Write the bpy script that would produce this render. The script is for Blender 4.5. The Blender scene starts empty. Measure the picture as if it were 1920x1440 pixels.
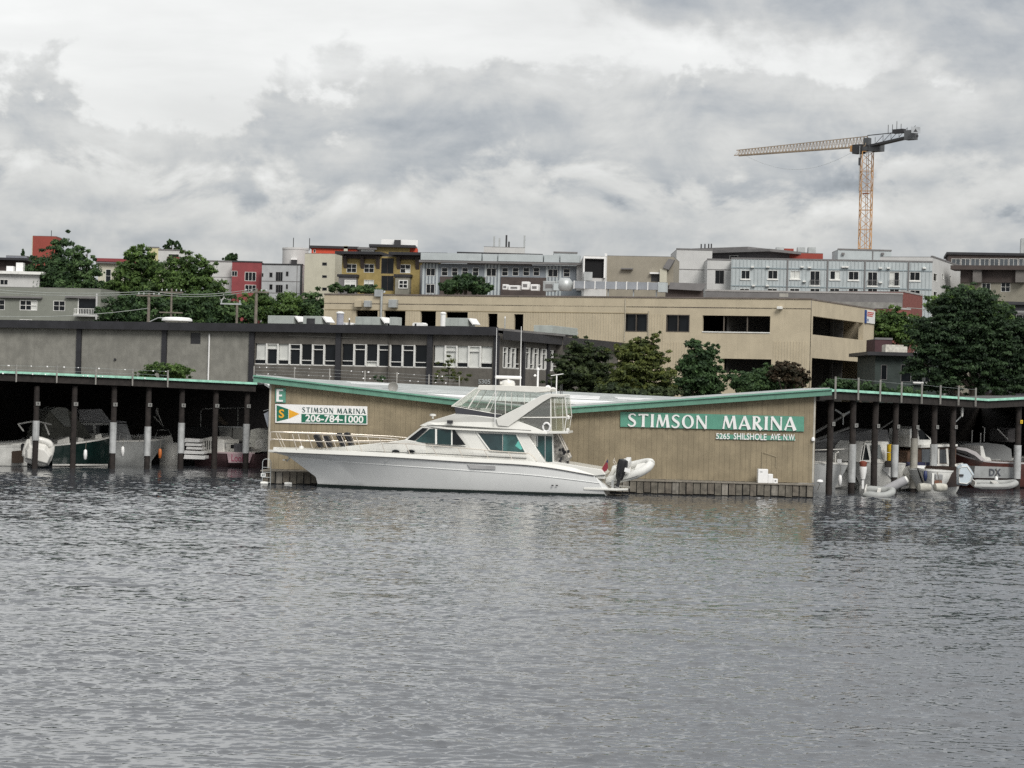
import bpy, math, random
import numpy as np
from mathutils import Vector, Matrix
R = math.radians
random.seed(7)
rng = np.random.default_rng(11)
scn = bpy.context.scene
COL = scn.collection

# ------------------------------------------------------------------ camera
FPX, CAMZ, PITCH, ROLL = 4290.0, 4.9, 17 / 4290.0, 0.0262
cam = bpy.data.cameras.new('camera')
cam_o = bpy.data.objects.new('camera', cam)
COL.objects.link(cam_o)
cam.sensor_width = 36.0
cam.lens = 36.0 * FPX / 1920.0
cam.clip_start, cam.clip_end = 0.5, 6000.0
CM = Matrix.Rotation(math.pi / 2 + PITCH, 4, 'X') @ Matrix.Rotation(ROLL, 4, 'Z')
cam_o.matrix_world = Matrix.Translation((0, 0, CAMZ)) @ CM
scn.camera = cam_o

# ------------------------------------------------------------------ sun, sky, exposure
SUN_EL, SUN_AZ = R(40), R(158)        # azimuth measured clockwise from +Y (view direction)
sd = bpy.data.lights.new('sun', 'SUN')
sd.energy, sd.angle, sd.color = 1.5, R(24), (1.0, 0.97, 0.92)
so = bpy.data.objects.new('sun', sd)
COL.objects.link(so)
sdir = Vector((math.sin(SUN_AZ) * math.cos(SUN_EL), math.cos(SUN_AZ) * math.cos(SUN_EL), math.sin(SUN_EL)))
so.rotation_euler = sdir.to_track_quat('Z', 'Y').to_euler()
so.location = sdir * 300
scn.view_settings.view_transform = 'Standard'
scn.view_settings.look = 'None'
scn.view_settings.gamma = 1.0
scn.view_settings.exposure = 0.68
scn.view_settings.use_curve_mapping = False
scn.cycles.use_denoising = False

world = bpy.data.worlds.new('World')
scn.world = world
world.use_nodes = True
wt = world.node_tree
wt.nodes.clear()


class NG:
    """tiny node-graph helper: every call returns an output socket"""
    def __init__(self, t): self.t = t

    def n(self, typ, ins=None, out=0, **kw):
        nd = self.t.nodes.new(typ)
        for k, v in kw.items(): setattr(nd, k, v)
        for k, v in (ins or {}).items():
            s = nd.inputs[k]
            if hasattr(v, 'is_linked'): self.t.links.new(v, s)
            else: s.default_value = v
        return nd.outputs[out]

    def m(self, op, a, b=0.0, c=0.0, clamp=False):
        return self.n('ShaderNodeMath', {0: a, 1: b, 2: c}, operation=op, use_clamp=clamp)

    def ss(self, x, a, b, lo=0.0, hi=1.0):
        return self.n('ShaderNodeMapRange', {0: x, 1: a, 2: b, 3: lo, 4: hi}, interpolation_type='SMOOTHSTEP')

    def xyz(self, x, y, z=0.0):
        return self.n('ShaderNodeCombineXYZ', {0: x, 1: y, 2: z})

    def noise(self, vec, scale, detail=6, rough=0.55, dist=0.0, lac=2.0):
        return self.n('ShaderNodeTexNoise', {'Vector': vec, 'Scale': scale, 'Detail': detail, 'Roughness': rough,
                                             'Distortion': dist, 'Lacunarity': lac}, noise_dimensions='3D')

    def mix(self, f, a, b):
        return self.n('ShaderNodeMix', {'Factor': f, 6: a, 7: b}, out=2, data_type='RGBA')


g = NG(wt)
gen = g.n('ShaderNodeTexCoord')                       # Generated = direction on the sky
sep = wt.nodes.new('ShaderNodeSeparateXYZ')
wt.links.new(gen, sep.inputs[0])
dx_, dy_, dz_ = sep.outputs
az = g.m('ARCTAN2', dx_, dy_)
el = g.m('ARCSINE', dz_)
u = g.m('MULTIPLY', az, 4.29)
v = g.m('MULTIPLY', el, 4.29)
# overcast deck: a bright high layer, then lumpy grey banks stacked in front of it, each lit along its top
p0 = g.xyz(u, g.m('MULTIPLY', v, 1.25), 3.7)
lump = g.noise(p0, 3.4, 9, 0.56, 0.25)
lump2 = g.noise(g.xyz(u, g.m('MULTIPLY', v, 1.5), 17.3), 4.2, 9, 0.57, 0.3)
big = g.noise(g.xyz(u, g.m('MULTIPLY', v, 1.6), 9.1), 1.15, 4, 0.5)
streak = g.noise(g.xyz(g.m('MULTIPLY', u, 1.25), g.m('MULTIPLY', v, 5.2), 1.3), 1.8, 7, 0.55, 0.2)
fine = g.noise(g.xyz(u, g.m('MULTIPLY', v, 1.3), 5.2), 10.0, 7, 0.6, 0.3)
pv = lambda dv: g.noise(g.xyz(u, g.m('MULTIPLY', g.m('ADD', v, dv), 1.4), 2.2), 5.0, 6, 0.55, 0.4)
puff = pv(0.0)
puff_up = pv(0.03)
relief = g.m('SUBTRACT', puff, puff_up)               # >0 on the upper, lit side of a billow
e0 = g.m('ADD', g.m('MULTIPLY', g.m('SUBTRACT', puff, 0.5), 0.22), g.m('MULTIPLY', g.m('SUBTRACT', fine, 0.5), 0.09))


def bank(h, amp, wob, nz, z_off):
    hh_ = g.m('ADD', h, g.m('MULTIPLY', g.m('SINE', g.m('ADD', g.m('MULTIPLY', u, wob), z_off)), amp))
    e = g.m('ADD', g.m('SUBTRACT', hh_, v), g.m('MULTIPLY', g.m('SUBTRACT', nz, 0.5), 0.46))
    return g.m('ADD', e, e0)


def over(under, mask, top):
    return g.m('ADD', g.m('MULTIPLY', under, g.m('SUBTRACT', 1.0, mask)), g.m('MULTIPLY', top, mask))


br = g.m('ADD', 0.73, g.m('MULTIPLY', g.m('SUBTRACT', big, 0.5), 0.36))
br = g.m('ADD', br, g.m('MULTIPLY', g.m('SUBTRACT', streak, 0.5), 0.26))
tex = g.m('ADD', g.m('MULTIPLY', relief, 0.5), g.m('MULTIPLY', g.m('SUBTRACT', streak, 0.5), 0.44))
tex = g.m('ADD', tex, g.m('MULTIPLY', g.m('SUBTRACT', fine, 0.5), 0.13))
e1 = bank(0.60, 0.09, 0.8, lump, 0.0)
br = over(br, g.ss(e1, -0.008, 0.032), g.m('ADD', g.ss(e1, 0.0, 0.22, 0.56, 0.40), tex))
e2 = bank(0.385, 0.03, 1.3, lump2, 1.0)
br = over(br, g.ss(e2, -0.03, 0.06), g.m('ADD', g.ss(e2, 0.0, 0.20, 0.64, 0.50), tex))
d2 = g.m('ADD', g.m('MULTIPLY', g.m('SINE', g.m('MULTIPLY', g.m('SUBTRACT', u, 0.40), 0.9)), 0.42),
         g.m('MULTIPLY', g.m('SUBTRACT', v, 0.61), 1.1))
e3 = g.m('ADD', g.m('ADD', d2, g.m('MULTIPLY', g.m('SUBTRACT', lump, 0.5), 0.6)), e0)
br = over(br, g.ss(e3, -0.03, 0.12), g.m('ADD', g.ss(e3, 0.0, 0.3, 0.54, 0.37), g.m('MULTIPLY', tex, 0.8)))
br = g.m('MAXIMUM', br, 0.26)
br = g.m('MULTIPLY', br, g.m('ADD', 0.82, g.m('MULTIPLY', g.m('MAXIMUM', dz_, 0.0), 2.6)))   # overcast sky: brighter towards the zenith
# colder where the deck is thin and dark, near white where bright
ccol = g.mix(g.ss(br, 0.32, 0.66), (0.90, 0.965, 1.05, 1), (1.0, 1.0, 0.98, 1))
cloud = g.n('ShaderNodeVectorMath', {0: ccol, 3: br}, operation='SCALE')
sky = g.n('ShaderNodeTexSky', sky_type='NISHITA', sun_disc=False, sun_elevation=SUN_EL, sun_rotation=SUN_AZ,
          altitude=20.0, air_density=1.0, dust_density=2.0, ozone_density=1.0)
skyv = g.n('ShaderNodeVectorMath', {0: sky, 3: 0.085}, operation='SCALE')
bg_sky = g.n('ShaderNodeBackground', {'Color': sky, 'Strength': 0.085})
bg_cl = g.n('ShaderNodeBackground', {'Color': cloud, 'Strength': 0.66})
out = wt.nodes.new('ShaderNodeOutputWorld')
mixw = g.n('ShaderNodeMixShader', {0: 0.93, 1: bg_sky, 2: bg_cl})
wt.links.new(mixw, out.inputs[0])


# ------------------------------------------------------------------ pixel -> place
def ray(px, py):
    d = CM.to_3x3() @ Vector((px - 960.0, 720.0 - py, -FPX))
    return d


def P(px, py, Y):
    d = ray(px, py)
    t = Y / d.y
    return Vector((d.x * t, Y, CAMZ + d.z * t))


class Fac:
    """a vertical plane in the place; uv() measures where a sight line meets it (along, up)"""
    def __init__(s, pxl, Yl, pxr, Yr, pyl=700, pyr=None, zb=0.0):
        a, b = P(pxl, pyl, Yl), P(pxr, pyr or pyl, Yr)
        s.o = Vector((a.x, a.y, zb)); s.zb = zb
        d = Vector((b.x - a.x, b.y - a.y, 0)); s.W = d.length
        s.ex = d.normalized(); s.ey = Vector((-s.ex.y, s.ex.x, 0))
        s.rz = math.atan2(s.ex.y, s.ex.x)

    def uv(s, px, py, d=0.0):
        r = ray(px, py); c = Vector((0, 0, CAMZ)); o = s.o + s.ey * d
        t = (o - c).dot(s.ey) / r.dot(s.ey)
        q = c + r * t
        return ((q - s.o).dot(s.ex), q.z - s.zb)

    def u(s, px, py=650, d=0.0): return s.uv(px, py, d)[0]
    def z(s, px, py, d=0.0): return s.uv(px, py, d)[1]
    def w(s, u, y, z): return s.o + s.ex * u + s.ey * y + Vector((0, 0, z))


# ------------------------------------------------------------------ materials
MATS = {}


def mat(name, col, rough=0.6, var=0.12, scale=1.2, bump=0.0, bscale=20.0, metal=0.0, spec=0.5, streak=0.0, col2=None,
        alpha=1.0, emit=0.0, detail=5, coat=0.0):
    if name in MATS: return MATS[name]
    m = bpy.data.materials.new(name); m.use_nodes = True
    t = m.node_tree; t.nodes.clear(); q = NG(t)
    pos = q.n('ShaderNodeNewGeometry')
    c = tuple(col) + (1,)
    lo = tuple(max(0, x * (1 - var)) for x in col) + (1,)
    hi = tuple(min(1, x * (1 + var)) for x in (col2 or col)) + (1,)
    nz = q.noise(pos, scale, detail, 0.6)
    f = q.ss(nz, 0.3, 0.7)
    colr = q.mix(f, lo, hi)
    if streak:                                        # run-down stains: narrow across, long down
        mp = q.n('ShaderNodeMapping', {'Vector': pos, 'Scale': (3.0, 3.0, 0.16)})
        sn = q.noise(mp, 1.3, 5, 0.65)
        dk = tuple(x * (1 - streak) for x in col) + (1,)
        colr = q.mix(q.ss(sn, 0.5, 0.78), colr, dk)
    b = t.nodes.new('ShaderNodeBsdfPrincipled')
    t.links.new(colr, b.inputs['Base Color'])
    b.inputs['Roughness'].default_value = rough
    b.inputs['Metallic'].default_value = metal
    b.inputs['Specular IOR Level'].default_value = spec
    b.inputs['Alpha'].default_value = alpha
    b.inputs['Coat Weight'].default_value = coat
    if bump:
        bn = q.noise(pos, bscale, 4, 0.6)
        bo = q.n('ShaderNodeBump', {'Strength': bump, 'Distance': 0.02, 'Height': bn})
        t.links.new(bo, b.inputs['Normal'])
    o = t.nodes.new('ShaderNodeOutputMaterial')
    t.links.new(b.outputs[0], o.inputs[0])
    MATS[name] = m
    return m


def glassmat(name, tint, mixf=0.5, rough=0.05):
    """see-through sheet (clear vinyl, acrylic): part transparent, part glossy film"""
    if name in MATS: return MATS[name]
    m = bpy.data.materials.new(name); m.use_nodes = True
    t = m.node_tree; t.nodes.clear(); q = NG(t)
    tr = q.n('ShaderNodeBsdfTransparent', {'Color': (0.93, 0.95, 0.94, 1)})
    pb = t.nodes.new('ShaderNodeBsdfPrincipled')
    pb.inputs['Base Color'].default_value = tuple(tint) + (1,)
    pb.inputs['Roughness'].default_value = rough
    o = t.nodes.new('ShaderNodeOutputMaterial')
    t.links.new(q.n('ShaderNodeMixShader', {0: mixf, 1: tr, 2: pb.outputs[0]}), o.inputs[0])
    MATS[name] = m
    return m


def leafmat(name, dark, light):
    if name in MATS: return MATS[name]
    m = bpy.data.materials.new(name); m.use_nodes = True
    t = m.node_tree; t.nodes.clear(); q = NG(t)
    a = q.n('ShaderNodeAttribute', out=2, attribute_name='tint')
    c = q.mix(a, tuple(dark) + (1,), tuple(light) + (1,))
    d = t.nodes.new('ShaderNodeBsdfPrincipled')
    t.links.new(c, d.inputs['Base Color'])
    d.inputs['Roughness'].default_value = 0.6
    d.inputs['Specular IOR Level'].default_value = 0.3
    tl = q.n('ShaderNodeBsdfTranslucent', {'Color': c})
    o = t.nodes.new('ShaderNodeOutputMaterial')
    t.links.new(q.n('ShaderNodeMixShader', {0: 0.36, 1: d.outputs[0], 2: tl}), o.inputs[0])
    MATS[name] = m
    return m


# ------------------------------------------------------------------ building blocks
class MB:
    def __init__(s): s.v = []; s.f = []

    def add(s, vs, fs):
        n = len(s.v); s.v += [tuple(x) for x in vs]; s.f += [[i + n for i in q] for q in fs]
        return s

    def box(s, x0, x1, y0, y1, z0, z1):
        return s.add([(x0, y0, z0), (x1, y0, z0), (x1, y1, z0), (x0, y1, z0), (x0, y0, z1), (x1, y0, z1), (x1, y1, z1), (x0, y1, z1)],
                     [(0, 3, 2, 1), (4, 5, 6, 7), (0, 1, 5, 4), (1, 2, 6, 5), (2, 3, 7, 6), (3, 0, 4, 7)])

    def bar(s, a, b, w, h=None):
        """square bar between two points"""
        a, b = Vector(a), Vector(b); h = h or w
        d = (b - a).normalized()
        up = Vector((0, 0, 1)) if abs(d.z) < 0.95 else Vector((0, 1, 0))
        sx = d.cross(up).normalized() * w / 2; sy = sx.cross(d).normalized() * h / 2
        vs = [p + i * sx + j * sy for p in (a, b) for i, j in ((-1, -1), (1, -1), (1, 1), (-1, 1))]
        return s.add(vs, [(0, 1, 2, 3), (7, 6, 5, 4), (0, 4, 5, 1), (1, 5, 6, 2), (2, 6, 7, 3), (3, 7, 4, 0)])

    def tube(s, pts, r, n=6, r2=None, caps=True):
        pts = [Vector(p) for p in pts]; k = len(pts); rings = []
        rs = r if isinstance(r, (list, tuple)) else [r + ((r2 if r2 is not None else r) - r) * i / max(1, k - 1) for i in range(k)]
        for i, p in enumerate(pts):
            d = (pts[min(i + 1, k - 1)] - pts[max(i - 1, 0)]).normalized()
            up = Vector((0, 0, 1)) if abs(d.z) < 0.9 else Vector((0, 1, 0))
            a = d.cross(up).normalized(); b = a.cross(d)
            rings.append([p + (a * math.cos(t) + b * math.sin(t)) * rs[i] for t in [2 * math.pi * j / n for j in range(n)]])
        vs = [q for rg in rings for q in rg]; fs = []
        for i in range(k - 1):
            for j in range(n):
                fs.append((i * n + j, i * n + (j + 1) % n, (i + 1) * n + (j + 1) % n, (i + 1) * n + j))
        if caps: fs += [tuple(range(n))[::-1], tuple((k - 1) * n + j for j in range(n))]
        return s.add(vs, fs)

    def prism(s, poly, fn):
        """outline (a,b) swept between two sides; fn(a,b,side) -> point, side 0/1"""
        n = len(poly)
        vs = [fn(a, b, 0) for a, b in poly] + [fn(a, b, 1) for a, b in poly]
        fs = [tuple(range(n)), tuple(range(2 * n - 1, n - 1, -1))] + [(i, i + n, (i + 1) % n + n, (i + 1) % n) for i in range(n)]
        return s.add(vs, fs)

    def lathe(s, prof, c=(0, 0, 0), n=12, ax='z'):
        vs = []; c = Vector(c)
        for r, h in prof:
            for j in range(n):
                t = 2 * math.pi * j / n
                q = (r * math.cos(t), r * math.sin(t), h)
                if ax == 'x': q = (q[2], q[0], q[1])
                if ax == 'y': q = (q[0], q[2], q[1])
                vs.append(c + Vector(q))
        k = len(prof)
        fs = [(i * n + j, i * n + (j + 1) % n, (i + 1) * n + (j + 1) % n, (i + 1) * n + j) for i in range(k - 1) for j in range(n)]
        fs += [tuple(range(n))[::-1], tuple((k - 1) * n + j for j in range(n))]
        return s.add(vs, fs)

    def loft(s, lines, close=False, caps=()):
        """lines: equal-length point lists, skinned side by side"""
        n = len(lines[0]); k = len(lines)
        fs = []
        for i in range(k - (0 if close else 1)):
            i2 = (i + 1) % k
            for j in range(n - 1): fs.append((i * n + j, i * n + j + 1, i2 * n + j + 1, i2 * n + j))
        for e in caps: fs.append(tuple(i * n + (0 if e == 0 else n - 1) for i in range(k)))
        return s.add([p for l in lines for p in l], fs)

    def quad(s, a, b, c, d): return s.add([a, b, c, d], [(0, 1, 2, 3)])

    def build(s, name, m, parent=None, smooth=None, bevel=0.0):
        me = bpy.data.meshes.new(name)
        me.from_pydata([tuple(x) for x in s.v], [], s.f)
        return link(name, me, m, parent, smooth, bevel)


def link(name, me, m, parent=None, smooth=None, bevel=0.0):
    if m is not None and not me.materials: me.materials.append(m)
    if smooth:
        me.shade_smooth(); me.set_sharp_from_angle(angle=R(smooth))
    o = bpy.data.objects.new(name, me); COL.objects.link(o)
    if parent is not None: o.parent = parent
    if bevel:
        b = o.modifiers.new('bevel', 'BEVEL'); b.width = bevel; b.segments = 2; b.limit_method = 'ANGLE'; b.angle_limit = R(40)
    return o


def tag(o, label=None, cat=None, group=None, kind=None):
    if label: o['label'] = label
    if cat: o['category'] = cat
    if group: o['group'] = group
    if kind: o['kind'] = kind
    return o


def thing(name, label, cat, loc=(0, 0, 0), rz=0.0, group=None):
    o = bpy.data.objects.new(name, None); COL.objects.link(o)
    o.empty_display_size = 0.3
    o.location = loc; o.rotation_euler = (0, 0, rz)
    return tag(o, label, cat, group)


def at(F, name, label, cat, group=None):
    return thing(name, label, cat, F.o, F.rz, group)


def text_mesh(txt, size, depth, offset=0.0, align='LEFT', shear=0.0, space=1.0):
    c = bpy.data.curves.new('t', 'FONT'); c.body = txt; c.size = size; c.extrude = depth; c.offset = offset
    c.align_x = align; c.shear = shear; c.space_character = space; c.resolution_u = 3
    o = bpy.data.objects.new('t', c); COL.objects.link(o)
    dg = bpy.context.evaluated_depsgraph_get()
    me = bpy.data.meshes.new_from_object(o.evaluated_get(dg))
    bpy.data.objects.remove(o); bpy.data.curves.remove(c)
    return me


def text_on(name, txt, m, parent, u0, u1, z0, z1, y, bold=0.0, depth=0.015, vert=False, label=None):
    """lettering stretched into the rectangle u0..u1, z0..z1 of a facade, standing proud of plane y"""
    me = text_mesh(txt, 1.0, 0.01, bold)
    co = np.array([tuple(q.co) for q in me.vertices]); mn, mx = co.min(0), co.max(0)
    s = (co - mn) / np.maximum(mx - mn, 1e-6)
    nw = np.stack([u0 + s[:, 0] * (u1 - u0), y - s[:, 2] * depth, z0 + s[:, 1] * (z1 - z0)], 1)
    me.vertices.foreach_set('co', nw.ravel()); me.update()
    me.materials.clear()
    o = link(name, me, m, parent)
    if label: o['label'] = label
    return o


def lerp_line(ctrl, ts):
    """ctrl: rows (t, a, b, ...) -> smooth samples (monotone cubic-ish)"""
    c = np.array(ctrl, float); t = c[:, 0]; res = []
    for k in range(1, c.shape[1]):
        y = c[:, k]; m = np.gradient(y, t)
        idx = np.clip(np.searchsorted(t, ts, 'right') - 1, 0, len(t) - 2)
        h = t[idx + 1] - t[idx]; s = (ts - t[idx]) / h
        res.append((2 * s**3 - 3 * s**2 + 1) * y[idx] + (s**3 - 2 * s**2 + s) * h * m[idx] + (-2 * s**3 + 3 * s**2) * y[idx + 1] + (s**3 - s**2) * h * m[idx + 1])
    return np.stack(res, 1)


# ------------------------------------------------------------------ shared materials
WHITE = mat('white_gelcoat', (0.70, 0.69, 0.65), 0.25, 0.05, 0.8, coat=0.3)
WPAINT = mat('white_paint', (0.74, 0.74, 0.71), 0.5, 0.10, 2.0, streak=0.12)
DGLASS = mat('dark_glass', (0.010, 0.012, 0.014), 0.06, 0.3, 0.6, spec=0.28)
GGLASS = mat('green_tinted_glass', (0.02, 0.055, 0.055), 0.05, 0.4, 0.9, spec=0.6)
BLIND = mat('pale_blind', (0.62, 0.63, 0.60), 0.7, 0.08, 1.0)
STEEL = mat('bright_steel', (0.62, 0.62, 0.60), 0.25, 0.05, 2.0, metal=0.85)
GALV = mat('galvanised_steel', (0.44, 0.46, 0.46), 0.45, 0.12, 1.5, metal=0.4, streak=0.15)
DARKM = mat('dark_metal', (0.03, 0.03, 0.033), 0.5, 0.2, 2.0)
BLACK = mat('black_plastic', (0.012, 0.012, 0.014), 0.35, 0.2, 2.0)
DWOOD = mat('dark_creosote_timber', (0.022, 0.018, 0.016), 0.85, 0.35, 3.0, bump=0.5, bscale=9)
GWOOD = mat('weathered_grey_timber', (0.135, 0.122, 0.10), 0.9, 0.4, 2.2, bump=0.4, bscale=14, streak=0.5)
GREENT = mat('green_metal_trim', (0.11, 0.25, 0.185), 0.4, 0.10, 1.5, streak=0.2)
GREENL = mat('pale_green_trim', (0.33, 0.64, 0.50), 0.5, 0.18, 2.5, streak=0.3)
GALVW = mat('white_metal_roofing', (0.80, 0.81, 0.80), 0.75, 0.08, 0.5, streak=0.10, spec=.2)
CONC = mat('pale_concrete', (0.36, 0.35, 0.32), 0.9, 0.15, 2.0, bump=0.3, bscale=12)

# ------------------------------------------------------------------ water
def wave_tile(n, L, seed, lmin, lmax, wind, spread, power):
    r = np.random.default_rng(seed)
    k = np.fft.fftfreq(n, L / n) * 2 * np.pi
    kx, ky = np.meshgrid(k, k, indexing='ij'); kk = np.hypot(kx, ky); kk[0, 0] = 1
    th = np.arctan2(ky, kx) - wind
    amp = kk ** (-power) * (np.abs(np.cos(th)) ** spread + 0.12)
    amp *= np.exp(-(kk * lmin / (2 * np.pi)) ** 4) * np.exp(-(2 * np.pi / (kk * lmax)) ** 4)
    amp[0, 0] = 0
    z = amp * (r.standard_normal((n, n)) + 1j * r.standard_normal((n, n)))
    h = np.fft.ifft2(z).real
    gx = np.gradient(h, L / n, axis=0); gy = np.gradient(h, L / n, axis=1)
    sc = 1 / np.sqrt((gx**2 + gy**2).mean())          # unit rms slope
    zh = np.fft.fft2(h)
    return [h * sc, np.fft.ifft2(1j * kx / kk * zh).real * sc, np.fft.ifft2(1j * ky / kk * zh).real * sc]   # height and choppy sideways shift


def samp(tile, L, x, y, ang):
    n = tile.shape[0]; c, s = math.cos(ang), math.sin(ang)
    a = ((x * c + y * s) / L * n) % n; b = ((-x * s + y * c) / L * n) % n
    i, j = np.floor(a).astype(int) % n, np.floor(b).astype(int) % n; fa, fb = a % 1, b % 1
    i2, j2 = (i + 1) % n, (j + 1) % n
    return (tile[i, j] * (1 - fa) + tile[i2, j] * fa) * (1 - fb) + (tile[i, j2] * (1 - fa) + tile[i2, j2] * fa) * fb


TA = wave_tile(1024, 41.0, 3, 0.12, 0.46, R(82), 1.4, 2.0)
TB = wave_tile(1024, 27.3, 5, 0.10, 0.42, R(50), 0.7, 2.0)
TD = wave_tile(512, 53.0, 9, 0.5, 2.2, R(80), 0.8, 1.4)[0]
TD /= TD.std()
TC = wave_tile(256, 67.0, 8, 2.5, 16.0, R(70), 1.0, 1.6)


def water_h(x, y):
    gust = samp(TC[0], 67.0, x * 0.5, y * 0.5, 0.4)
    amp = (0.95 + 0.16 * np.tanh(gust * 2)) * np.clip((128.0 - y) / 10.0, 0.45, 1.0) * (1 + 0.35 * np.clip((y - 75) / 30, 0, 1))
    amp = amp * np.clip(0.36 + 0.36 * np.exp(0.75 * samp(TD, 53.0, x, y, 0.2)), 0.4, 1.5)      # a few steep wavelets among flatter ones
    H = [0, 0, 0]
    for k in range(3):
        H[k] = samp(TA[k], 41.0, x, y, 0.1) * 0.128 + samp(TB[k], 27.3, x, y, -0.35) * 0.082
    c, s = math.cos(0.1), math.sin(0.1)
    dx, dy = H[1] * c - H[2] * s, H[1] * s + H[2] * c
    return x + dx * amp * 1.15, y + dy * amp * 1.15, H[0] * amp + samp(TC[0], 67.0, x, y, 0.0) * 0.014 * amp


wv, wf = [], []
base = 0
for (x0, x1, y0, y1, sx, sy) in ((-17, 19, 22, 48, .055, .048), (-25, 27, 48, 80, .09, .08), (-38, 42, 80, 122, .135, .115), (-48, 54, 122, 172, .25, .24)):
    nx, ny = int((x1 - x0) / sx) + 1, int((y1 - y0) / sy) + 1
    X, Y = np.meshgrid(np.linspace(x0, x1, nx), np.linspace(y0, y1, ny), indexing='ij')
    wv.append(np.stack(water_h(X, Y), -1).reshape(-1, 3))
    ii = (np.arange(nx - 1)[:, None] * ny + np.arange(ny - 1)[None, :]).ravel() + base
    wf.append(np.stack([ii, ii + ny, ii + ny + 1, ii + 1], 1)); base += nx * ny
# calm outer sheet, a hand's breadth lower
ov = np.array([(-700, -200, -.12), (700, -200, -.12), (700, 178, -.12), (-700, 178, -.12)], float)
wv.append(ov); wf.append(np.array([[base, base + 1, base + 2, base + 3]]))
wv, wf = np.concatenate(wv), np.concatenate(wf)
me = bpy.data.meshes.new('water')
me.vertices.add(len(wv)); me.vertices.foreach_set('co', wv.ravel())
me.loops.add(wf.size); me.loops.foreach_set('vertex_index', wf.ravel().astype(np.int32))
me.polygons.add(len(wf)); me.polygons.foreach_set('loop_start', np.arange(0, wf.size, 4, dtype=np.int32))
me.update(); me.shade_smooth()
wm = bpy.data.materials.new('harbour_water'); wm.use_nodes = True
t = wm.node_tree; q = NG(t); b = t.nodes['Principled BSDF']
b.inputs['Base Color'].default_value = (0.050, 0.056, 0.066, 1)
b.inputs['Roughness'].default_value = 0.03
b.inputs['IOR'].default_value = 1.75
pos = q.n('ShaderNodeNewGeometry')
mp = q.n('ShaderNodeMapping', {'Vector': pos, 'Scale': (1.0, 1.15, 1.0)})
n1 = q.noise(mp, 9.0, 1, 0.5)
n2 = q.noise(mp, 3.2, 2, 0.45, 0.4)
sy = t.nodes.new('ShaderNodeSeparateXYZ'); t.links.new(pos, sy.inputs[0])
ruf = q.ss(sy.outputs[1], 70.0, 102.0, 0.0018, 0.0085)      # more ruffled towards the far shore
hh = q.m('ADD', q.m('MULTIPLY', n1, ruf), q.m('MULTIPLY', n2, 0.006))
bo = q.n('ShaderNodeBump', {'Strength': 0.9, 'Distance': 1.0, 'Height': hh})
t.links.new(bo, b.inputs['Normal'])
tag(link('water', me, wm), kind='structure')

# ------------------------------------------------------------------ land: one sheet rising away from the shore
def ground_z(y): return 2.6 + 0.012 * max(0, y - 168) if y < 420 else 5.6 + 0.02 * (y - 420)
gm = mat('asphalt_and_soil', (0.07, 0.068, 0.06), 0.95, 0.3, 0.15, bump=0.3, bscale=3)
b = MB()
ys = [168, 200, 260, 340, 420, 700, 1500, 3000]
b.loft([[(-2500, y, ground_z(y) if y < 700 else 11.2) for y in ys], [(2500, y, ground_z(y) if y < 700 else 11.2) for y in ys]])
b.quad((-2500, 168, -2), (2500, 168, -2), (2500, 168, 2.6), (-2500, 168, 2.6))
tag(b.build('ground', gm), kind='structure')

# ================================================================== marina shed with the two signs
BOARD = mat('tan_wood_siding', (0.25, 0.207, 0.137), 0.85, 0.14, 1.3, bump=0.25, bscale=10, streak=0.22)
E = Fac(505, 116.5, 1527, 116.5, 800)
shed = at(E, 'boat_shed', 'tan boat shed with butterfly roof and green trim on the waterfront dock', 'shed')
EW = E.W
zb_ = E.z(1000, 892)                                    # bottom of the siding
ridge_l, valley, ridge_r = E.uv(475, 706, -.5), E.uv(1016, 769, -.5), E.uv(1560, 731, -.5)


def e_roof(uu):                                         # underside of the fascia over the wall
    if uu < valley[0]: a, c = ridge_l, valley
    else: a, c = valley, ridge_r
    return a[1] + (c[1] - a[1]) * (uu - a[0]) / (c[0] - a[0])


nb = 104
bw = EW / nb
for i in range(nb):
    u0, u1 = i * bw + .003, (i + 1) * bw - .003
    yy = random.uniform(-.003, .003)
    cuts = [u0, u1] if not (u0 < valley[0] < u1) else [u0, valley[0], u1]
    b = MB()
    top = [(c, e_roof(c) - .02) for c in cuts]
    poly = [(u0, zb_ - random.uniform(0, .012)), (u1, zb_)] + top[::-1]
    b.prism(poly, lambda a, c, s, yy=yy: (a, yy + .03 * s - .03, c))
    b.build('siding_board', BOARD, shed)
b = MB()                                                # backing behind the joints, side walls, back wall
mid = [(0, e_roof(0) - .03), (valley[0], valley[1] - .03), (EW, e_roof(EW) - .03)]
b.prism([(0, zb_ + .02), (EW, zb_ + .02)] + mid[::-1], lambda a, c, s: (a, .012 + .05 * s, c))
b.box(-.05, .0, .0, 11, zb_, e_roof(0) - .05)
b.box(EW, EW + .05, .0, 11, zb_, e_roof(EW) - .05)
b.box(0, EW, 11, 11.1, zb_, valley[1])
b.build('wall_frame', mat('tan_backing', (0.22, 0.18, 0.12), 0.9, 0.2, 2), shed)
TRIM = mat('pale_corner_trim', (0.42, 0.40, 0.35), 0.7, 0.15, 2, streak=.3)
for uu in (-.03, EW - .06):
    MB().box(uu, uu + .09, -.045, -.032 + .03, zb_ + .03, e_roof(uu) - .06).build('corner_trim', TRIM, shed)
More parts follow.
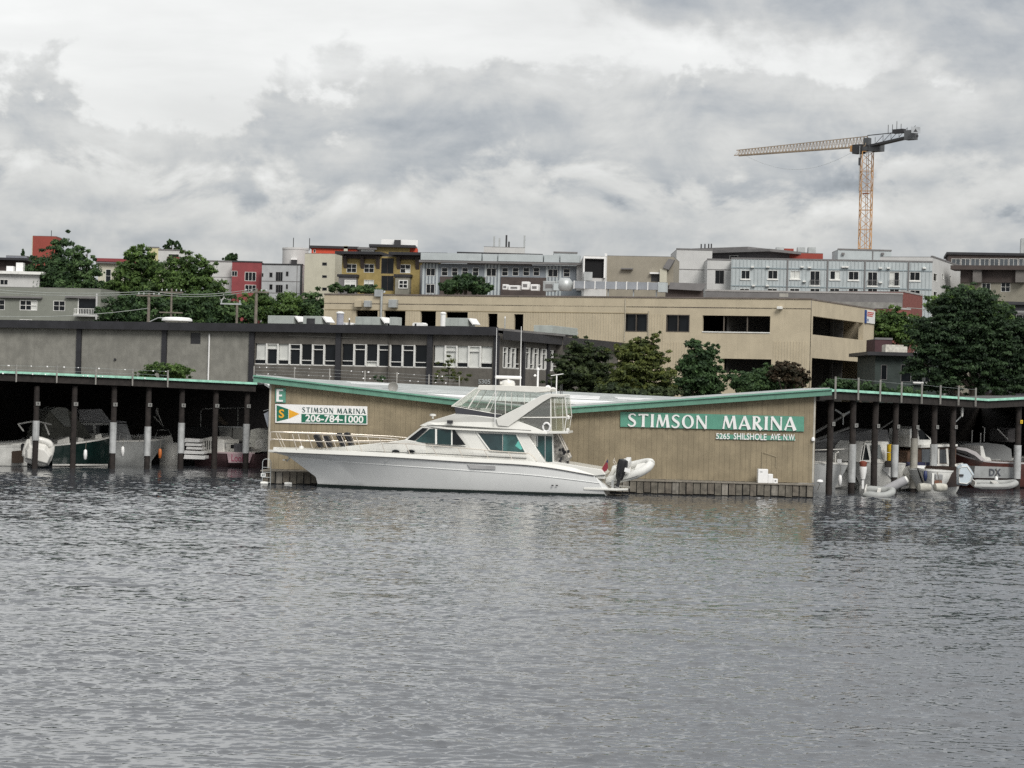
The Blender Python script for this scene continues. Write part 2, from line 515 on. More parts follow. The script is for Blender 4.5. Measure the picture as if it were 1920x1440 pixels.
for a, c, nm in ((ridge_l, valley, 'L'), (valley, ridge_r, 'R')):
    b = MB()
    b.prism([(a[0], a[1] - .27), (c[0], c[1] - .27), (c[0], c[1] + .0), (a[0], a[1] + .0)], lambda x, z, s: (x, -.50 + .10 * s, z))
    b.build('fascia', GREENT, shed)
    b = MB()                                            # paler gutter edge above
    b.prism([(a[0], a[1] + .003), (c[0], c[1] + .003), (c[0], c[1] + .08), (a[0], a[1] + .08)], lambda x, z, s: (x, -.60 + .22 * s, z))
    b.build('gutter', mat('green_gutter', (0.15, 0.33, 0.25), 0.35, 0.1, 1.5), shed)
    b = MB()                                            # the roof half itself
    b.prism([(a[0], a[1] - .02), (c[0], c[1] - .02), (c[0], c[1] + .04), (a[0], a[1] + .04)], lambda x, z, s: (x, -.37 + 11.5 * s, z))
    rf = b.build('roof', GALVW, shed)
    b = MB()
    for k in range(7):                                 # standing ribs
        y = .3 + k * 1.6
        b.bar((a[0] + .05, y, a[1] + .07), (c[0], y, c[1] + .07), .07, .09)
    tag(b.build('roof_rib', mat('roof_rib_metal', (0.33, 0.35, 0.35), 0.5, 0.1, 1), rf), kind='stuff')

# low white roof standing behind the butterfly roof
B2 = Fac(490, 128, 1300, 128, 740)
back = at(B2, 'shed_roof', 'low white ribbed metal roof of the moorage behind the tan shed', 'roof')
ba, bb = B2.uv(516, 729), B2.uv(1300, 762)
bc, bd = B2.uv(474, 705.5, 26), B2.uv(1292, 745.5, 26)
b = MB()
b.add([(ba[0], 0, ba[1]), (bb[0], 0, bb[1]), (bd[0], 26, bd[1]), (bc[0], 26, bc[1]),
       (ba[0], 0, ba[1] - .15), (bb[0], 0, bb[1] - .15), (bd[0], 26, bd[1] - .15), (bc[0], 26, bc[1] - .15)],
      [(0, 1, 2, 3), (7, 6, 5, 4), (0, 4, 5, 1), (1, 5, 6, 2), (2, 6, 7, 3), (3, 7, 4, 0)])
b.build('roof_sheet', GALVW, back)
for k in range(1, 8):
    f = (k / 8.0) ** .8
    b = MB()
    pa = Vector((ba[0] + (bc[0] - ba[0]) * f, 26 * f, ba[1] + (bc[1] - ba[1]) * f + .02))
    pb = Vector((bb[0] + (bd[0] - bb[0]) * f, 26 * f, bb[1] + (bd[1] - bb[1]) * f + .02))
    b.bar(pa, pb, .5, .07)
    b.build('roof_rib', MATS['roof_rib_metal'], back)
b = MB()
for pu in (.4, .5, .62):
    b.box(ba[0] + (bb[0] - ba[0]) * pu, ba[0] + (bb[0] - ba[0]) * pu + .2, 12, 12.2, .3, ba[1])
b.build('support_post', DWOOD, back)
# pale repair patches and a snow-white skylight sheet on it
for (pu0, pu1, f0, f1) in ((.70, .78, .25, .6), (.83, .93, .35, .62), (.22, .30, .70, .86)):
    b = MB(); vs = []
    for pu, f in ((pu0, f0), (pu1, f0), (pu1 + .01, f1), (pu0 - .01, f1)):
        lo = Vector((ba[0] + (bb[0] - ba[0]) * pu, 0, ba[1] + (bb[1] - ba[1]) * pu))
        hi = Vector((bc[0] + (bd[0] - bc[0]) * pu, 26, bc[1] + (bd[1] - bc[1]) * pu))
        vs.append(lo + (hi - lo) * f)
    b.add([v + Vector((0, 0, .012)) for v in vs] + [v + Vector((0, 0, .035)) for v in vs], [(4, 5, 6, 7), (0, 1, 5, 4), (1, 2, 6, 5), (2, 3, 7, 6), (3, 0, 4, 7)])
    b.build('roof_patch', mat('new_white_sheet', (0.80, 0.80, 0.80), 0.5, 0.04, 1), back)

# ------------------------------------------------------------------ signs on the shed
SGREEN = mat('sign_green', (0.09, 0.275, 0.20), 0.45, 0.08, 3, bump=.1)
DGREEN = mat('deep_sign_green', (0.008, 0.13, 0.075), 0.4, 0.05, 3)
SWHITE = mat('sign_white', (0.78, 0.78, 0.77), 0.45, 0.04, 3)
SYEL = mat('sign_yellow', (0.72, 0.36, 0.02), 0.45, 0.05, 3)
SDARK = mat('sign_dark_green_letter', (0.015, 0.06, 0.055), 0.5, 0.1, 3)


def stroke(pts, ws):
    """flat ribbon outline along pts with widths ws"""
    L, Rr = [], []
    for i, (x, y) in enumerate(pts):
        x0, y0 = pts[max(0, i - 1)]; x1, y1 = pts[min(len(pts) - 1, i + 1)]
        d = math.hypot(x1 - x0, y1 - y0) or 1
        nx, ny = -(y1 - y0) / d, (x1 - x0) / d
        L.append((x + nx * ws[i] / 2, y + ny * ws[i] / 2)); Rr.append((x - nx * ws[i] / 2, y - ny * ws[i] / 2))
    return L, Rr


def sampled(pts, k=26):
    p = np.array(pts, float); t = np.linspace(0, 1, len(p))
    return [tuple(r) for r in lerp_line(np.column_stack([t, p]), np.linspace(0, 1, k))]


def glyph(ch):
    """flared roman capitals, unit height: list of ribbons (left edge, right edge); and the width"""
    T, N = .19, .10
    def stem(x, y0=0, y1=1, w=T):
        return stroke([(x, y0), (x, y0 + .12), (x, (y0 + y1) / 2), (x, y1 - .12), (x, y1)], [w * 1.32, w, w * .94, w, w * 1.32])
    if ch == 'I': return [stem(.13)], .26
    if ch == 'T': return [stem(.36), stroke([(0, .91), (.18, .94), (.36, .945), (.54, .94), (.72, .91)], [.17, .11, .10, .11, .17])], .72
    if ch == 'N': return [stem(.08, w=N), stem(.72, w=N), stroke([(.08, .99), (.4, .5), (.72, .01)], [T, T, T])], .80
    if ch == 'M': return [stroke([(.06, 0), (.12, .5), (.19, .98)], [N * 1.3, N, N]), stroke([(.19, .97), (.32, .55), (.46, .08)], [T, T, T * .8]),
                          stroke([(.46, .08), (.60, .55), (.72, .97)], [N * .9, N, N]), stroke([(.73, .99), (.80, .5), (.86, 0)], [T, T, T * 1.25])], .95
    if ch == 'A': return [stroke([(.04, 0), (.2, .5), (.36, .98)], [N * 1.4, N, N]), stroke([(.36, .99), (.53, .5), (.71, 0)], [T * .95, T, T * 1.3]),
                          stroke([(.14, .30), (.55, .30)], [.10, .10])], .76
    if ch == 'O':
        th = np.linspace(0, 2 * math.pi, 37)
        a = [(.43 + .43 * math.cos(t), .5 + .52 * math.sin(t)) for t in th]; c = [(.43 + .245 * math.cos(t + .12), .5 + .42 * math.sin(t)) for t in th]
        return [(a, c)], .86
    if ch == 'S':
        c = sampled([(.53, .83), (.42, .94), (.26, .955), (.11, .86), (.10, .70), (.22, .57), (.38, .46), (.50, .32), (.46, .13), (.30, .04), (.13, .06), (.01, .18)])
        w = [.10 + .10 * math.exp(-((i / 25 - .5) / .22) ** 2) for i in range(26)]
        return [stroke(c, w)], .58
    if ch == 'R':
        th = np.linspace(math.pi / 2, -math.pi / 2, 17)
        a = [(.12, .99)] + [(.28 + .26 * math.cos(t), .735 + .26 * math.sin(t)) for t in th] + [(.12, .475)]
        c = [(.12, .90)] + [(.27 + .10 * math.cos(t), .735 + .17 * math.sin(t)) for t in th] + [(.12, .565)]
        return [stem(.11), (a, c), stroke([(.25, .50), (.40, .26), (.62, 0)], [T * .9, T, T * 1.3])], .64
    return [], .5


def word(txt, F, parent, px0, py0, px1, py1, m, y, depth=.05, gap=.16, name='letter', dshift=0.0):
    """letters from lower-left pixel to lower-right pixel; height from py0 up to py of top at left"""
    tot = sum(glyph(c)[1] for c in txt) + gap * (len(txt) - 1)
    u0, z0 = F.uv(px0, py0); u1, z1 = F.uv(px1, py1[0])
    ht = F.uv(px0, py1[1])[1] - z0
    k = (u1 - u0) / tot; x = 0
    slope = 0.0
    for ch in txt:
        ribs, w = glyph(ch)
        b = MB()
        zz = z0 + (z1 - z0) * (x * k) / (u1 - u0)
        for j, (L, Rr) in enumerate(ribs):
            dd = depth + .004 * j
            A = [(u0 + (x + p[0]) * k, y, zz + p[1] * ht) for p in L]; C = [(u0 + (x + p[0]) * k, y, zz + p[1] * ht) for p in Rr]
            Af = [(p[0], y - dd, p[2]) for p in A]; Cf = [(p[0], y - dd, p[2]) for p in C]
            b.loft([A, Af, Cf, C], caps=(0, 1))
        b.build(name, m, parent)
        x += w + gap


def sign_board(F, px, m, parent, y0, y1, name='board'):
    """px: four corners, clockwise from top left"""
    c = [F.uv(*p) for p in px]
    b = MB(); b.prism([c[3], c[2], c[1], c[0]], lambda a, z, s: (a, y0 + (y1 - y0) * s, z))
    return b.build(name, m, parent)


BS = thing('wall_sign', 'long green sign with big white letters STIMSON MARINA', 'sign', E.w(17.5, 0, 0) + Vector((0, 0, 0)), 0)
BS.location = E.o; BS.rotation_euler = (0, 0, E.rz)
sign_board(E, [(1163, 772), (1507, 781), (1507, 809), (1163, 800)], SGREEN, BS, -.12, -.066)
word('STIMSON', E, BS, 1177, 799.5, 1325, (804, 775), SWHITE, -.122, .06)
word('MARINA', E, BS, 1354, 804, 1491, (807, 779), SWHITE, -.122, .06)
AS = at(E, 'address_sign', 'small white and green address lettering under the long green sign', 'sign')
sign_board(E, [(1343, 814), (1490, 818), (1490, 826), (1343, 823)], SGREEN, AS, -.09, -.066)
for tx, a, c, dz in (('5265', 1342, 1368, 0), ('SHILSHOLE', 1375, 1437, .8), ('AVE. N.W.', 1444, 1491, 1.8)):
    (u0, z0), (u1, z1) = E.uv(a, 823 + dz), E.uv(c, 812.5 + dz)
    text_on('lettering', tx, SWHITE, AS, u0, u1, z0, z1, -.093, .012, .03)
ES = at(E, 'letter_sign', 'small green sign with a white letter E at the left corner of the shed', 'sign')
sign_board(E, [(516.5, 728.5), (536, 728), (536, 755), (516.5, 755)], SGREEN, ES, -.11, -.066)
(u0, z0), (u1, z1) = E.uv(518.5, 753), E.uv(531.5, 730)
b = MB(); w_ = (u1 - u0)
b.box(u0, u0 + w_ * .38, -.15, -.112, z0, z1)
for za, zc, uu in ((0, .14, 1), (.43, .57, .85), (.86, 1, 1)):
    b.box(u0 + w_ * .381, u0 + w_ * uu, -.15, -.112, z0 + (z1 - z0) * za, z0 + (z1 - z0) * zc)
b.build('letter', SWHITE, ES)
PS = at(E, 'phone_sign', 'white and green sign with pennant, STIMSON MARINA and phone number', 'sign')
c4 = [(516.5, 757.5), (689, 762), (689, 796), (516.5, 792.5)]
sign_board(E, c4, SWHITE, PS, -.11, -.066)
sign_board(E, [(519, 759.5), (541, 767), (541, 785), (519, 790.5)], DGREEN, PS, -.121, -.112, 'pennant')
bq = [E.uv(*p) for p in ((542, 785), (562, 776), (542, 767.5))]
b = MB(); b.prism(bq, lambda a, z, s: (a, -.121 + .009 * s, z)); b.build('pennant_tip', SYEL, PS)
(u0, z0), (u1, z1) = E.uv(523, 783.5), E.uv(533.5, 767.5)
text_on('letter', 'S', SYEL, PS, u0, u1, z0, z1, -.123, .02, .012)
sign_board(E, [(565.5, 776), (687.5, 778.8), (687.5, 794.2), (565.5, 791.8)], DGREEN, PS, -.121, -.112, 'number_panel')
word('STIMSON', E, PS, 567, 773, 625, (774.6, 763.5), SDARK, -.112, .012, .22)
word('MARINA', E, PS, 632, 775, 685.5, (776, 765.5), SDARK, -.112, .012, .22)
(u0, z0), (u1, z1) = E.uv(573, 790.5), E.uv(682, 779.5)
text_on('phone_number', '206-784-1000', SWHITE, PS, u0, u1, z0, z1, -.123, .022, .012)

# dish, lamp and drain stain on the shed
d = E.uv(738, 727)
o = thing('satellite_dish', 'grey round satellite dish on the edge of the shed roof', 'dish', E.w(d[0], -.55, d[1] - .12), E.rz)
b = MB(); b.lathe([(.02, .10), (.16, .07), (.25, 0), (.26, .02), (.14, .10), (.02, .13)], (0, 0, .16), 14, 'y'); b.build('reflector', mat('grey_dish', (.30, .29, .27), .6, .1), o, 40)
MB().tube([(0, .1, .16), (.03, .22, -.03)], .025).build('mount', GALV, o)
MB().tube([(0, .0, .05), (0, -.24, .12)], .012).build('feed_arm', GALV, o)
d = E.uv(1524, 824)
o = thing('wall_lamp', 'small white lamp on the right corner of the tan shed', 'lamp', E.w(d[0], -.05, d[1]), E.rz)
MB().lathe([(.01, -.09), (.09, -.07), (.10, .04), (.05, .12), (.01, .13)], (0, -.07, 0), 10).build('lamp_shade', SWHITE, o, 40)
MB().box(-.04, .04, -.02, .0, -.06, .10).build('bracket', GALV, o)

# ------------------------------------------------------------------ dock under the shed, skirted with upright planks
D = Fac(490, 115.0, 1526, 115.0, 900)
dock = at(D, 'dock', 'weathered timber dock skirted with upright planks under the tan shed', 'dock')
dz = D.z(1440, 906.5)
n = 78; pw = D.W / n
for i in range(n):
    b = MB()
    b.box(i * pw + .02, (i + 1) * pw - .022 - random.choice((0, 0, .02)), random.uniform(-.025, .025), .05, random.uniform(.04, .11), dz - .055)
    b.build('plank', mat('pale_driftwood', (.20, .185, .16), .9, .4, 2.5, bump=.4, streak=.65) if i % 7 == 2 else GWOOD if i % 3 else mat('grey_brown_timber', (0.125, 0.11, 0.09), .9, .4, 2.5, bump=.4, streak=.55), dock)
MB().box(-.05, D.W + .05, -.05, 1.46, dz - .05, dz).build('deck', mat('deck_timber', (0.20, 0.18, 0.15), .9, .3, 3, bump=.3, streak=.3), dock)
MB().box(0, D.W, .07, 1.4, -.3, dz - .1).build('float', mat('black_float', (0.01, 0.01, 0.01), .8), dock)
o = thing('dock_ladder', 'small grey hooped ladder at the left corner of the dock', 'ladder', D.w(.05, -.05, dz), D.rz)
for k in (0, .27):
    b = MB(); b.tube([(.0 + k, -.03, -.75), (.0 + k, -.03, .42), (.05 + k, -.03, .53), (.15 + k, -.03, .57)] if k == 0 else [(.42, -.03, -.75), (.42, -.03, .42), (.37, -.03, .53), (.27, -.03, .57), (.14, -.03, .57)], .02)
    b.build('rail', GALV, o)
for k in range(4):
    MB().tube([(0, -.03, -.6 + k * .25), (.42, -.03, -.6 + k * .25)], .015).build('rung', GALV, o)
o = thing('number_plate', 'small white plate nailed to the left end of the dock planks', 'plate', D.w(-.02, -.1, dz - .32), D.rz)
MB().box(0, .24, 0, .02, 0, .17).build('plate', SWHITE, o)
MB().box(.05, .10, -.006, 0, .04, .12).build('mark', SDARK, o); MB().box(.13, .19, -.006, 0, .05, .13).build('mark', SDARK, o)
for k, (px, py) in enumerate(((496, 906), (541, 905))):
    d = D.uv(px, py)
    o = thing('dock_bumper', ('white bumper float at the dock corner below the ladder', 'white bumper float hanging on the dock near the bow')[k], 'bumper', D.w(d[0], -.16, .06), D.rz, 'white bumpers along the dock')
    MB().lathe([(.01, -.2), (.07, -.18), (.085, 0), (.07, .18), (.01, .2)], (0, 0, 0), 10, 'x').build('float', WPAINT, o, 40)
    MB().tube([(0, .02, .05), (0, .12, .4)], .01).build('rope', GWOOD, o)
st0, st1 = D.uv(1420, 906, .6), D.uv(1458, 879, .6)
o = thing('dock_steps', 'white plastic boarding steps on the dock against the tan shed', 'steps', D.w(st0[0], .35, dz), D.rz)
w_ = st1[0] - st0[0]; h_ = .70
for (a, c, h) in ((0, .5, 1), (.505, .75, .66), (.755, 1, .33)):
    MB().box(a * w_, c * w_, 0, .6, 0, h * h_).build('step', SWHITE, o, bevel=.02)
MB().box(.10 * w_, .22 * w_, -.004, 0, .78 * h_, .82 * h_).build('handle_slot', DARKM, o)
MB().box(.84 * w_, .92 * w_, -.004, 0, .14 * h_, .22 * h_).build('handle_slot', DARKM, o)
b = MB()
d0, d1, d2 = E.uv(1428, 877), E.uv(1428, 847), E.uv(1455, 856)
o = thing('hand_rail', 'thin pale handrail on the shed wall above the white steps', 'handrail', E.w(d0[0], -.06, d0[1]), E.rz)
b.tube([(0, -.03, 0), (0, -.03, d1[1] - d0[1]), (d2[0] - d0[0], -.03, d2[1] - d0[1]), (d2[0] - d0[0], -.03, .05)], .016).build('rail', mat('pale_rail', (.36, .31, .22), .6), o)
d = D.uv(1539, 899)
o = thing('mooring_buoy', 'round white buoy at the right end of the dock', 'buoy', D.w(d[0], .3, d[1] - .12), 0)
MB().lathe([(.02, -.11), (.12, -.08), (.17, 0), (.12, .09), (.02, .11)], (0, 0, 0), 14).build('float', SWHITE, o, 50)
MB().tube([(0, 0, -.1), (-.1, .1, -.45)], .015).build('rope', GWOOD, o)

# ------------------------------------------------------------------ covered moorage left and right: open-fronted sheds
def moorage(F, name, label, pts, depth, side, zwall):
    """pts: pixels along the eave (top of the green edge)"""
    root = at(F, name, label, 'shed'); sn, cs = math.sin(F.rz), math.cos(F.rz)   # the slips run straight inshore
    e = [F.uv(*p) for p in pts]
    for a, c in zip(e[:-1], e[1:]):
        MB().prism([(a[0], a[1] - .13), (c[0], c[1] - .13), c, a], lambda x, z, s: (x, -.32 + .12 * s, z)).build('green_edge', GREENL, root)
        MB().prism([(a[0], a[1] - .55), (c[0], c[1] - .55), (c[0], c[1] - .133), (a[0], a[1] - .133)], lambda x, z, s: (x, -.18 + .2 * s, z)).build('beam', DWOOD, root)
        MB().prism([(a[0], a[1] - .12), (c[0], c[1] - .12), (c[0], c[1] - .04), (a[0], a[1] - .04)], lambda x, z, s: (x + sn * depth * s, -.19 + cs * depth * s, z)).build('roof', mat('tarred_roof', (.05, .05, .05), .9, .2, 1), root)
    for k in range(int((e[-1][0] - e[0][0]) / 1.9)):      # rafter ends in the gloom
        uu = e[0][0] + .8 + k * 1.9
        zz = np.interp(uu, [q[0] for q in e], [q[1] for q in e])
        MB().bar((uu + sn * .2, cs * .2, zz - .28), (uu + sn * (depth - 1), cs * (depth - 1), zz - .28), .14, .26).build('rafter', DWOOD, root)
    A, C = Vector((e[0][0] - 9 * ('l' in side), 0, 0)), Vector((e[-1][0] + 9 * ('r' in side), 0, 0)); dv = Vector((sn, cs, 0)) * (depth - .3)
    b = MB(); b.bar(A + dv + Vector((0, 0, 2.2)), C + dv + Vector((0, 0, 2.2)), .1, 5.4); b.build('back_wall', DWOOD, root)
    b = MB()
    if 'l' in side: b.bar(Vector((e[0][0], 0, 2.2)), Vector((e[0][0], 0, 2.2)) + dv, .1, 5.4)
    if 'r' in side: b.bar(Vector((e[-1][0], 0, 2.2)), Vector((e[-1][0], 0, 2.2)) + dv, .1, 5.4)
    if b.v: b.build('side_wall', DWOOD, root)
    return root, e


ML = Fac(-260, 121.0, 500, 136.5, 800)
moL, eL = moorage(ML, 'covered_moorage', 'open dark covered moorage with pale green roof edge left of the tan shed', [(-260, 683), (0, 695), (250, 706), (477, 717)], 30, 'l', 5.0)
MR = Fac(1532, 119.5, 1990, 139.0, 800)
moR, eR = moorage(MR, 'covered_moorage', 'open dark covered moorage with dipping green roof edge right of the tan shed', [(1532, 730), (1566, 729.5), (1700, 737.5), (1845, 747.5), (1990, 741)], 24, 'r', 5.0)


def fence(F, label, pts, e, lo, hi, top_px, tabs=True, y=-.36):
    root = at(F, 'wire_fence', label, 'fence')
    tops = []
    for (px, p0, p1) in pts:
        a, c = F.uv(px, p1, y), F.uv(px + (p1 - p0) * -.02, p0, y)
        MB().box(a[0] - .035, a[0] + .035, y - .035, y + .035, a[1], c[1]).build('post', mat('grey_pipe', (.26, .25, .23), .6, .2, 3), root)
        tops.append(c)
    rs = random.Random(len(pts)); b = MB(); w = MB()
    for (a, c) in zip(tops[:-1], tops[1:]):
        for j, f in enumerate((.08, .30, .52) if tabs else (.10,)):
            p, q_ = (a[0], y - .04, a[1] - f), (c[0], y - .04, c[1] - f)
            w.tube([p, q_], .006, 3)
            if tabs:
                for s in [rs.random() for _ in range(2 if j != 1 else 0)]:
                    x, z = p[0] + (q_[0] - p[0]) * s, p[2] + (q_[2] - p[2]) * s
                    r_ = rs.uniform(.025, .05)
                    b.add([(x - r_ * 1.3, y - .05, z), (x, y - .07, z - r_), (x + r_ * 1.3, y - .05, z + r_ * .3), (x, y - .03, z + r_)], [(0, 1, 2, 3)])
    w.build('wire', GALV, root)
    if b.v: tag(b.build('reflector_tab', mat('shiny_tab', (.75, .75, .75), .3, .1, 5), root), kind='stuff')
    return root


fence(ML, 'row of pipe posts with wires and white tabs on the left moorage roof edge', [(-42, 681, 713), (30, 683, 716), (106, 685, 718), (179, 688, 721), (248, 691, 723), (314, 694, 726)], eL, 0, 0, 0)
fence(MR, 'row of pipe posts with wires on the right moorage roof edge', [(1566, 706, 748), (1609, 708, 750), (1650, 712, 753), (1690, 716, 755), (1728, 718, 757), (1763, 722, 758), (1797, 725, 760), (1829, 727, 762)], eR, 0, 0, 0, False)
fence(B2, 'thin wire fence posts behind the white roof of the tan shed', [(476, 686, 712), (552, 688, 712), (618, 691, 716), (684, 695, 719), (744, 698, 721), (804, 702, 724), (861, 705, 727)], None, 0, 0, 0, True, 26.3)

# ------------------------------------------------------------------ pilings
PW = mat('white_piling_sleeve', (.40, .41, .41), .6, .18, 2.5, streak=.45)
PWG = mat('grey_piling_sleeve', (.26, .25, .22), .7, .2, 2.5, streak=.4)
PWOOD = mat('piling_timber', (.024, .019, .017), .9, .35, 3, bump=.5, bscale=8, streak=.4)


def piling(F, px, ytop, ybot, s0, s1, sm, label, grp, wpx=11, plate=None, lean=0.0):
    a = F.uv(px, ybot); c = F.uv(px, ytop)
    r = wpx / 2 * F.w(a[0], 0, 0).y / FPX
    o = thing('piling', label, 'piling', F.w(a[0], .25, -.6), F.rz, grp)
    H = c[1] + .6
    MB().tube([(lean * k / 5 + random.uniform(-.012, .012), random.uniform(-.012, .012), H * k / 5) for k in range(6)], r * .92, 10, r * .86).build('post', PWOOD, o, 50)
    if s0:
        z0, z1 = F.z(px, s1) + .6, F.z(px, s0) + .6
        MB().tube([(lean * z0 / H, 0, z0), (lean * z1 / H, 0, z1)], r * 1.08, 12).build('sleeve', sm, o, 50)
    if plate:
        zz = F.z(px, plate[0]) + .6
        MB().box(-.14, .12, -r - .03, -r - .005, zz - .10, zz + .11).build('number_plate', plate[1], o)
        MB().box(-.04, .02, -r - .036, -r - .031, zz - .05, zz + .06).build('mark', DARKM, o)
    return o


PL = mat('grey_plate', (.22, .22, .21), .6, .1, 5)
ords = ('leftmost', 'second', 'third', 'fourth', 'fifth', 'sixth', 'seventh', 'eighth')
for k, (px, s0, s1, sm) in enumerate(((69, 789, 826, PW), (140, None, 0, PW), (214, 792, 850, PW), (279, 800, 855, PW), (342, 793, 850, PW), (405, None, 0, PW), (464, 795, 850, PW))):
    piling(ML, px, 724 - 0, 884, s0, s1, sm, f'{ords[k]} dark piling from the left in the left moorage' + (', white sleeve at mid height' if s0 else ', bare wood'),
           'pilings of the left moorage', 12, (757 + k * .8, PL))
for k, (px, s0, s1, sm, pl) in enumerate(((1561, None, 0, PW, 795), (1603, 833, 905, PW, 798), (1645, None, 0, PW, 799), (1683, 834, 895, PW, 800), (1719, 822, 916, PWG, 801), (1756, 833, 890, PW, 801), (1791, None, 0, PW, 801), (1913, 835, 898, PW, 791))):
    piling(MR, px, 748, 930 - k, s0, s1, sm, f'{ords[k] if k else "nearest"} dark piling right of the tan shed' + (', white sleeve' if sm is PW and s0 else ', grey sleeve' if s0 else ', bare wood') if k < 7 else 'piling with white sleeve and yellow plate at the right edge',
           'pilings of the right moorage', 14 if k < 3 else 13, (pl, PL if k < 7 else mat('yellow_plate', (.75, .5, .03), .5)))

# ================================================================== buildings behind
def wallgrid(b, W, z0, z1, ops, rev=.15, u_lo=0.0):
    us = sorted({u_lo, W} | {min(max(x, u_lo), W) for o in ops for x in o[:2]})
    zs = sorted({z0, z1} | {min(max(x, z0), z1) for o in ops for x in o[2:4]})
    for i in range(len(us) - 1):
        for j in range(len(zs) - 1):
            cu, cz = (us[i] + us[i + 1]) / 2, (zs[j] + zs[j + 1]) / 2
            if any(o[0] < cu < o[1] and o[2] < cz < o[3] for o in ops): continue
            b.quad((us[i], 0, zs[j]), (us[i + 1], 0, zs[j]), (us[i + 1], 0, zs[j + 1]), (us[i], 0, zs[j + 1]))
    for (a, c, e, f) in [o[:4] for o in ops]:
        b.quad((a, 0, e), (a, rev, e), (a, rev, f), (a, 0, f)); b.quad((c, 0, f), (c, rev, f), (c, rev, e), (c, 0, e))
        b.quad((a, 0, f), (a, rev, f), (c, rev, f), (c, 0, f)); b.quad((a, 0, e), (c, 0, e), (c, rev, e), (a, rev, e))


def shell(F, root, W, H, depth, ops, m, z0=0.0, rev=.15, roof=None, name='wall', left=True, right=True):
    b = MB(); wallgrid(b, W, z0, H, ops, rev)
    if left: b.quad((0, 0, z0), (0, 0, H), (0, depth, H), (0, depth, z0))
    if right: b.quad((W, 0, z0), (W, depth, z0), (W, depth, H), (W, 0, H))
    b.quad((0, depth, z0), (0, depth, H), (W, depth, H), (W, depth, z0))
    o = b.build(name, m, root)
    if roof:
        MB().box(-.0, W, 0.0, depth, H + .003, H + .06).build('roof', roof, root)
    return o


def rect(F, px0, px1, py0, py1, d=0.0):
    """pixel box -> local u0,u1,z0,z1 (measured at its middle lines)"""
    cx, cy = (px0 + px1) / 2, (py0 + py1) / 2
    return (F.u(px0, cy, d), F.u(px1, cy, d), F.z(cx, py1, d), F.z(cx, py0, d))


def window(root, r, cols=2, rows=1, fm=None, gm=None, fw=.06, y=.1, blinds=(), mull=None, label=None, y0=-.02):
    fm = fm or WPAINT; gm = gm or DGLASS
    u0, u1, z0, z1 = r
    b = MB()
    b.box(u0, u0 + fw, y0, y, z0, z1); b.box(u1 - fw, u1, y0, y, z0, z1)
    b.box(u0 + fw, u1 - fw, y0, y, z0, z0 + fw); b.box(u0 + fw, u1 - fw, y0, y, z1 - fw, z1)
    us = [u0 + fw + (u1 - u0 - 2 * fw) * i / cols for i in range(cols + 1)]
    zs = [z0 + fw + (z1 - z0 - 2 * fw) * i / rows for i in range(rows + 1)]
    hw = fw * .4
    for x in us[1:-1]: b.box(x - hw, x + hw, y0 + .01, y - .005, z0 + fw, z1 - fw)
    for z in zs[1:-1]: b.box(u0 + fw, u1 - fw, y0 + .013, y - .008, z - hw, z + hw)
    w = b.build('window', fm, root)
    if label: w['label'] = label
    for i in range(cols):
        for j in range(rows):
            g_ = BLIND if (i, j) in blinds else gm
            MB().box(us[i] + (.0 if i == 0 else hw), us[i + 1] - (0 if i == cols - 1 else hw), y - .03, y - .012, zs[j] + (0 if j == 0 else hw), zs[j + 1] - (0 if j == rows - 1 else hw)).build('pane', g_, w)
    return w


ROOFG = mat('grey_roofing', (.16, .155, .15), .9, .2, .5)
ROOFD = mat('dark_roof_band', (.022, .022, .026), .6, .25, 1.0)

# ---------------------------------------------- long grey building
GA = Fac(-240, 195.2, 932, 173.5, 650, zb=2.8)
gb = at(GA, 'workshop_building', 'long low grey stucco building with dark roof band and pilasters', 'building')
STUC = mat('grey_stucco', (.23, .225, .20), .95, .16, 1.1, bump=.5, bscale=6, streak=.18)
STUD = mat('dark_grey_stucco', (.125, .116, .102), .95, .2, 1.1, bump=.5, bscale=6, streak=.2)
gH = GA.z(475, 612)
uW = GA.u(473)
r1 = (GA.u(478.5), GA.u(630), GA.z(550, 684.5), GA.z(550, 645))
r2 = (GA.u(641.5), GA.u(800.5), GA.z(720, 688), GA.z(720, 646))
r3 = (GA.u(813), GA.u(923.5), GA.z(870, 689.5), GA.z(870, 648.5))
vent = rect(GA, 357, 376, 624, 645)
b = MB(); wallgrid(b, uW, 0, gH, [vent]); b.quad((0, 0, 0), (0, 0, gH), (0, 14, gH), (0, 14, 0)); b.build('wall', STUC, gb)
b = MB(); wallgrid(b, GA.W, 0, gH, [r1, r2, r3], .2, uW); b.quad((0, 14, 0), (0, 14, gH), (GA.W, 14, gH), (GA.W, 14, 0)); b.build('wall', STUD, gb)
MB().box(-.3, GA.W + .2, -.45, 14, gH - .02, gH + .15).build('roof', ROOFG, gb)
MB().box(-.3, GA.W + .25, -.52, -.46, gH - .42, gH + .22).build('roof_band', ROOFD, gb)
MB().box(vent[0], vent[1], .05, .1, vent[2], vent[3]).build('vent', DARKM, gb)
for px in (149, 309, 473, 635.5, 807, 932):
    a = GA.u(px); MB().box(a - .22, a + .22, -.16, .0, 0, gH - .421).build('pilaster', ROOFD, gb)
a = GA.u(393); MB().tube([(a, -.08, .2), (a, -.08, GA.z(393, 626))], .07, 8).build('downpipe', SWHITE, gb, 60)
a, c = GA.uv(542, 629), GA.uv(670, 634)
MB().bar((a[0], -.06, a[1]), (c[0], -.06, c[1]), .05).build('conduit', mat('pale_conduit', (.2, .19, .17), .6), gb)
MB().lathe([(.1, 0), (.1, .1)], (GA.u(217), -.1, GA.z(217, 674)), 8, 'y').build('pipe_hole', DARKM, gb)


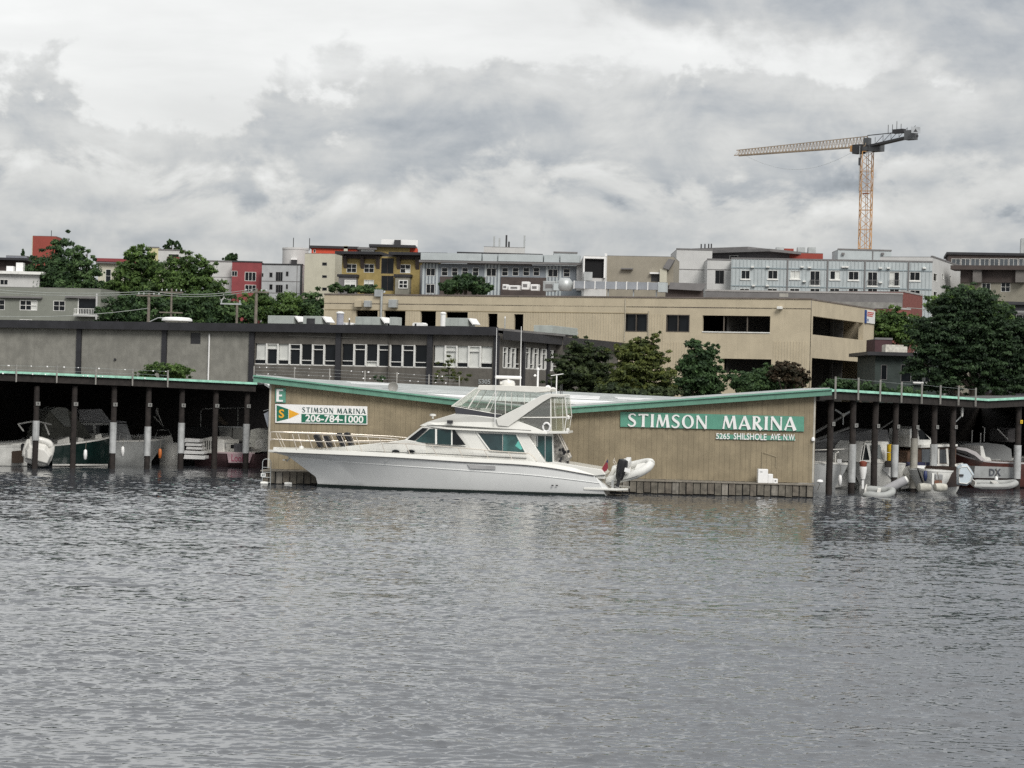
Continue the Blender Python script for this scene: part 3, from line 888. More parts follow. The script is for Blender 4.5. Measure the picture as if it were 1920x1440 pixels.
def ribbon(r, n, tall, blinds, root=gb, fm=WPAINT):
    """strip window: narrow fixed lights alternating with taller framed casements"""
    u0, u1, z0, z1 = r; b = MB(); fw = .07; w = (u1 - u0) / n
    h = z1 - z0
    b.box(u0, u1, .02, .14, z0, z0 + fw)
    sh = {}
    for i in range(n):
        a, c = u0 + i * w, u0 + (i + 1) * w
        if tall[i]:
            b.box(a - .05, a + .07, -.03, .14, z0 + fw, z1); b.box(c - .07, c + .05, -.03, .139, z0 + fw, z1)
            b.box(a + .07, c - .07, .02, .13, z1 - .06, z1); b.box(a + .07, c - .07, .02, .13, z0 + h * .74, z0 + h * .74 + .06)
        else: b.box(a + .07, c - .07, .02, .13, z0 + h * .22, z0 + h * .22 + .06)
    o = b.build('window_frame', fm, root)
    for i in range(n):
        a, c = u0 + i * w, u0 + (i + 1) * w
        zz = [z0 + fw, z0 + h * (.74 if tall[i] else .22), z1]
        for j in range(2):
            g_ = BLIND if (i, j) in blinds else DGLASS
            MB().box(a + .072, c - .072, .15, .17, zz[j] + (.07 if j else 0), zz[j + 1] - .0).build('pane', g_, o)
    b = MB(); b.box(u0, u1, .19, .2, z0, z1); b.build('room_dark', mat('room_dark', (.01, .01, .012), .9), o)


ribbon(r1, 7, (0, 1, 0, 1, 0, 1, 0), {(0, 1), (2, 1), (1, 1)})
ribbon(r2, 7, (0, 1, 0, 1, 0, 1, 0), {(2, 0)})
ribbon(r3, 5, (0, 1, 0, 1, 0), {(0, 1), (1, 1), (1, 0), (2, 1), (3, 1), (3, 0), (4, 1)})
(u0, z0), (u1, z1) = GA.uv(897, 719.5), GA.uv(920, 711.5)
text_on('lettering', '5305', GALV, gb, u0, u1, z0, z1, -.02, .02, .03)
GB2 = Fac(934, 173.6, 1160, 203, 650, zb=2.8)
gw = at(GB2, 'workshop_wing', 'dark grey wing of the long grey building receding behind the conifers', 'building')
ops = [rect(GB2, 943, 974, 652, 691), rect(GB2, 985, 1024, 653, 693), rect(GB2, 1029, 1051, 657, 696)]
shell(GB2, gw, GB2.W, GB2.z(1050, 637), 9, ops, STUD, roof=ROOFG, left=False)
MB().box(-.2, GB2.W, -.5, -.44, GB2.z(1050, 647), GB2.z(1050, 636) + .2).build('roof_band', ROOFD, gw)
for px in (981, 1027): a = GB2.u(px); MB().box(a - .25, a + .25, -.15, 0, 0, GB2.z(1050, 647) - .01).build('pilaster', ROOFD, gw)
for r_, n in zip(ops, (4, 5, 3)): ribbon(r_, n, (1, 0, 1, 0, 1)[:n], set(), gw)

# rooftop plant of the grey building
RT = gH + 2.8 + .15
HV = mat('pale_green_grey_plant', (.36, .39, .37), .5, .08, 1.5, streak=.15)


def roof_unit(px0, px1, py0, py1, label, depth=1.6, hood=True, F=GA, y=.5, m=HV):
    r_ = rect(F, px0, px1, py0, py1, y); zb0 = gH + .15
    o = thing('roof_unit', label, 'air handler', F.w(r_[0], y, zb0), F.rz, 'air handlers on the grey building roof')
    w, h = r_[1] - r_[0], max(.75, r_[3] - zb0)
    MB().box(0, w, 0, depth, .12, h).build('cabinet', m, o, bevel=.02)
    MB().box(.05, w - .05, .05, depth - .05, 0, .12).build('curb', DARKM, o)
    for k in range(1, 3): MB().box(w * k / 3 - .01, w * k / 3 + .01, -.012, .0, .2, h - .08).build('panel_joint', GALV, o)
    if hood:
        b = MB(); b.prism([(w, h * .95), (w + h * .55, h * .32), (w + h * .62, h * .40), (w + .12, h)], lambda x, z, s: (x, .1 + (depth - .2) * s, z)); b.build('hood', SWHITE, o)
    return o


roof_unit(502, 550, 594, 613, 'long pale air handler at the left of the grey roof')
roof_unit(568, 602, 597, 613, 'smaller pale air handler with dark grille and slanted hood')
r_ = rect(GA, 575, 590, 597, 612, .45); MB().box(r_[0], r_[1], .44, .49, gH + .2, r_[3]).build('grille', DARKM, gb)
roof_unit(666, 711, 596, 616, 'pale air handler with slanted white hood in front of the beige building')
roof_unit(828, 876, 598, 618, 'pale air handler beside the tall white duct')
roof_unit(730, 743, 604, 616, 'little grey box between two air handlers', 1.0, False)
roof_unit(1035, 1083, 617, 632, 'pale air handler at the far right end of the grey roof', 1.6, True, GB2, .8)
r_ = rect(GA, 307, 357, 595, 608, 1.5)
o = thing('roof_vent', 'white mushroom shaped vent on the long grey roof', 'vent', GA.w((r_[0] + r_[1]) / 2, 1.5, gH + .15), GA.rz)
hw = (r_[1] - r_[0]) / 2
MB().lathe([(hw * .75, 0), (hw * .75, .22)], (0, 0, 0), 20).build('neck', mat('cream_metal', (.6, .58, .5), .5), o, 40)
MB().lathe([(hw * .9, .20), (hw, .25), (hw * .97, .42), (hw * .8, .52), (hw * .4, .55), (.02, .56)], (0, 0, 0), 24).build('cap', SWHITE, o, 40)
for px0, px1, py0, lab in ((443, 474, 607, 'low white skylight on the grey roof left of the pole'), (641, 660, 605, 'white fan box next to the grey flue'), (773, 795, 605, 'white fan box with a dark side right of the hood'), (493, 504, 609, 'small white dome vent left of the long air handler')):
    r_ = rect(GA, px0, px1, py0, 616, .5); o = thing('roof_box', lab, 'vent', GA.w(r_[0], .5, gH + .15), GA.rz)
    w, h = r_[1] - r_[0], r_[3] - gH - .15
    b = MB(); b.prism([(0, 0), (w, 0), (w, h * .75), (w * .85, h), (w * .12, h), (0, h * .8)], lambda x, z, s: (x, .7 * s, z)); b.build('casing', SWHITE, o, bevel=.02)
    MB().box(w * .2, w * .36, -.012, -.001, h * .2, h * .8).build('slot', DARKM if px0 == 773 else GALV, o)
for px, py0, lab, m_, rr in ((638, 588, 'grey lidded flue beside the beige wall', mat('lilac_grey', (.32, .33, .38), .5), .28), (831, 589, 'tall white duct on the grey roof', SWHITE, .2), (655, 600, 'thin dark pipe with a cross tee on the roof', DARKM, .05), (947, 597, 'thin stand pipe with pale cap at the roof edge', GALV, .04)):
    a = GA.uv(px, py0, .4); o = thing('roof_flue', lab, 'flue', GA.w(a[0], .4, gH + .15), GA.rz)
    h = a[1] - gH - .15
    MB().tube([(0, 0, 0), (0, 0, h)], rr, 10).build('pipe', m_, o, 50); MB().lathe([(rr * 1.2, h), (rr * 1.2, h + .08), (rr * .6, h + .16)], (0, 0, 0), 10).build('cap', SWHITE, o, 50)

# ---------------------------------------------- beige concrete garage building
BA = Fac(607, 225, 1520, 207.5, 600, zb=3.0)
BEI = mat('beige_concrete', (.49, .425, .31), .9, .07, .7, bump=.25, bscale=8, streak=.13)
bg = at(BA, 'parking_building', 'beige ribbed concrete parking building with dark openings behind the grey building', 'building')
bH = BA.z(1060, 557)
px_ops = [(667, 708, 582, 613), (720, 760, 583, 613), (788, 817, 583, 614), (836, 877, 585, 601), (914.5, 932.5, 588, 614), (963.5, 981, 589, 622), (1171, 1214, 588, 622), (1249, 1293, 590, 622.5), (1317, 1444, 592, 622), (1356, 1446, 673, 700)]
ops = [rect(BA, *q) for q in px_ops]
shell(BA, bg, BA.W, bH, 30, ops, BEI, rev=.35, right=False)
MB().box(.0, BA.W, .0, 30, bH - .9, bH - .8).build('roof', mat('brown_roof', (.14, .115, .10), .9, .2, .5), bg)
zf = BA.z(1380, 645)
MB().box(.3, BA.W - .3, .3, 29.5, zf - .15, zf + .15).build('floor', CONC, bg)
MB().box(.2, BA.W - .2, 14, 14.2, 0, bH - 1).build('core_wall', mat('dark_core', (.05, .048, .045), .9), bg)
MB().box(-.05, BA.W + .03, -.07, .25, bH + .003, bH + .12).build('coping', mat('brown_coping', (.15, .125, .11), .8, .2), bg)
zj = BA.z(1060, 586)
MB().box(.1, BA.u(1216), -.03, -.004, zj - .03, zj + .04).build('joint_band', mat('beige_shadow', (.27, .22, .135), .9), bg)  # raised band; the groove's shade is put into its darker beige
for (px0, px1, py1) in ((627, 666, 612), (762, 786, 612), (880, 913, 612), (984, 1170, 640), (1216, 1248, 640), (1450, 1515, 690), (1180, 1300, 690)):
    u0, u1 = BA.u(px0), BA.u(px1); z0, z1 = BA.z(px0, py1), (zj - .06 if px0 < 1400 else BA.z(px0, 640))
    if px0 == 1180: z1 = BA.z(px0, 640)
    b = MB(); k = u0
    while k < u1 - .12: b.box(k, k + .13, -.028, -.004, z0, z1); k += .27
    tag(b.build('concrete_rib', BEI, bg), kind='stuff')
BFR = mat('brown_frame', (.10, .085, .07), .6)
for q in (ops[6], ops[7]): window(bg, q, 2, 1, BFR, DGLASS, .07, .3)
for px in (1355, 1399): a = BA.u(px); MB().box(a - .05, a + .05, .2, .32, ops[8][2], ops[8][3]).build('mullion', BFR, bg)
MB().box(ops[8][0], ops[8][1], -.06, .05, ops[8][2] - .1, ops[8][2] - .002).build('sill', WPAINT, bg)
for px0, px1, py0, py1, m_ in ((668, 680, 563, 576, BEI), (686, 698, 564, 576, GALV), (732, 747, 562, 577, GALV), (1459, 1468, 575, 580, WPAINT)):
    r_ = rect(BA, px0, px1, py0, py1); MB().box(r_[0], r_[1], -.5, -.01, r_[2], r_[3]).build('wall_unit', m_, bg, bevel=.03)
a = BA.u(714); MB().tube([(a, -.12, BA.z(714, 612)), (a, -.12, bH + .3), (a + .1, .3, bH + .35)], .12, 8).build('conduit', GALV, bg, 50)
r_ = rect(BA, 704, 717, 546, 556); MB().box(r_[0], r_[1], -.25, .2, r_[2], r_[3] + .15).build('conduit_box', GALV, bg)
for px in (1171, 1215): a = BA.u(px); MB().tube([(a, -.06, BA.z(px, 640)), (a, -.06, BA.z(px, 560 if px < 1200 else 583))], .05, 6).build('conduit', mat('pale_conduit2', (.42, .38, .3), .6), bg)
BB = Fac(1520, 207.6, 1638, 226, 640, zb=3.0)
bw2 = at(BB, 'parking_wing', 'receding beige end of the parking building with open decks', 'building')
hB = BB.z(1520, 562)
o1 = (BB.u(1523), BB.u(1618), BB.z(1522, 627), BB.z(1522, 592)); o2 = (BB.u(1523), BB.u(1618), 0.3, BB.z(1522, 671))
shell(BB, bw2, BB.W, hB, 20, [o1, o2], BEI, rev=.5, left=False)
MB().box(-.02, BB.W, -.05, .25, hB + .003, hB + .12).build('coping', MATS['brown_coping'], bw2)
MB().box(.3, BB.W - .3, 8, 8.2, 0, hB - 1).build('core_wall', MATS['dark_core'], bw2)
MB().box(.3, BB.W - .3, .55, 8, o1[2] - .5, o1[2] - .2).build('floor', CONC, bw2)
for px in (1560, 1600): a = BB.u(px); MB().box(a - .15, a + .15, 2.0, 2.3, 0, hB - .5).build('column', MATS['dark_core'], bw2)  # columns coloured dark so they read as shaded inside the deck
r_ = (BB.u(1620), BB.u(1637), BB.z(1628, 606), BB.z(1628, 582))
o = at(BB, 'building_sign', 'white sign with red and blue marks at the top corner of the parking building', 'sign')
MB().box(r_[0] + .3, r_[1], -.12, -.01, r_[2], r_[3]).build('panel', SWHITE, o)
MB().box(r_[0] - .1, r_[0] + .29, -.13, -.01, r_[2] - .05, r_[3]).build('blue_band', mat('sign_blue', (.02, .06, .22), .5), o)
w = r_[1] - r_[0] - .3
for k in range(3): MB().box(r_[0] + .42, r_[0] + .3 + w * (.85 - .08 * k), -.135, -.122, r_[3] - .25 - .17 * k, r_[3] - .15 - .17 * k).build('red_line', mat('sign_red', (.5, .06, .05), .5), o)
for k in range(2): MB().box(r_[0] + .45 + .3 * k, r_[0] + .6 + .3 * k, -.135, -.122, r_[2] + .15, r_[2] + .42).build('blue_mark', MATS['sign_blue'], o)

# ---------------------------------------------- far row of apartment houses
OLIVE = mat('olive_brick', (.32, .245, .095), .9, .12, 2, bump=.3, bscale=10)
BGREY = mat('blue_grey_siding', (.20, .225, .25), .8, .08, 1)
BPALE = mat('pale_blue_siding', (.43, .47, .48), .8, .06, 1)
CREAM = mat('cream_render', (.50, .48, .39), .9, .06, 1, streak=.08)
PWHT = mat('pale_panel', (.52, .52, .51), .8, .06, .8, streak=.1)
REDP = mat('red_panel', (.235, .045, .05), .7, .1, 1)
ORED = mat('orange_red_panel', (.55, .07, .03), .7, .08, 1)
TAUPE = mat('taupe_render', (.285, .26, .21), .9, .06, 1, streak=.08)
BRICK = mat('red_brick', (.19, .065, .055), .9, .15, 3, bump=.3)
BRDARK = mat('dark_brown_siding', (.07, .055, .05), .85, .15, 1)
SLATE = mat('slate_grey', (.17, .165, .165), .85, .1, 1)


def house(name, label, px0, px1, py0, py1, Y0, Y1=None, m=None, depth=9, wins=(), roofm=None, cap=None, zb=None, cat='building', wcols=2, wrows=2, fm=None, over=0.0, gm=None):
    """plain box house from its facade's pixel box; wins = pixel boxes (x0,x1,y0,y1[,cols,rows[,blinds]])"""
    Y1 = Y1 or Y0
    zg = zb if zb is not None else ground_z(Y0)
    F = Fac(px0, Y0, px1, Y1, (py0 + py1) / 2, zb=zg)
    root = at(F, name, label, cat)
    H = F.z((px0 + px1) / 2, py0)
    rs_ = [rect(F, *q[:4]) for q in wins]
    shell(F, root, F.W, H, depth, rs_, m, roof=None if over else (roofm or ROOFG))
    for q, r_ in zip(wins, rs_):
        window(root, r_, q[4] if len(q) > 4 else wcols, q[5] if len(q) > 5 else wrows, q[7] if len(q) > 7 else fm, gm, max(.035, (r_[1] - r_[0]) * .035), blinds=q[6] if len(q) > 6 else ())
    if cap: MB().box(-.04, F.W + .04, -.05, .2, H + .003 if not over else H + .0, H + .18).build('coping', cap, root)
    if over: MB().box(-over, F.W + over, -over, depth, H, H + .3).build('roof', roofm or ROOFD, root)
    return F, root, H


# left end
F, gl, H = house('apartment_house', 'sage grey apartment block with white windows at the far left', -30, 188, 540, 612, 235, 233, mat('sage_render', (.215, .225, .195), .9, .06, 1, streak=.08), 12,
                 [(-12, 9, 562, 581), (37, 70, 563, 582, 3, 2, {(2, 1), (2, 0)}), (100, 122, 564, 583), (146, 183, 559, 592, 1, 1), (37, 60, 599, 609, 2, 1)], wrows=2)
for (px0, px1) in ((0, 80), (124, 182)):
    r_ = rect(F, px0, px1, 556, 559); MB().box(r_[0], r_[1], -.35, -.01, r_[2], r_[3]).build('canopy_ledge', SLATE, gl)
r_ = rect(F, 145, 184, 579, 592); b = MB()
b.box(r_[0], r_[1], -1.0, -.96, r_[3] - .05, r_[3]); b.box(r_[0], r_[1], -1.0, -.96, r_[2] + .1, r_[2] + .15)
for k in range(14): x = r_[0] + (r_[1] - r_[0] - .04) * k / 13; b.box(x, x + .04, -.995, -.965, r_[2] + .15, r_[3] - .05)
b.build('balcony_rail', WPAINT, gl); MB().box(r_[0] - .05, r_[1] + .05, -1.05, -.01, r_[2] - .1, r_[2] + .09).build('balcony_floor', PWHT, gl)
u_ = F.u(186); MB().box(u_ - .12, u_, -1.05, -.8, 0, H - .5).build('post', PWHT, gl)
F, rt, H = house('white_house', 'white upper floor with slanting roof behind the sage apartment block', -20, 74, 514, 545, 246, None, PWHT, 6, [(0, 15, 524, 534, 2, 1)], over=.5, roofm=WPAINT)
for k, px in enumerate((8, 26)): r_ = rect(F, px, px + 13, 505, 513); MB().box(r_[0], r_[1], 1, 2, H + .301, H + .3 + (.6 if k == 0 else 1.0)).build('roof_box', SWHITE, rt)
house('dark_house', 'dark roofed house at the left edge behind the white upper floor', -20, 36, 488, 520, 300, None, BRDARK, 8, [], over=1.2, roofm=ROOFD)
house('penthouse', 'small grey flat roof box behind the dark roofed house', 11, 50, 480, 494, 330, None, mat('lilac_box', (.2, .21, .24), .8), 6, [])
F, rt, H = house('red_tower', 'plain brick red stair tower rising behind the left trees', 60, 104, 443, 560, 330, 330, mat('red_tower_panel', (.27, .055, .04), .8, .06, .6), 4, [])
MB().box(-.1, .0, .0, 1.2, 2, H).build('pale_edge', CREAM, rt)
MB().tube([(F.u(91, 440), 2, H), (F.u(91, 440), 2, H + 1)], .05).build('antenna', DARKM, rt)
F, rt, H = house('red_roofed_house', 'pale house with red fascia half hidden behind the left trees', 183, 300, 494, 590, 290, None, CREAM, 9, [(198, 208, 505, 530, 1, 2), (232, 242, 505, 530, 1, 2), (198, 208, 545, 560, 1, 2)])
r_ = rect(F, 181, 240, 485, 491); MB().box(r_[0], r_[1], -.6, 6, r_[2], r_[3]).build('red_fascia', REDP, rt)
r_ = rect(F, 181, 240, 491, 494); MB().box(r_[0], r_[1], -.5, 6, r_[2] - .02, r_[2] + .2).build('soffit', SLATE, rt)
house('yellow_house', 'pale yellow box house top behind the second tree', 276, 297, 465, 520, 320, None, mat('pale_yellow', (.55, .5, .3), .9), 6, [], cap=SLATE)
F, rt, H = house('arched_house', 'white rooftop loggia with a red base behind the trees', 296, 346, 470, 540, 315, None, PWHT, 6, [(315, 336, 476, 489, 1, 1)], cap=SLATE)
r_ = rect(F, 314, 337, 482, 488); MB().box(r_[0], r_[1], -.05, -.005, r_[2], r_[3]).build('red_rail', REDP, rt)
F, rt, H = house('white_panel_house', 'white panel apartment block left of the red panel block', 384, 434, 491, 600, 290, None, PWHT, 9, [], cap=SLATE)
for py in (520, 550): MB().box(0, F.W, -.03, -.004, F.z(410, py), F.z(410, py) + .06).build('panel_joint', SLATE, rt)
F, rt, H = house('red_panel_house', 'dark red panel apartment block with white framed windows', 434, 490, 492, 600, 288, None, REDP, 9, [(434.5, 445, 508, 518, 2, 1), (459, 480, 510, 527, 3, 1), (459, 480, 534, 549, 3, 1)], cap=DARKM)
F, rt, H = house('grey_panel_house', 'pale grey panel apartment block with small dark windows', 490, 566, 497, 600, 286, 285, mat('pale_grey_panel', (.40, .41, .42), .85, .08, 1), 9,
                 [(490.5, 494, 512, 519, 1, 1), (505, 511, 511, 520, 1, 1), (517, 530, 510, 528, 3, 1), (536, 541, 509, 518, 1, 1), (505, 511, 533, 543, 1, 1), (517, 530, 534, 549, 3, 1), (536, 540, 533, 542, 1, 1)], cap=DARKM, fm=SLATE)
MB().box(F.W - .25, F.W + .02, -.06, -.003, 0, H).build('dark_corner', DARKM, rt)
for py in (528, 550): MB().box(.05, F.W - .3, -.03, -.004, F.z(530, py), F.z(530, py) + .07).build('panel_joint', SLATE, rt)
for px in (553,): u_ = F.u(px); MB().box(u_, u_ + .06, -.028, -.004, 0, H).build('panel_joint', SLATE, rt)
a, c = P(526, 500, 296), P(575, 500, 296)
o = thing('drum_tower', 'round pale concrete drum with a vent above the grey panel block', 'tower', ((a.x + c.x) / 2, 298, 6), 0)
rr = (c.x - a.x) / 2; hh_ = P(550, 467, 296).z - 6
MB().lathe([(rr, 0), (rr, hh_), (rr * 1.03, hh_ + .01), (rr * 1.03, hh_ + .25), (.1, hh_ + .26)], (0, 0, 0), 28).build('drum', PWHT, o, 40)
MB().box(-.3, .4, -rr - .5, -rr + .3, hh_ - 2.2, hh_ - 1.4).build('vent', DARKM, o); MB().box(-.35, .45, -rr - .6, -rr + .2, hh_ - 1.4, hh_ - 1.2).build('vent_hood', SWHITE, o)
for dx in (-.3, 1.8): MB().tube([(dx, 0, hh_), (dx, 0, hh_ + 1.6)], .05).build('antenna', DARKM, o)
F, rt, H = house('cream_house', 'cream windowless house end with three small slots left of the olive house', 570, 627, 476, 600, 276, 275.4, CREAM, 9, [(604, 613, 492, 498, 1, 1), (604, 613, 516, 521, 1, 1), (604, 613, 539, 545, 1, 1)], fm=SLATE)
F, rt, H = house('red_penthouse', 'orange red rooftop structure above the cream house', 584, 668, 466, 480, 286, None, ORED, 8, [(588, 592, 468, 474, 1, 1)], over=.3, roofm=ROOFD)
r_ = rect(F, 645, 652, 464, 478); MB().box(r_[0], r_[1], -.3, .2, r_[2], r_[3] + .2).build('cream_fin', CREAM, rt)
# olive apartment house
F, rt, H = house('olive_house', 'olive brick apartment house with dark flat roofs and white windows', 640, 791, 481, 600, 262, 260.5, OLIVE, 11,
                 [(650, 668.5, 495, 511, 2, 2), (682.5, 701.5, 495, 511, 2, 2), (750.5, 769.5, 496, 512, 2, 2, {(1, 0)}), (682.5, 701, 525, 540, 2, 2, {(0, 1), (1, 1)}), (715, 738, 484, 513, 2, 1, (), BRDARK), (715, 738, 517, 545, 2, 1, (), BRDARK)])  # the two dark-framed middle windows stand in for a shaded balcony recess
for (px0, px1) in ((633, 718), (733, 842)):
    u0, u1 = F.u(px0, 476), F.u(px1, 476); z = F.z(690, 478)
    MB().box(u0, u1, -1.3, 9, z, z + .32).build('roof', ROOFD, rt)
    b = MB(); b.box(u0 + .8, min(u1 - .3, F.W), -.25, -.01, z - .45, z - .005); b.build('eave_board', BRDARK, rt)
for px in (644, 676, 705, 744, 779): u_ = F.u(px); b = MB(); b.prism([(-.02, 0), (-.7, 1.4), (-.02, 1.4)], lambda y, z, s, u_=u_: (u_ - .2 + .4 * s, y, F.z(690, 480) - 1.46 + z)); b.build('bracket', BRDARK, rt)
for (px0, px1, w_) in ((638, 671, (646, 668)), (744, 771, (747.5, 765))):
    r_ = rect(F, px0, px1, 520, 548); MB().box(r_[0], r_[1], -.9, -.01, 0, r_[3]).build('bay', SLATE if px0 < 700 else mat('grey_bay', (.25, .24, .2), .85), rt)
    MB().box(r_[0] - .15, r_[1] + .15, -1.05, -.01, r_[3] + .004, r_[3] + .3).build('bay_roof', ROOFD, rt)
    q = rect(F, w_[0], w_[1], 525, 541, -.9); w = window(rt, q, 2, 2, None, None, .1, .0, blinds={(0, 1), (1, 1)} if px0 < 700 else (), y0=-.06); w.location.y = -.92
MB().box(F.u(790) - .35, F.u(790), -.12, -.005, 0, H - .9).build('grey_corner', SLATE, rt)
F2, rt, H = house('olive_penthouse', 'olive rooftop storey with a white wing above the olive house', 703, 768, 464, 490, 272, None, OLIVE, 5, [], over=.7, roofm=ROOFD)
r_ = rect(F2, 677, 702, 468, 474); MB().box(r_[0], r_[1], 0, 4, r_[2] - 1, r_[3]).build('white_wing', SWHITE, rt); MB().box(r_[0] - .4, r_[1] + .3, -.5, 4, r_[3] + .003, r_[3] + .25).build('wing_roof', SLATE, rt)
r_ = rect(F2, 768, 782, 465, 473); MB().box(r_[0], r_[1], .5, 3, r_[2] - 1, r_[3]).build('red_box', ORED, rt)
r_ = rect(F2, 710, 782, 447, 462); MB().box(r_[0] + .2, r_[1], 2.0, 2.3, H + .3, r_[3]).build('white_screen', SWHITE, rt)
MB().box(F2.u(733), F2.u(745), 1.2, 1.9, H + .301, H + 1.0).build('roof_fan', DARKM, rt)
# blue-grey apartment house
wn = [(799, 816, 503, 517, 2, 1), (799, 815, 533, 550, 2, 1)] + [(px, px + 11.5, 502, 517, 1, 2) for px in (828, 847, 866, 886, 941, 961, 981, 1000)] + [(912, 930.5, 503, 518, 2, 1), (1027.5, 1046, 505, 519, 2, 1), (1056.5, 1068.5, 504, 519, 1, 2)]
F, rt, H = house('blue_grey_house', 'long blue grey apartment house with small white windows', 790, 1090, 497, 600, 255, 252.5, BGREY, 11, wn)
z = F.z(940, 495)
MB().box(-.2, F.W + .2, -.9, .4, z, z + .25).build('eave', SLATE, rt)
for (px0, px1) in ((791, 905), (906, 935), (936, 1020), (1021, 1051), (1052, 1089)):
    r_ = rect(F, px0, px1, 484, 494); MB().box(r_[0] + .03, r_[1] - .03, -.7 - .25 * (px0 in (791, 936, 1052)), .4, z + .253, z + 1.05).build('parapet_panel', BPALE, rt)
for (px0, px1) in ((792, 820), (908, 934), (1023, 1050)):
    r_ = rect(F, px0, px1, 498, 560)
    b = MB(); q = [rect(F, *w_[:4]) for w_ in wn if px0 < w_[0] < px1]
    x = r_[0]
    while x < r_[1]:
        cut = sorted([(w_[2], w_[3]) for w_ in q if w_[0] - .2 < x < w_[1] + .1]); zz = 0
        for (a_, c_) in cut + [(z, z)]:
            if a_ - zz > .2: b.box(x, x + .22, -.06, -.004, zz, a_ - .05)
            zz = c_ + .05
        x += .38
    tag(b.build('batten', BPALE, rt), kind='stuff')
MB().box(F.u(822), F.u(907), -.12, -.004, 0, F.z(860, 519)).build('brown_panel', BRDARK, rt); MB().box(F.u(936), F.u(1021), -.12, -.004, 0, F.z(980, 520)).build('brown_panel', BRDARK, rt)
MB().box(F.u(1078), F.u(1090), -.3, -.02, F.z(1084, 545), F.z(1084, 486)).build('stair_screen', PWHT, rt)
F2, rt, H = house('dark_roof_penthouse', 'dark flat roofed storey over the blue grey house', 876, 998, 480, 500, 268, None, BRDARK, 6, [], over=1.2, roofm=ROOFD)
F2, rt, H = house('white_plant_box', 'white rooftop box with dark antennas over the dark flat roof', 907, 984, 464, 480, 280, None, PWHT, 5, [])
for px, h in ((921, 1.4), (931, 1.2), (944, 1.6), (949, .8), (978, 1.6)): u_ = F2.u(px); MB().box(u_ - .1, u_ + .12, 1, 1.3, H + .06, H + h).build('antenna', DARKM if px in (944, 949) else GALV, rt)
house('blue_penthouse', 'pale blue low storey at the right end of the blue grey house', 1038, 1082, 475, 500, 262, None, BPALE, 5, [], cap=SLATE)
# taupe block with the open loading bay
F, rt, H = house('taupe_block', 'taupe windowless block beside a white framed open bay', 1137, 1262, 481, 600, 247, 246, TAUPE, 9, [])
MB().box(-.25, 0.0, -.25, .0, 0, H + .25).build('white_edge', SWHITE, rt)
for px0, px1, py0, py1, m_ in ((1165, 1187, 503, 505.5, SLATE), (1219, 1238, 511, 514, SWHITE)): r_ = rect(F, px0, px1, py0, py1); MB().box(r_[0], r_[1], -.5, -.02, r_[2], r_[3]).build('wall_fitting', m_, rt)
r_ = rect(F, 1221, 1236, 514, 528); MB().box(r_[0], r_[1], -.03, -.006, r_[2], r_[3]).build('doorway', DARKM, rt)
b = MB(); u_ = F.u(1240); b.prism([(u_, F.z(1240, 503)), (u_ + .6, F.z(1240, 486)), (u_ + 1.25, F.z(1240, 486) - .1), (u_ + .65, F.z(1240, 503) - .2)], lambda x, z, s: (x, -1.0 + .9 * s, z)); b.build('slanted_hood', SLATE, rt)
r_ = rect(F, 1238, 1251, 505, 530); MB().box(r_[0], r_[1], -.8, -.01, r_[2], r_[3]).build('duct_box', CREAM, rt)
F, rt, H = house('open_bay', 'black open bay framed in white left of the taupe block', 1093, 1136, 481, 600, 246, None, PWHT, 7, [])
r_ = rect(F, 1096, 1132, 486, 521); MB().box(r_[0], r_[1], -.02, -.004, r_[2], r_[3]).build('bay_shade_sheet', mat('bay_shade_black', (.006, .006, .007), .95), rt)  # no hole here: the bay's dark interior is a black sheet on the wall
b = MB(); b.box(r_[0] - .15, r_[0], -.4, -.003, r_[2], r_[3] + .3); b.box(r_[1], r_[1] + .18, -.4, -.003, r_[2], r_[3] + .3); b.box(r_[0], r_[1], -.39, -.003, r_[3] + .05, r_[3] + .28); b.build('bay_frame', SWHITE, rt)
r_ = rect(F, 1094, 1110, 511, 527); MB().box(r_[0], r_[1], -1.2, -.5, r_[2], r_[3]).build('bay_box', GALV, rt)
# silver duct and odds on the beige roof
F = Fac(1000, 236, 1260, 232, 545, zb=12)
o = at(F, 'roof_duct', 'long silver duct lying across the beige building roof', 'duct')
a, c = F.uv(1078, 534), F.uv(1236, 537)
MB().bar((a[0], 0, a[1]), (c[0], 0, c[1]), .7, .75).build('duct', mat('silver_duct', (.42, .44, .47), .35, .1, 1, metal=.6), o)
for k in range(9): x = a[0] + (c[0] - a[0]) * k / 8; zz = a[1] + (c[1] - a[1]) * k / 8; MB().box(x - .05, x + .05, -.39, .39, zz - .41, zz + .41).build('flange', SWHITE, o)
for f in (.1, .4, .7, .97): x = a[0] + (c[0] - a[0]) * f; MB().box(x - .06, x + .06, -.06, .06, 1.0, a[1] - .35).build('stand', GALV, o)
r_ = rect(F, 1236, 1250, 530, 548); MB().box(r_[0], r_[1], -.5, .5, r_[2], r_[3]).build('elbow', BPALE, o)
for px0, px1, py0, py1, lab in ((942, 951, 533, 543, 'first white cooling box on the beige roof'), (953, 974, 535, 544, 'second, wider cooling box on the beige roof'), (978, 991, 528, 543, 'tall pale cooling box with a round top on the beige roof'), (995, 1009, 533, 545, 'white cooling box with a dark label on the beige roof'), (1018, 1040, 527, 546, 'big grey cooling cabinet on the beige roof')):
    r_ = rect(F, px0, px1, py0, py1); o = thing('cooling_box', lab, 'cooling unit', F.w(r_[0], 0, r_[2]), F.rz, 'cooling boxes on the beige roof')
    w, h = r_[1] - r_[0], r_[3] - r_[2]
    MB().box(0, w, 0, .8, 0, h).build('casing', SWHITE if px0 < 1010 else GALV, o, bevel=.04); MB().box(w * .2, w * .8, -.02, -.002, h * .3, h * .7).build('grille', SLATE, o)
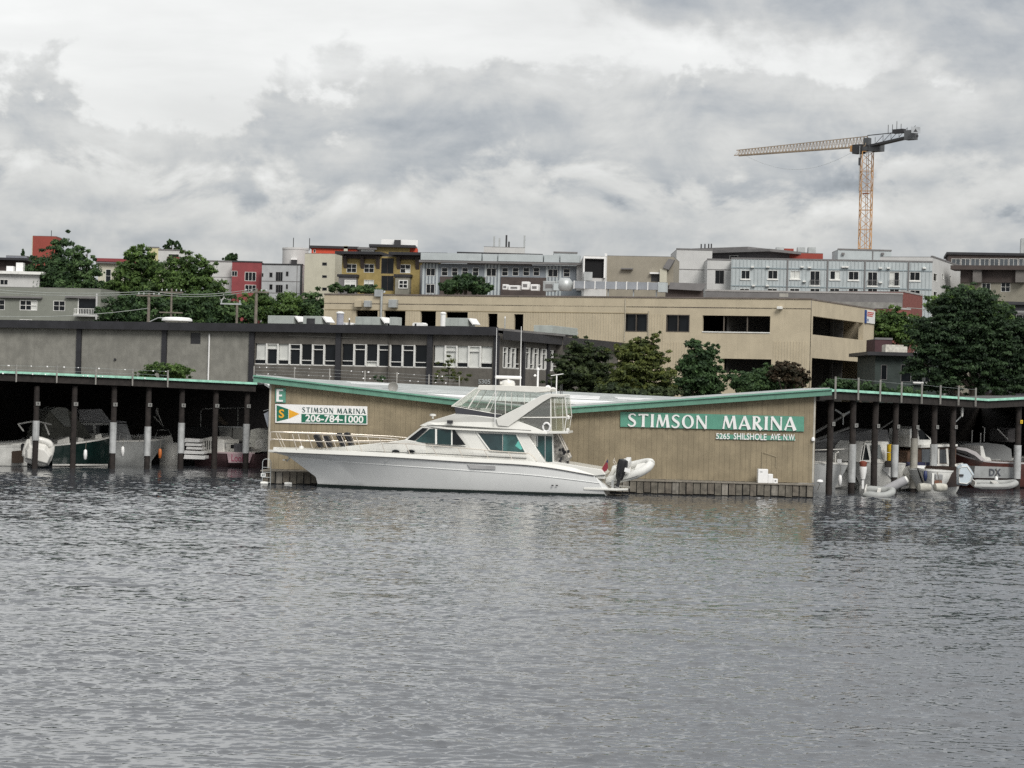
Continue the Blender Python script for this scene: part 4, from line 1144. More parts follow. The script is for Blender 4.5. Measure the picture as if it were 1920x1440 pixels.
r_ = rect(F, 1045, 1071, 521, 545); o = thing('roof_fan', 'bulky grey round fan housing on the beige roof', 'fan', F.w((r_[0] + r_[1]) / 2, .3, r_[2]), 0)
h = r_[3] - r_[2]; MB().lathe([(h * .5, 0), (h * .62, .3), (h * .6, h * .7), (h * .35, h), (.05, h * 1.02)], (0, 0, 0), 16).build('housing', GALV, o, 50); MB().box(-h * .9, -h * .4, -.4, .4, 0, h * .55).build('inlet', BPALE, o)
F, rt, H = house('brown_shed', 'low dark brown shed with a grey awning at the end of the beige roof', 1252, 1318, 536, 600, 238, None, BRDARK, 4, [])
b = MB(); b.prism([(0, H - .4), (F.W * .95, H - .5), (F.W + .3, H + .25), (.2, H + .3)], lambda x, z, s: (x, -.6 + .55 * s, z)); b.build('awning', SLATE, rt)
# white and pale blue apartments on the right
F, rt, H = house('white_apartment_block', 'plain white block end left of the pale blue apartments', 1267, 1334, 469, 600, 268, None, PWHT, 10, [], cap=SLATE)
MB().box(.02, F.W - .05, -.03, -.004, F.z(1300, 506), F.z(1300, 506) + .08).build('panel_joint', SLATE, rt)
wn = [(1341, 1357.5, 507, 532, 2, 1)]
F, rt, H = house('white_apartment_bay', 'white apartment bay with one tall dark window', 1325, 1370, 488, 600, 264, None, PWHT, 8, wn, cap=SLATE, fm=SLATE)
MB().box(.02, F.W - .05, -.03, -.004, F.z(1350, 506), F.z(1350, 506) + .07).build('panel_joint', SLATE, rt)
wn = [(1390, 1406, 507, 523, 2, 1), (1440, 1458, 507, 523, 2, 1), (1482, 1500, 508, 523, 2, 1, {(0, 0), (1, 0)}), (1519, 1537, 508, 535, 2, 1), (1556.5, 1575, 508, 524, 2, 1, {(1, 0)}), (1591, 1610, 509, 525, 2, 1), (1627, 1645, 510, 536, 2, 1), (1668, 1686, 510, 536, 2, 1, {(0, 0)}), (1706, 1725, 510, 526, 2, 1)]
wn += [(px, px + 18, 541, 548, 2, 1) for px in (1387, 1439, 1481, 1519, 1556, 1591, 1627, 1668)] + [(1706, 1725, 544, 560, 2, 1)]
F, rt, H = house('blue_apartment_block', 'long pale blue board and batten apartment block under the crane', 1370, 1747, 489, 600, 262, 259, BPALE, 12, wn, cap=SLATE)
zj = (F.z(1560, 506), F.z(1560, 540))
for z_ in zj: MB().box(.02, F.W, -.07, -.004, z_, z_ + .12).build('trim_band', mat('blue_grey_trim', (.26, .31, .33), .8), rt)
q = [rect(F, *w_[:4]) for w_ in wn]; b = MB(); x = .1; rs2 = random.Random(4)
while x < F.W:
    cut = sorted([(w_[2] - .06, w_[3] + .06) for w_ in q if w_[0] - .12 < x < w_[1] + .06] + [(z_, z_ + .12) for z_ in zj]); zz = 0
    for (a_, c_) in cut + [(H, H)]:
        if a_ - zz > .1: b.box(x, x + .07, -.045, -.003, zz, a_)
        zz = max(zz, c_)
    x += .42
tag(b.build('batten', mat('pale_batten', (.36, .40, .41), .8), rt), kind='stuff')
for px in (1473, 1548, 1618, 1700): u_ = F.u(px); MB().box(u_ - .08, u_ + .08, -.1, -.005, 0, H).build('downpipe', SLATE, rt)
for w_ in wn:
    r_ = rect(F, *w_[:4]); MB().box(r_[0] - .1, r_[1] + .1, -.1, -.02, r_[2] - .14, r_[2] - .005).build('sill', WPAINT, rt)
for px, py in ((1408, 502), (1437, 502), (1501, 502), (1515, 503), (1578, 502), (1585, 502), (1648, 504), (1663, 504), (1730, 504), (1410, 537), (1436, 537), (1505, 529), (1648, 531)):
    r_ = rect(F, px, px + 6, py - 2.5, py); MB().box(r_[0], r_[1], -.35, -.01, r_[2], r_[3]).build('vent_hood', WPAINT, rt)
for px in (1519, 1627, 1668):
    r_ = rect(F, px - 1, px + 19, 525, 535); b = MB(); b.box(r_[0], r_[1], -.2, -.17, r_[3] - .05, r_[3])
    for k in range(8): x = r_[0] + (r_[1] - r_[0]) * k / 7.3; b.box(x, x + .03, -.2, -.17, r_[2], r_[3] - .05)
    b.build('balcony_rail', SLATE, rt)
F, rt, H = house('apartment_end', 'receding grey end wall of the pale blue apartment block', 1747, 1800, 491, 600, 259.2, 276, PWHT, 6, [(1750, 1757, 512, 528, 1, 1), (1766, 1769, 514, 523, 1, 1), (1780, 1783, 517, 526, 1, 1), (1750, 1757, 546, 560, 1, 1)], cap=SLATE)
F, rt, H = house('stair_penthouse', 'pale blue stair head on the apartment roof below the crane', 1571, 1671, 470, 495, 268, None, BPALE, 5, [], cap=SLATE)
u_ = F.u(1632); MB().box(u_ - .06, u_ + .06, -.06, -.005, 0, H).build('trim', SLATE, rt)
for px in (1578, 1652): r_ = rect(F, px, px + 5, 474, 478); MB().box(r_[0], r_[1], -.3, -.01, r_[2], r_[3]).build('lamp', SLATE, rt)
F, rt, H = house('red_plant_storey', 'brick red rooftop storey with vents between the apartment roofs', 1440, 1543, 474.5, 495, 275, None, mat('rust_red', (.28, .05, .035), .8, .08), 6, [])
r_ = rect(F, 1472, 1490, 465, 478); MB().box(r_[0], r_[1], 1, 3, H, r_[3]).build('upper_box', MATS['rust_red'], rt)
for px in (1457, 1497, 1517): r_ = rect(F, px, px + 14, 463, 476); MB().box(r_[0], r_[1], .6, 1.8, H + .07, r_[3]).build('vent', GALV, rt)
F, rt, H = house('dark_roof_storey', 'dark storey under a wide overhanging roof behind the white block', 1334, 1440, 474, 500, 278, 272, mat('dark_storey', (.09, .085, .09), .8), 7, [(1368, 1384, 479, 486, 1, 1)], over=1.0, roofm=SLATE)
MB().box(-3.5, F.W * .6, .5, 6, H + .301, H + .75).build('upper_roof', SLATE, rt)
for px in (1305, 1312, 1319, 1324): u_ = F.u(px, 462); MB().tube([(u_, 1, H + .75), (u_, 1, H + 1.3)], .09).build('vent_pipe', DARKM, rt)
# grey and brick low building
F, rt, H = house('grey_store_building', 'low grey rendered building with long blank wall below the blue apartments', 1322, 1692, 549, 610, 243, 239, SLATE, 10, [], cap=mat('pale_coping', (.35, .34, .33), .8))
r_ = rect(F, 1461, 1478, 550, 557); MB().box(r_[0], r_[1], -.02, -.004, r_[2], r_[3]).build('pale_patch', CONC, rt)
MB().box(F.W * .55, F.W - .02, -.03, -.004, 0, F.z(1600, 566)).build('paler_render', mat('pale_render', (.24, .235, .22), .9, .2, 1.5, streak=.2), rt)
F, rt, H = house('brick_house', 'red brick end building with pale coping beside the big tree', 1692, 1729, 551, 640, 239.2, 247, BRICK, 8, [], cap=MATS['pale_coping'])
F, rt, H = house('brick_annex', 'lower red brick annex with a white canopy', 1666, 1706, 580, 650, 236, 238, BRICK, 6, [], cap=MATS['pale_coping'])
r_ = rect(F, 1668, 1705, 594, 598); MB().box(r_[0], r_[1], -1.0, -.01, r_[2], r_[3]).build('canopy', SWHITE, rt)
# right edge
F, rt, H = house('brown_apartment_block', 'brown apartment block with dark roof band and glazed top floor at the right', 1800, 1990, 507, 620, 266, 262, mat('khaki_render', (.25, .235, .19), .9, .08), 10,
                 [(1841, 1857, 531, 546, 2, 1), (1877, 1894, 529, 547, 2, 2)])
MB().box(-1, F.W, -1.2, 2, H, H + .5).build('eave', BRDARK, rt)
MB().box(0, F.W, -.2, -.004, F.z(1880, 530), H).build('upper_storey', BRDARK, rt)
for px in (1831, 1911): u_ = F.u(px); MB().box(u_ - .5, u_ + .5, -.9, -.21, F.z(px, 530), H - .005).build('pier', mat('brown_pier', (.15, .14, .13), .9), rt)
wn = [(px, px + 16.5, 485, 502, 2, 1) for px in range(1784, 1990, 18)]
F, rt, H = house('glazed_top_floor', 'long glazed top floor with dark roof at the right', 1778, 1990, 479, 515, 282, 280, BRDARK, 9, wn, over=.25, roofm=ROOFD, gm=mat('sky_glass', (.06, .07, .08), .05, .3, .5, spec=.9))
MB().box(-.3, F.W, -.5, .0, F.z(1880, 503), F.z(1880, 501)).build('white_ledge', SWHITE, rt)
MB().box(F.u(1912), F.u(1930), 2, 4, H + .3, H + 2.3).build('stair_box', GALV, rt)
F, rt, H = house('dark_workshop', 'dark flat roofed building behind the big tree at the right edge', 1858, 1990, 572, 640, 232, None, mat('charcoal', (.035, .035, .04), .8), 9, [(1905, 1930, 590, 612, 2, 1)], over=.4, roofm=ROOFD)
MB().box(-.5, F.W, -.6, -.42, H - .9, H - .6).build('grey_band', SLATE, rt)
F, rt, H = house('cafe_building', 'dark green shopfront with white rooftop box beside the parking building', 1640, 1770, 668, 760, 196, None, mat('dark_green_siding', (.03, .042, .038), .8, .2), 10,
                 [(1652, 1663, 684, 712, 1, 1), (1689, 1708, 684, 716, 1, 1), (1711, 1731, 685, 718, 2, 1), (1734, 1752, 685, 718, 2, 1)], over=.8, roofm=ROOFD, fm=SLATE)
for px in (1711, 1734): r_ = rect(F, px, px + 19, 716, 719); MB().box(r_[0], r_[1], -.4, -.01, r_[2], r_[3]).build('ledge', SWHITE, rt)
r_ = rect(F, 1664, 1705, 646, 662); MB().box(r_[0], r_[1], 1, 3, H + .3, r_[3]).build('roof_box', mat('stained_white', (.55, .53, .47), .7, .25, 4), rt)
r_ = rect(F, 1717, 1723, 658, 664); MB().box(r_[0], r_[1], .3, 1, H + .3, r_[3]).build('roof_lamp', SWHITE, rt)
F, rt, H = house('maroon_shed', 'maroon lean to behind the dark green shopfront', 1640, 1672, 637, 700, 205, None, mat('maroon', (.06, .028, .032), .85), 5, [], cap=SLATE)

# ---------------------------------------------- tower crane
CY = 400.0
k_ = CY / FPX
YEL = mat('crane_yellow', (.50, .27, .10), .55, .12, .5)
base = P(1621, 480, CY)
cr = thing('tower_crane', 'yellow tower crane with long lattice jib above the blue apartments', 'crane', (base.x, CY, 8), 0)
ztop = P(1623, 285, CY).z - 8
hw = .98


def truss(b, A, Bv, half, n, r, up=None):
    """square lattice between two points"""
    A, Bv = Vector(A), Vector(Bv); d = (Bv - A).normalized()
    s1 = d.cross(Vector((0, 0, 1))) if abs(d.z) < .9 else Vector((1, 0, 0)); s1.normalize(); s2 = d.cross(s1).normalized()
    c = [s1 * i * half + s2 * j * half for i, j in ((-1, -1), (1, -1), (1, 1), (-1, 1))]
    for q in c: b.bar(A + q, Bv + q, r * 1.6)
    for k in range(n + 1):
        p = A + (Bv - A) * k / n
        if k % 2 == 0:
            for i in range(4): b.bar(p + c[i], p + c[(i + 1) % 4], r)
        if k < n:
            p2 = A + (Bv - A) * (k + 1) / n
            for i in range(4): b.bar(p + c[i if k % 2 else (i + 1) % 4], p2 + c[(i + 1) % 4 if k % 2 else i], r)


nsec = int(ztop / 1.65); b = MB(); truss(b, (0, 0, 0), (0, 0, ztop), hw, nsec, .085); b.build('mast', YEL, cr)
b = MB(); b.tube([(0, .3, 0), (0, .3, ztop)], .05); b.tube([(.3, .3, 0), (.3, .3, ztop)], .05)
for k in range(int(ztop / .8)): b.bar((0, .3, k * .8), (.3, .3, k * .8), .04)
b.build('ladder', YEL, cr)
for f in (.82, .55, .28): MB().box(-.55, .55, -.5, .6, ztop * f, ztop * f + .12).build('platform', mat('crane_orange', (.40, .10, .02), .6), cr)
tip = P(1381, 291, CY * 1.055); tail = P(1716, 259, CY * .962); root_ = P(1612, 274, CY)
zj_ = root_.z - 8
T3 = Vector((tip.x - base.x, tip.y - CY, zj_ + .1)); Q3 = Vector((tail.x - base.x, tail.y - CY, zj_ + .9)); O3 = Vector((0, 0, zj_))
dj = (T3 - O3).normalized(); sj = dj.cross(Vector((0, 0, 1))).normalized()
b = MB(); n = 40                                             # triangular jib: two lower chords, one upper
lo, up = [], []
for k in range(n + 1):
    f = k / n; p = O3 + (T3 - O3) * f; hgt = 1.75 - .75 * f
    lo.append(p); up.append(p + Vector((0, 0, hgt)))
b.bar(up[0], up[-1], .14)
for s_ in (-.65, .65): b.bar(lo[0] + sj * s_, lo[-1] + sj * s_, .15)
for k in range(n):
    for s_ in (-.65, .65):
        b.bar(lo[k] + sj * s_, up[k], .06); b.bar(up[k], lo[k + 1] + sj * s_, .06)
    b.bar(lo[k] + sj * .65, lo[k] - sj * .65, .05)
b.build('jib', mat('jib_paint', (.36, .28, .20), .6, .2, .3), cr)
b = MB(); b.bar(O3 + Vector((0, 0, -.1)), Q3 + Vector((0, 0, -.6)), 1.2, .35)
b.bar(O3 + Vector((0, 0, 1.9)), O3 + (Q3 - O3) * .55 + Vector((0, 0, 1.0)), .14); b.bar(O3 + (Q3 - O3) * .55 + Vector((0, 0, 1.0)), Q3 + Vector((0, 0, .3)), .14)
for k in range(1, 6): p = O3 + (Q3 - O3) * k / 6; b.bar(p, p + Vector((0, 0, 1.2)), .07); b.bar(p, p + (Q3 - O3) / 6 + Vector((0, 0, 1.1)), .06)
b.build('counter_jib', DARKM, cr)
def dbox(nm, c, l, w, h, m_, d=dj):
    b = MB(); a = math.atan2(d.y, d.x); b.bar(Vector(c) - d * l / 2, Vector(c) + d * l / 2, w, h); return b.build(nm, m_, cr)
dbox('slewing_ring', O3 + Vector((0, 0, -.5)), 3.0, 2.0, .7, mat('crane_grey', (.08, .085, .09), .6))
dbox('cab', O3 + dj * 2.0 + Vector((0, -.9, -.5)), 1.9, 1.4, 1.6, DARKM)
dbox('cab_front', O3 + dj * 3.2 + Vector((0, -.9, -.35)), .6, 1.3, 1.1, YEL)
dbox('machinery_box', O3 - dj * 1.9 + Vector((0, -.7, -.45)), 2.2, 1.6, 1.3, mat('crane_grey', (.08, .085, .09), .6))
dbox('tower_head', O3 + Vector((0, 0, .7)), 1.0, .9, 1.5, MATS['crane_grey'])
dbox('counterweight', Q3 + dj * .9 + Vector((0, 0, -.45)), 1.9, 1.3, 1.6, mat('crane_ballast', (.12, .125, .13), .8))
MB().box(Q3.x - .9, Q3.x + .6, Q3.y - 1.3, Q3.y - 1.2, Q3.z - .3, Q3.z + .75).build('name_board', mat('crane_board', (.38, .40, .42), .6), cr)
b = MB(); x0, zz = Q3.x - .25, Q3.z - .2; b.prism([(x0 - .3, zz + .1), (x0 + .4, zz + .1), (x0 + .05, zz + .65)], lambda x, z, s: (x, Q3.y - 1.33 + .02 * s, z)); b.build('emblem', DARKM, cr)
dbox('hoist_winch', Q3 + dj * 3.4 + Vector((0, 0, .35)), 2.2, .8, .7, DARKM)
b = MB()
for k in range(4): p = Q3 + dj * (3 + k * .9); b.bar(p, p + Vector((0, 0, 1.6 + .5 * (k == 1))), .09)
b.build('guard_rail', DARKM, cr)
pts = [O3 + (T3 - O3) * (.06 + .86 * i / 14) + Vector((0, 0, -.2 - 3.1 * math.sin(math.pi * i / 14) ** .9)) for i in range(15)]
MB().tube(pts, .018, 4).build('slack_cable', GALV, cr)
hk = O3 + dj * 1.9 + Vector((-.1, -2.0, 0)); b = MB(); b.tube([hk, hk - Vector((0, 0, 8.2))], .05); b.build('hoist_rope', GALV, cr); b = MB(); b.box(hk.x - .16, hk.x + .16, hk.y - .2, hk.y + .2, hk.z - 3.4, hk.z - 2.1); b.build('hook_block', DARKM, cr)

# ---------------------------------------------- poles and wires
POLE = mat('pole_wood', (.17, .15, .125), .9, .2, 3)
pol = []
for px, py, Y, lab, arm in ((279.5, 549, 205, 'grey utility pole with a street light arm behind the grey roof', 0), (322, 541, 215, 'slim utility pole with two cross arms among the left trees', 2), (481, 541, 200, 'thick utility pole with a cross arm left of the roof units', 1)):
    a = P(px, py, Y); zg = ground_z(Y); rr = .15 if arm != 2 else .11
    o = thing('utility_pole', lab, 'pole', (a.x, Y, zg), 0, 'utility poles behind the grey building')
    h = a.z - zg; MB().tube([(0, 0, 0), (0, 0, h)], rr * 1.15, 8, rr * .85).build('pole', POLE, o, 50); pol.append((o, h, Y))
    for j, dz_ in enumerate({0: (.2,), 1: (.25,), 2: (.3, 2.2)}[arm]): MB().box(-1.1, 1.1, -.15, -.03, h - dz_ - .12, h - dz_).build('cross_arm', POLE, o)
    for dx in (-.9, -.45, .45, .9): MB().lathe([(.05, 0), (.07, .12), (.03, .2)], (dx, -.09, h - .2 + (.0 if arm == 0 else -.06)), 8).build('insulator', GALV, o)
    if arm == 0:
        c = P(309, 596, Y); MB().tube([(0, 0, c.z - zg - .45), ((c.x - a.x) * .6, -.1, c.z - zg - .02), (c.x - a.x, -.1, c.z - zg)], .05).build('lamp_arm', GALV, o)
a = P(432, 569, 205); o = thing('cross_arm_pole', 'low pole top with a wide green grey cross arm among the bushes', 'pole', (a.x, 205, ground_z(205)), 0, 'utility poles behind the grey building')
h = a.z - ground_z(205); MB().tube([(.6, 0, 0), (.6, 0, h + .1)], .11, 8).build('pole', POLE, o); MB().box(-.9, 1.0, -.12, 0, h - .1, h + .02).build('cross_arm', GALV, o)
for dx in (-.8, .85): MB().lathe([(.06, 0), (.06, .3)], (dx, -.06, h + .02), 6).build('insulator', GALV, o)
for lab, pa, Ya, pb, Yb, sag in (('upper power line crossing in front of the left trees', (-30, 541), 204, (279, 546), 204, .3), ('lower power line crossing in front of the left trees', (-30, 546), 204, (279, 550), 204, .3),
                                 ('upper power line between the grey pole and the thick pole', (279, 546), 204, (480, 541), 199, .4), ('lower power line between the grey pole and the thick pole', (279, 550), 204, (480, 545), 199, .4),
                                 ('service wire sloping up to the grey utility pole', (-30, 592), 203, (278, 578), 204, .35), ('power line passing in front of the big right tree', (1700, 577), 192, (1990, 583), 190, .2)):
    A, C = P(*pa, Ya), P(*pb, Yb); b = MB()
    b.tube([A + (C - A) * t - Vector((0, 0, sag * 4 * t * (1 - t))) for t in [i / 10 for i in range(11)]], .028, 4)
    tag(b.build('power_line', mat('wire_grey', (.30, .32, .30), .6)), lab, 'wire', 'overhead wires')

# ---------------------------------------------- trees
def leaves(blobs, n, size, seed, flat=.75, shell_=.62):
    """blobs: (cx,cy,cz,rx,ry,rz) ellipsoids; leaf-sized faces in clumps spread through them"""
    r = np.random.default_rng(seed)
    vol = np.array([b_[3] * b_[4] * b_[5] for b_ in blobs]) ** .75; cnt = np.maximum(1, (n * vol / vol.sum())).astype(int)
    Pn, Nn, Tn = [], [], []
    for b_, c in zip(blobs, cnt):
        ctr, rad = np.array(b_[:3]), np.array(b_[3:6])
        nc = max(12, c // 75)
        d = r.standard_normal((nc, 3)); d /= np.linalg.norm(d, axis=1)[:, None]
        cc = ctr + d * rad * (r.uniform(shell_ - .22, 1.02, (nc, 1)))
        cr_ = r.uniform(.13, .30, nc) * rad.mean()
        ns = nc // 4; cc[:ns] = ctr + d[:ns] * rad * r.uniform(1.0, 1.28, (ns, 1)); cr_[:ns] *= .5   # sprigs that break the outline
        tint = np.clip(r.normal(.42, .30, nc), 0, 1)
        k = r.integers(0, nc, c)
        e = r.standard_normal((c, 3)); e *= np.array([1.25, 1.25, flat])
        p = cc[k] + e * cr_[k][:, None] * .55
        Pn.append(p); Nn.append(e * .35 + d[k] * .35 + np.array([0, -.05, .5]) + r.standard_normal((c, 3)) * .6); Tn.append(np.clip(tint[k] + r.normal(0, .16, c), 0, 1))
    p, nn, tt = np.concatenate(Pn), np.concatenate(Nn), np.concatenate(Tn)
    nn /= np.linalg.norm(nn, axis=1)[:, None]
    a = np.cross(nn, r.standard_normal(nn.shape)); a /= np.linalg.norm(a, axis=1)[:, None]; bq_ = np.cross(nn, a)
    s = size * r.uniform(.6, 1.35, (len(p), 1))
    v = np.stack([p - a * s, p - bq_ * s * .55 - nn * s * .1, p + a * s, p + bq_ * s * .55 - nn * s * .1], 1).reshape(-1, 3)
    return v, tt


def crown(name, blobs, n, size, m, parent, seed, **kw):
    v, tt = leaves(blobs, n, size, seed, **kw)
    nf = len(tt); me = bpy.data.meshes.new(name)
    me.vertices.add(len(v)); me.vertices.foreach_set('co', v.ravel())
    me.loops.add(nf * 4); me.loops.foreach_set('vertex_index', np.arange(nf * 4, dtype=np.int32))
    me.polygons.add(nf); me.polygons.foreach_set('loop_start', np.arange(0, nf * 4, 4, dtype=np.int32)); me.update()
    at_ = me.attributes.new('tint', 'FLOAT', 'FACE'); at_.data.foreach_set('value', tt.astype(np.float32))
    return link(name, me, m, parent)


LF = leafmat('maple_leaf', (.032, .066, .018), (.145, .235, .06))
LD = leafmat('dark_leaf', (.022, .048, .020), (.085, .155, .055))
LB = leafmat('blue_green_leaf', (.028, .060, .024), (.11, .185, .065))
LK = leafmat('conifer_green', (.022, .036, .016), (.085, .115, .042))
LY = leafmat('golden_conifer', (.036, .054, .015), (.155, .18, .045))
LR = leafmat('reddish_shrub_leaf', (.03, .03, .017), (.10, .066, .040))
BARK = mat('bark', (.06, .048, .038), .95, .3, 4, bump=.5, bscale=6)


def tree(label, Y, blobs_px, n, size, m, seed, cat='tree', name='tree', group=None, trunk=.22, zg=None, dy=.8, **kw):
    """blobs_px: (px, py, half width px, half height px [, dY])"""
    zg = ground_z(Y) if zg is None else zg
    k = Y / FPX; B_ = []
    for q in blobs_px:
        c = P(q[0], q[1], Y + (q[4] if len(q) > 4 else 0)); B_.append([c.x, c.y, c.z, q[2] * k, q[2] * k * dy, q[3] * k])
    cx = sum(b_[0] * b_[3] for b_ in B_) / sum(b_[3] for b_ in B_); 
    o = thing(name, label, cat, (cx, Y, zg), 0, group)
    L_ = [[b_[0] - cx, b_[1] - Y, b_[2] - zg] + b_[3:] for b_ in B_]
    zt = max(b_[2] for b_ in L_)
    b = MB(); b.tube([(0, 0, -.2), (.05, 0, zt * .3), (-.05, .1, zt * .65), (0, 0, zt)], trunk, 8, trunk * .3)
    for q in L_[:9]: b.tube([(0, 0, max(.3, q[2] * .45)), (q[0] * .6, q[1] * .6, q[2] * .8), (q[0], q[1], q[2] + q[5] * .4)], trunk * .45, 5, trunk * .12)
    b.build('trunk', BARK, o, 60)
    crown('crown', L_, int(n * 1.45), size * .78, m, o, seed, **kw)
    return o


tree('tall dark broadleaf tree in front of the red tower', 248, [(115, 465, 20, 30), (95, 500, 34, 30), (70, 510, 26, 22), (120, 520, 40, 40, -1), (105, 560, 50, 40), (70, 545, 30, 30)], 15000, .22, LD, 1, group='trees behind the grey building')
tree('bushy green tree right of the tall dark tree', 242, [(148, 475, 14, 18), (150, 500, 28, 30), (170, 520, 24, 24), (150, 550, 40, 36), (185, 560, 34, 30)], 12000, .21, LB, 2, group='trees behind the grey building')
tree('loose maple tree left of the rooftop loggia', 240, [(265, 478, 22, 18), (243, 490, 20, 18), (275, 500, 30, 24), (235, 525, 34, 34), (270, 545, 40, 30), (215, 560, 30, 28)], 13000, .22, LF, 3, shell_=.7, group='trees behind the grey building')
tree('rounded bright green tree before the white panel block', 236, [(350, 490, 20, 16), (335, 505, 30, 24), (375, 510, 30, 26), (310, 525, 26, 22), (345, 540, 46, 30), (395, 540, 26, 26), (360, 565, 50, 28)], 16000, .21, LF, 4, group='trees behind the grey building')
tree('low dark thicket between the sage block and the poles', 222, [(215, 585, 34, 30), (255, 580, 34, 34), (300, 585, 40, 30), (240, 610, 40, 22)], 12000, .20, LD, 5, cat='bush', name='thicket', group='trees behind the grey building')
tree('dark green thicket right of the poles', 220, [(345, 585, 36, 32), (385, 580, 36, 32), (425, 585, 36, 32), (450, 595, 34, 24), (400, 610, 40, 20)], 13000, .20, LB, 6, cat='bush', name='thicket', group='trees behind the grey building')
tree('leafy bush in front of the grey panel block', 232, [(500, 565, 30, 26), (535, 572, 30, 24), (515, 590, 40, 26), (470, 575, 24, 28)], 9000, .20, LF, 7, cat='bush', name='bush', group='trees behind the grey building')
tree('leafy bush against the cream house end', 234, [(585, 570, 22, 26), (570, 585, 28, 26), (598, 590, 18, 24)], 7000, .20, LB, 8, cat='bush', name='bush', group='trees behind the grey building')
for lab, blobs, sd in (('cluster of small dark pines on the skyline above the loggia', [(316, 462, 5, 10), (321, 458, 4, 12), (311, 466, 5, 6), (331, 461, 4.5, 10), (337, 465, 4, 7)], 9), ('small dark round tree on the skyline above the white panel block', [(433, 482, 7, 8), (425, 485, 6, 5), (440, 483, 6, 7)], 10)):
    tree(lab, 420, blobs, 2600, .3, LD, sd, group='skyline trees', zg=14)
tree('tiny spire of a fir on the skyline at the far left', 400, [(43, 476, 3, 5), (43, 484, 5, 5), (43, 470, 1.5, 4)], 900, .25, LD, 12, group='skyline trees', zg=14)
tree('small shrub on the grey building parapet under the left windows', 172, [(295, 692, 26, 14), (325, 695, 30, 13), (345, 702, 16, 8), (275, 702, 18, 8)], 6000, .12, LF, 13, cat='bush', name='bush', zg=2.8)
tree('sparse yellow green sapling in front of the strip windows', 169, [(840, 690, 18, 20), (855, 705, 22, 14), (825, 708, 16, 12)], 1500, .09, LY, 14, cat='sapling', name='sapling', zg=2.8, trunk=.06)
tree('little dark tuft behind the white shed roof', 166, [(712, 709, 11, 5)], 700, .1, LD, 15, cat='bush', name='bush', zg=2.8, trunk=.05)
tree('dark shrub on the roof in front of the blue grey house', 240, [(870, 530, 32, 14), (850, 538, 26, 12), (900, 540, 24, 10), (878, 520, 18, 8)], 8000, .2, LD, 16, cat='bush', name='bush', zg=11)
tree('planter greenery on the roof in front of the olive house', 238, [(655, 542, 18, 7), (690, 543, 24, 7), (630, 540, 14, 9)], 4000, .17, LB, 17, cat='bush', name='bush', zg=11)
tree('wide dark conifer left of the golden conifer', 166, [(1085, 650, 26, 16), (1060, 675, 26, 20), (1110, 672, 40, 22), (1095, 700, 50, 24), (1060, 720, 36, 22), (1130, 722, 50, 24)], 17000, .16, LK, 18, flat=.4, group='conifers by the shed', zg=2.8)
tree('golden green conifer with a ragged leaning top', 163, [(1228, 632, 12, 12), (1205, 645, 24, 13), (1180, 660, 34, 16), (1220, 670, 30, 20), (1190, 695, 44, 24), (1235, 712, 34, 20), (1175, 725, 50, 20)], 18000, .16, LY, 19, flat=.45, group='conifers by the shed', zg=2.8)
tree('low conifer growth at the foot of the golden conifer', 161, [(1150, 735, 36, 14), (1205, 740, 44, 12), (1245, 738, 30, 12)], 7000, .16, LK, 191, group='conifers by the shed', zg=2.8)
tree('dense upright dark green tree against the beige wall', 176, [(1302, 650, 18, 16), (1330, 660, 18, 16), (1310, 685, 36, 26), (1325, 715, 34, 28), (1290, 720, 30, 26)], 15000, .17, LD, 20, zg=2.9)
tree('dark green shrub below the reddish shrub at the lower beige wall', 173, [(1440, 702, 30, 16), (1425, 722, 40, 18), (1480, 728, 36, 14)], 8000, .15, LB, 211, cat='bush', name='bush', zg=2.9)
tree('reddish shrub in front of the lower beige wall', 172, [(1472, 690, 22, 14), (1492, 708, 24, 20), (1455, 700, 18, 12)], 6500, .15, LR, 21, cat='bush', name='bush', zg=2.9)
tree('dark low bush beside the reddish shrub', 174, [(1385, 712, 24, 16), (1405, 722, 30, 14)], 5000, .15, LD, 22, cat='bush', name='bush', zg=2.9)
tree('huge dark spreading tree at the right', 182, [(1815, 556, 50, 20), (1930, 640, 40, 40), (1935, 700, 36, 40), (1735, 640, 34, 26), (1730, 690, 34, 26), (1770, 715, 44, 20), (1780, 585, 44, 24), (1840, 585, 50, 24), (1750, 620, 44, 26), (1810, 625, 60, 32), (1870, 620, 46, 28), (1770, 660, 50, 26), (1840, 660, 56, 30), (1900, 655, 40, 26), (1800, 690, 50, 20), (1870, 690, 50, 22), (1900, 715, 40, 24), (1850, 725, 40, 20)], 76000, .15, leafmat('very_dark_leaf', (.014, .030, .015), (.065, .115, .048)), 23, zg=2.8, trunk=.4, flat=.42)
tree('bright green upper limb tree behind the huge dark tree', 215, [(1805, 555, 36, 16), (1775, 568, 34, 16), (1840, 570, 40, 16), (1870, 590, 34, 16)], 12000, .22, LF, 24)
tree('mid green tree between the parking building and the brick annex', 228, [(1665, 600, 30, 22), (1690, 620, 34, 26), (1650, 620, 20, 24), (1720, 615, 26, 24)], 11000, .2, LF, 25)
tree('shrub behind the right moorage roof', 168, [(1575, 722, 34, 10), (1640, 728, 30, 10), (1690, 735, 34, 8)], 6000, .14, LD, 26, cat='bush', name='bush', zg=2.7)

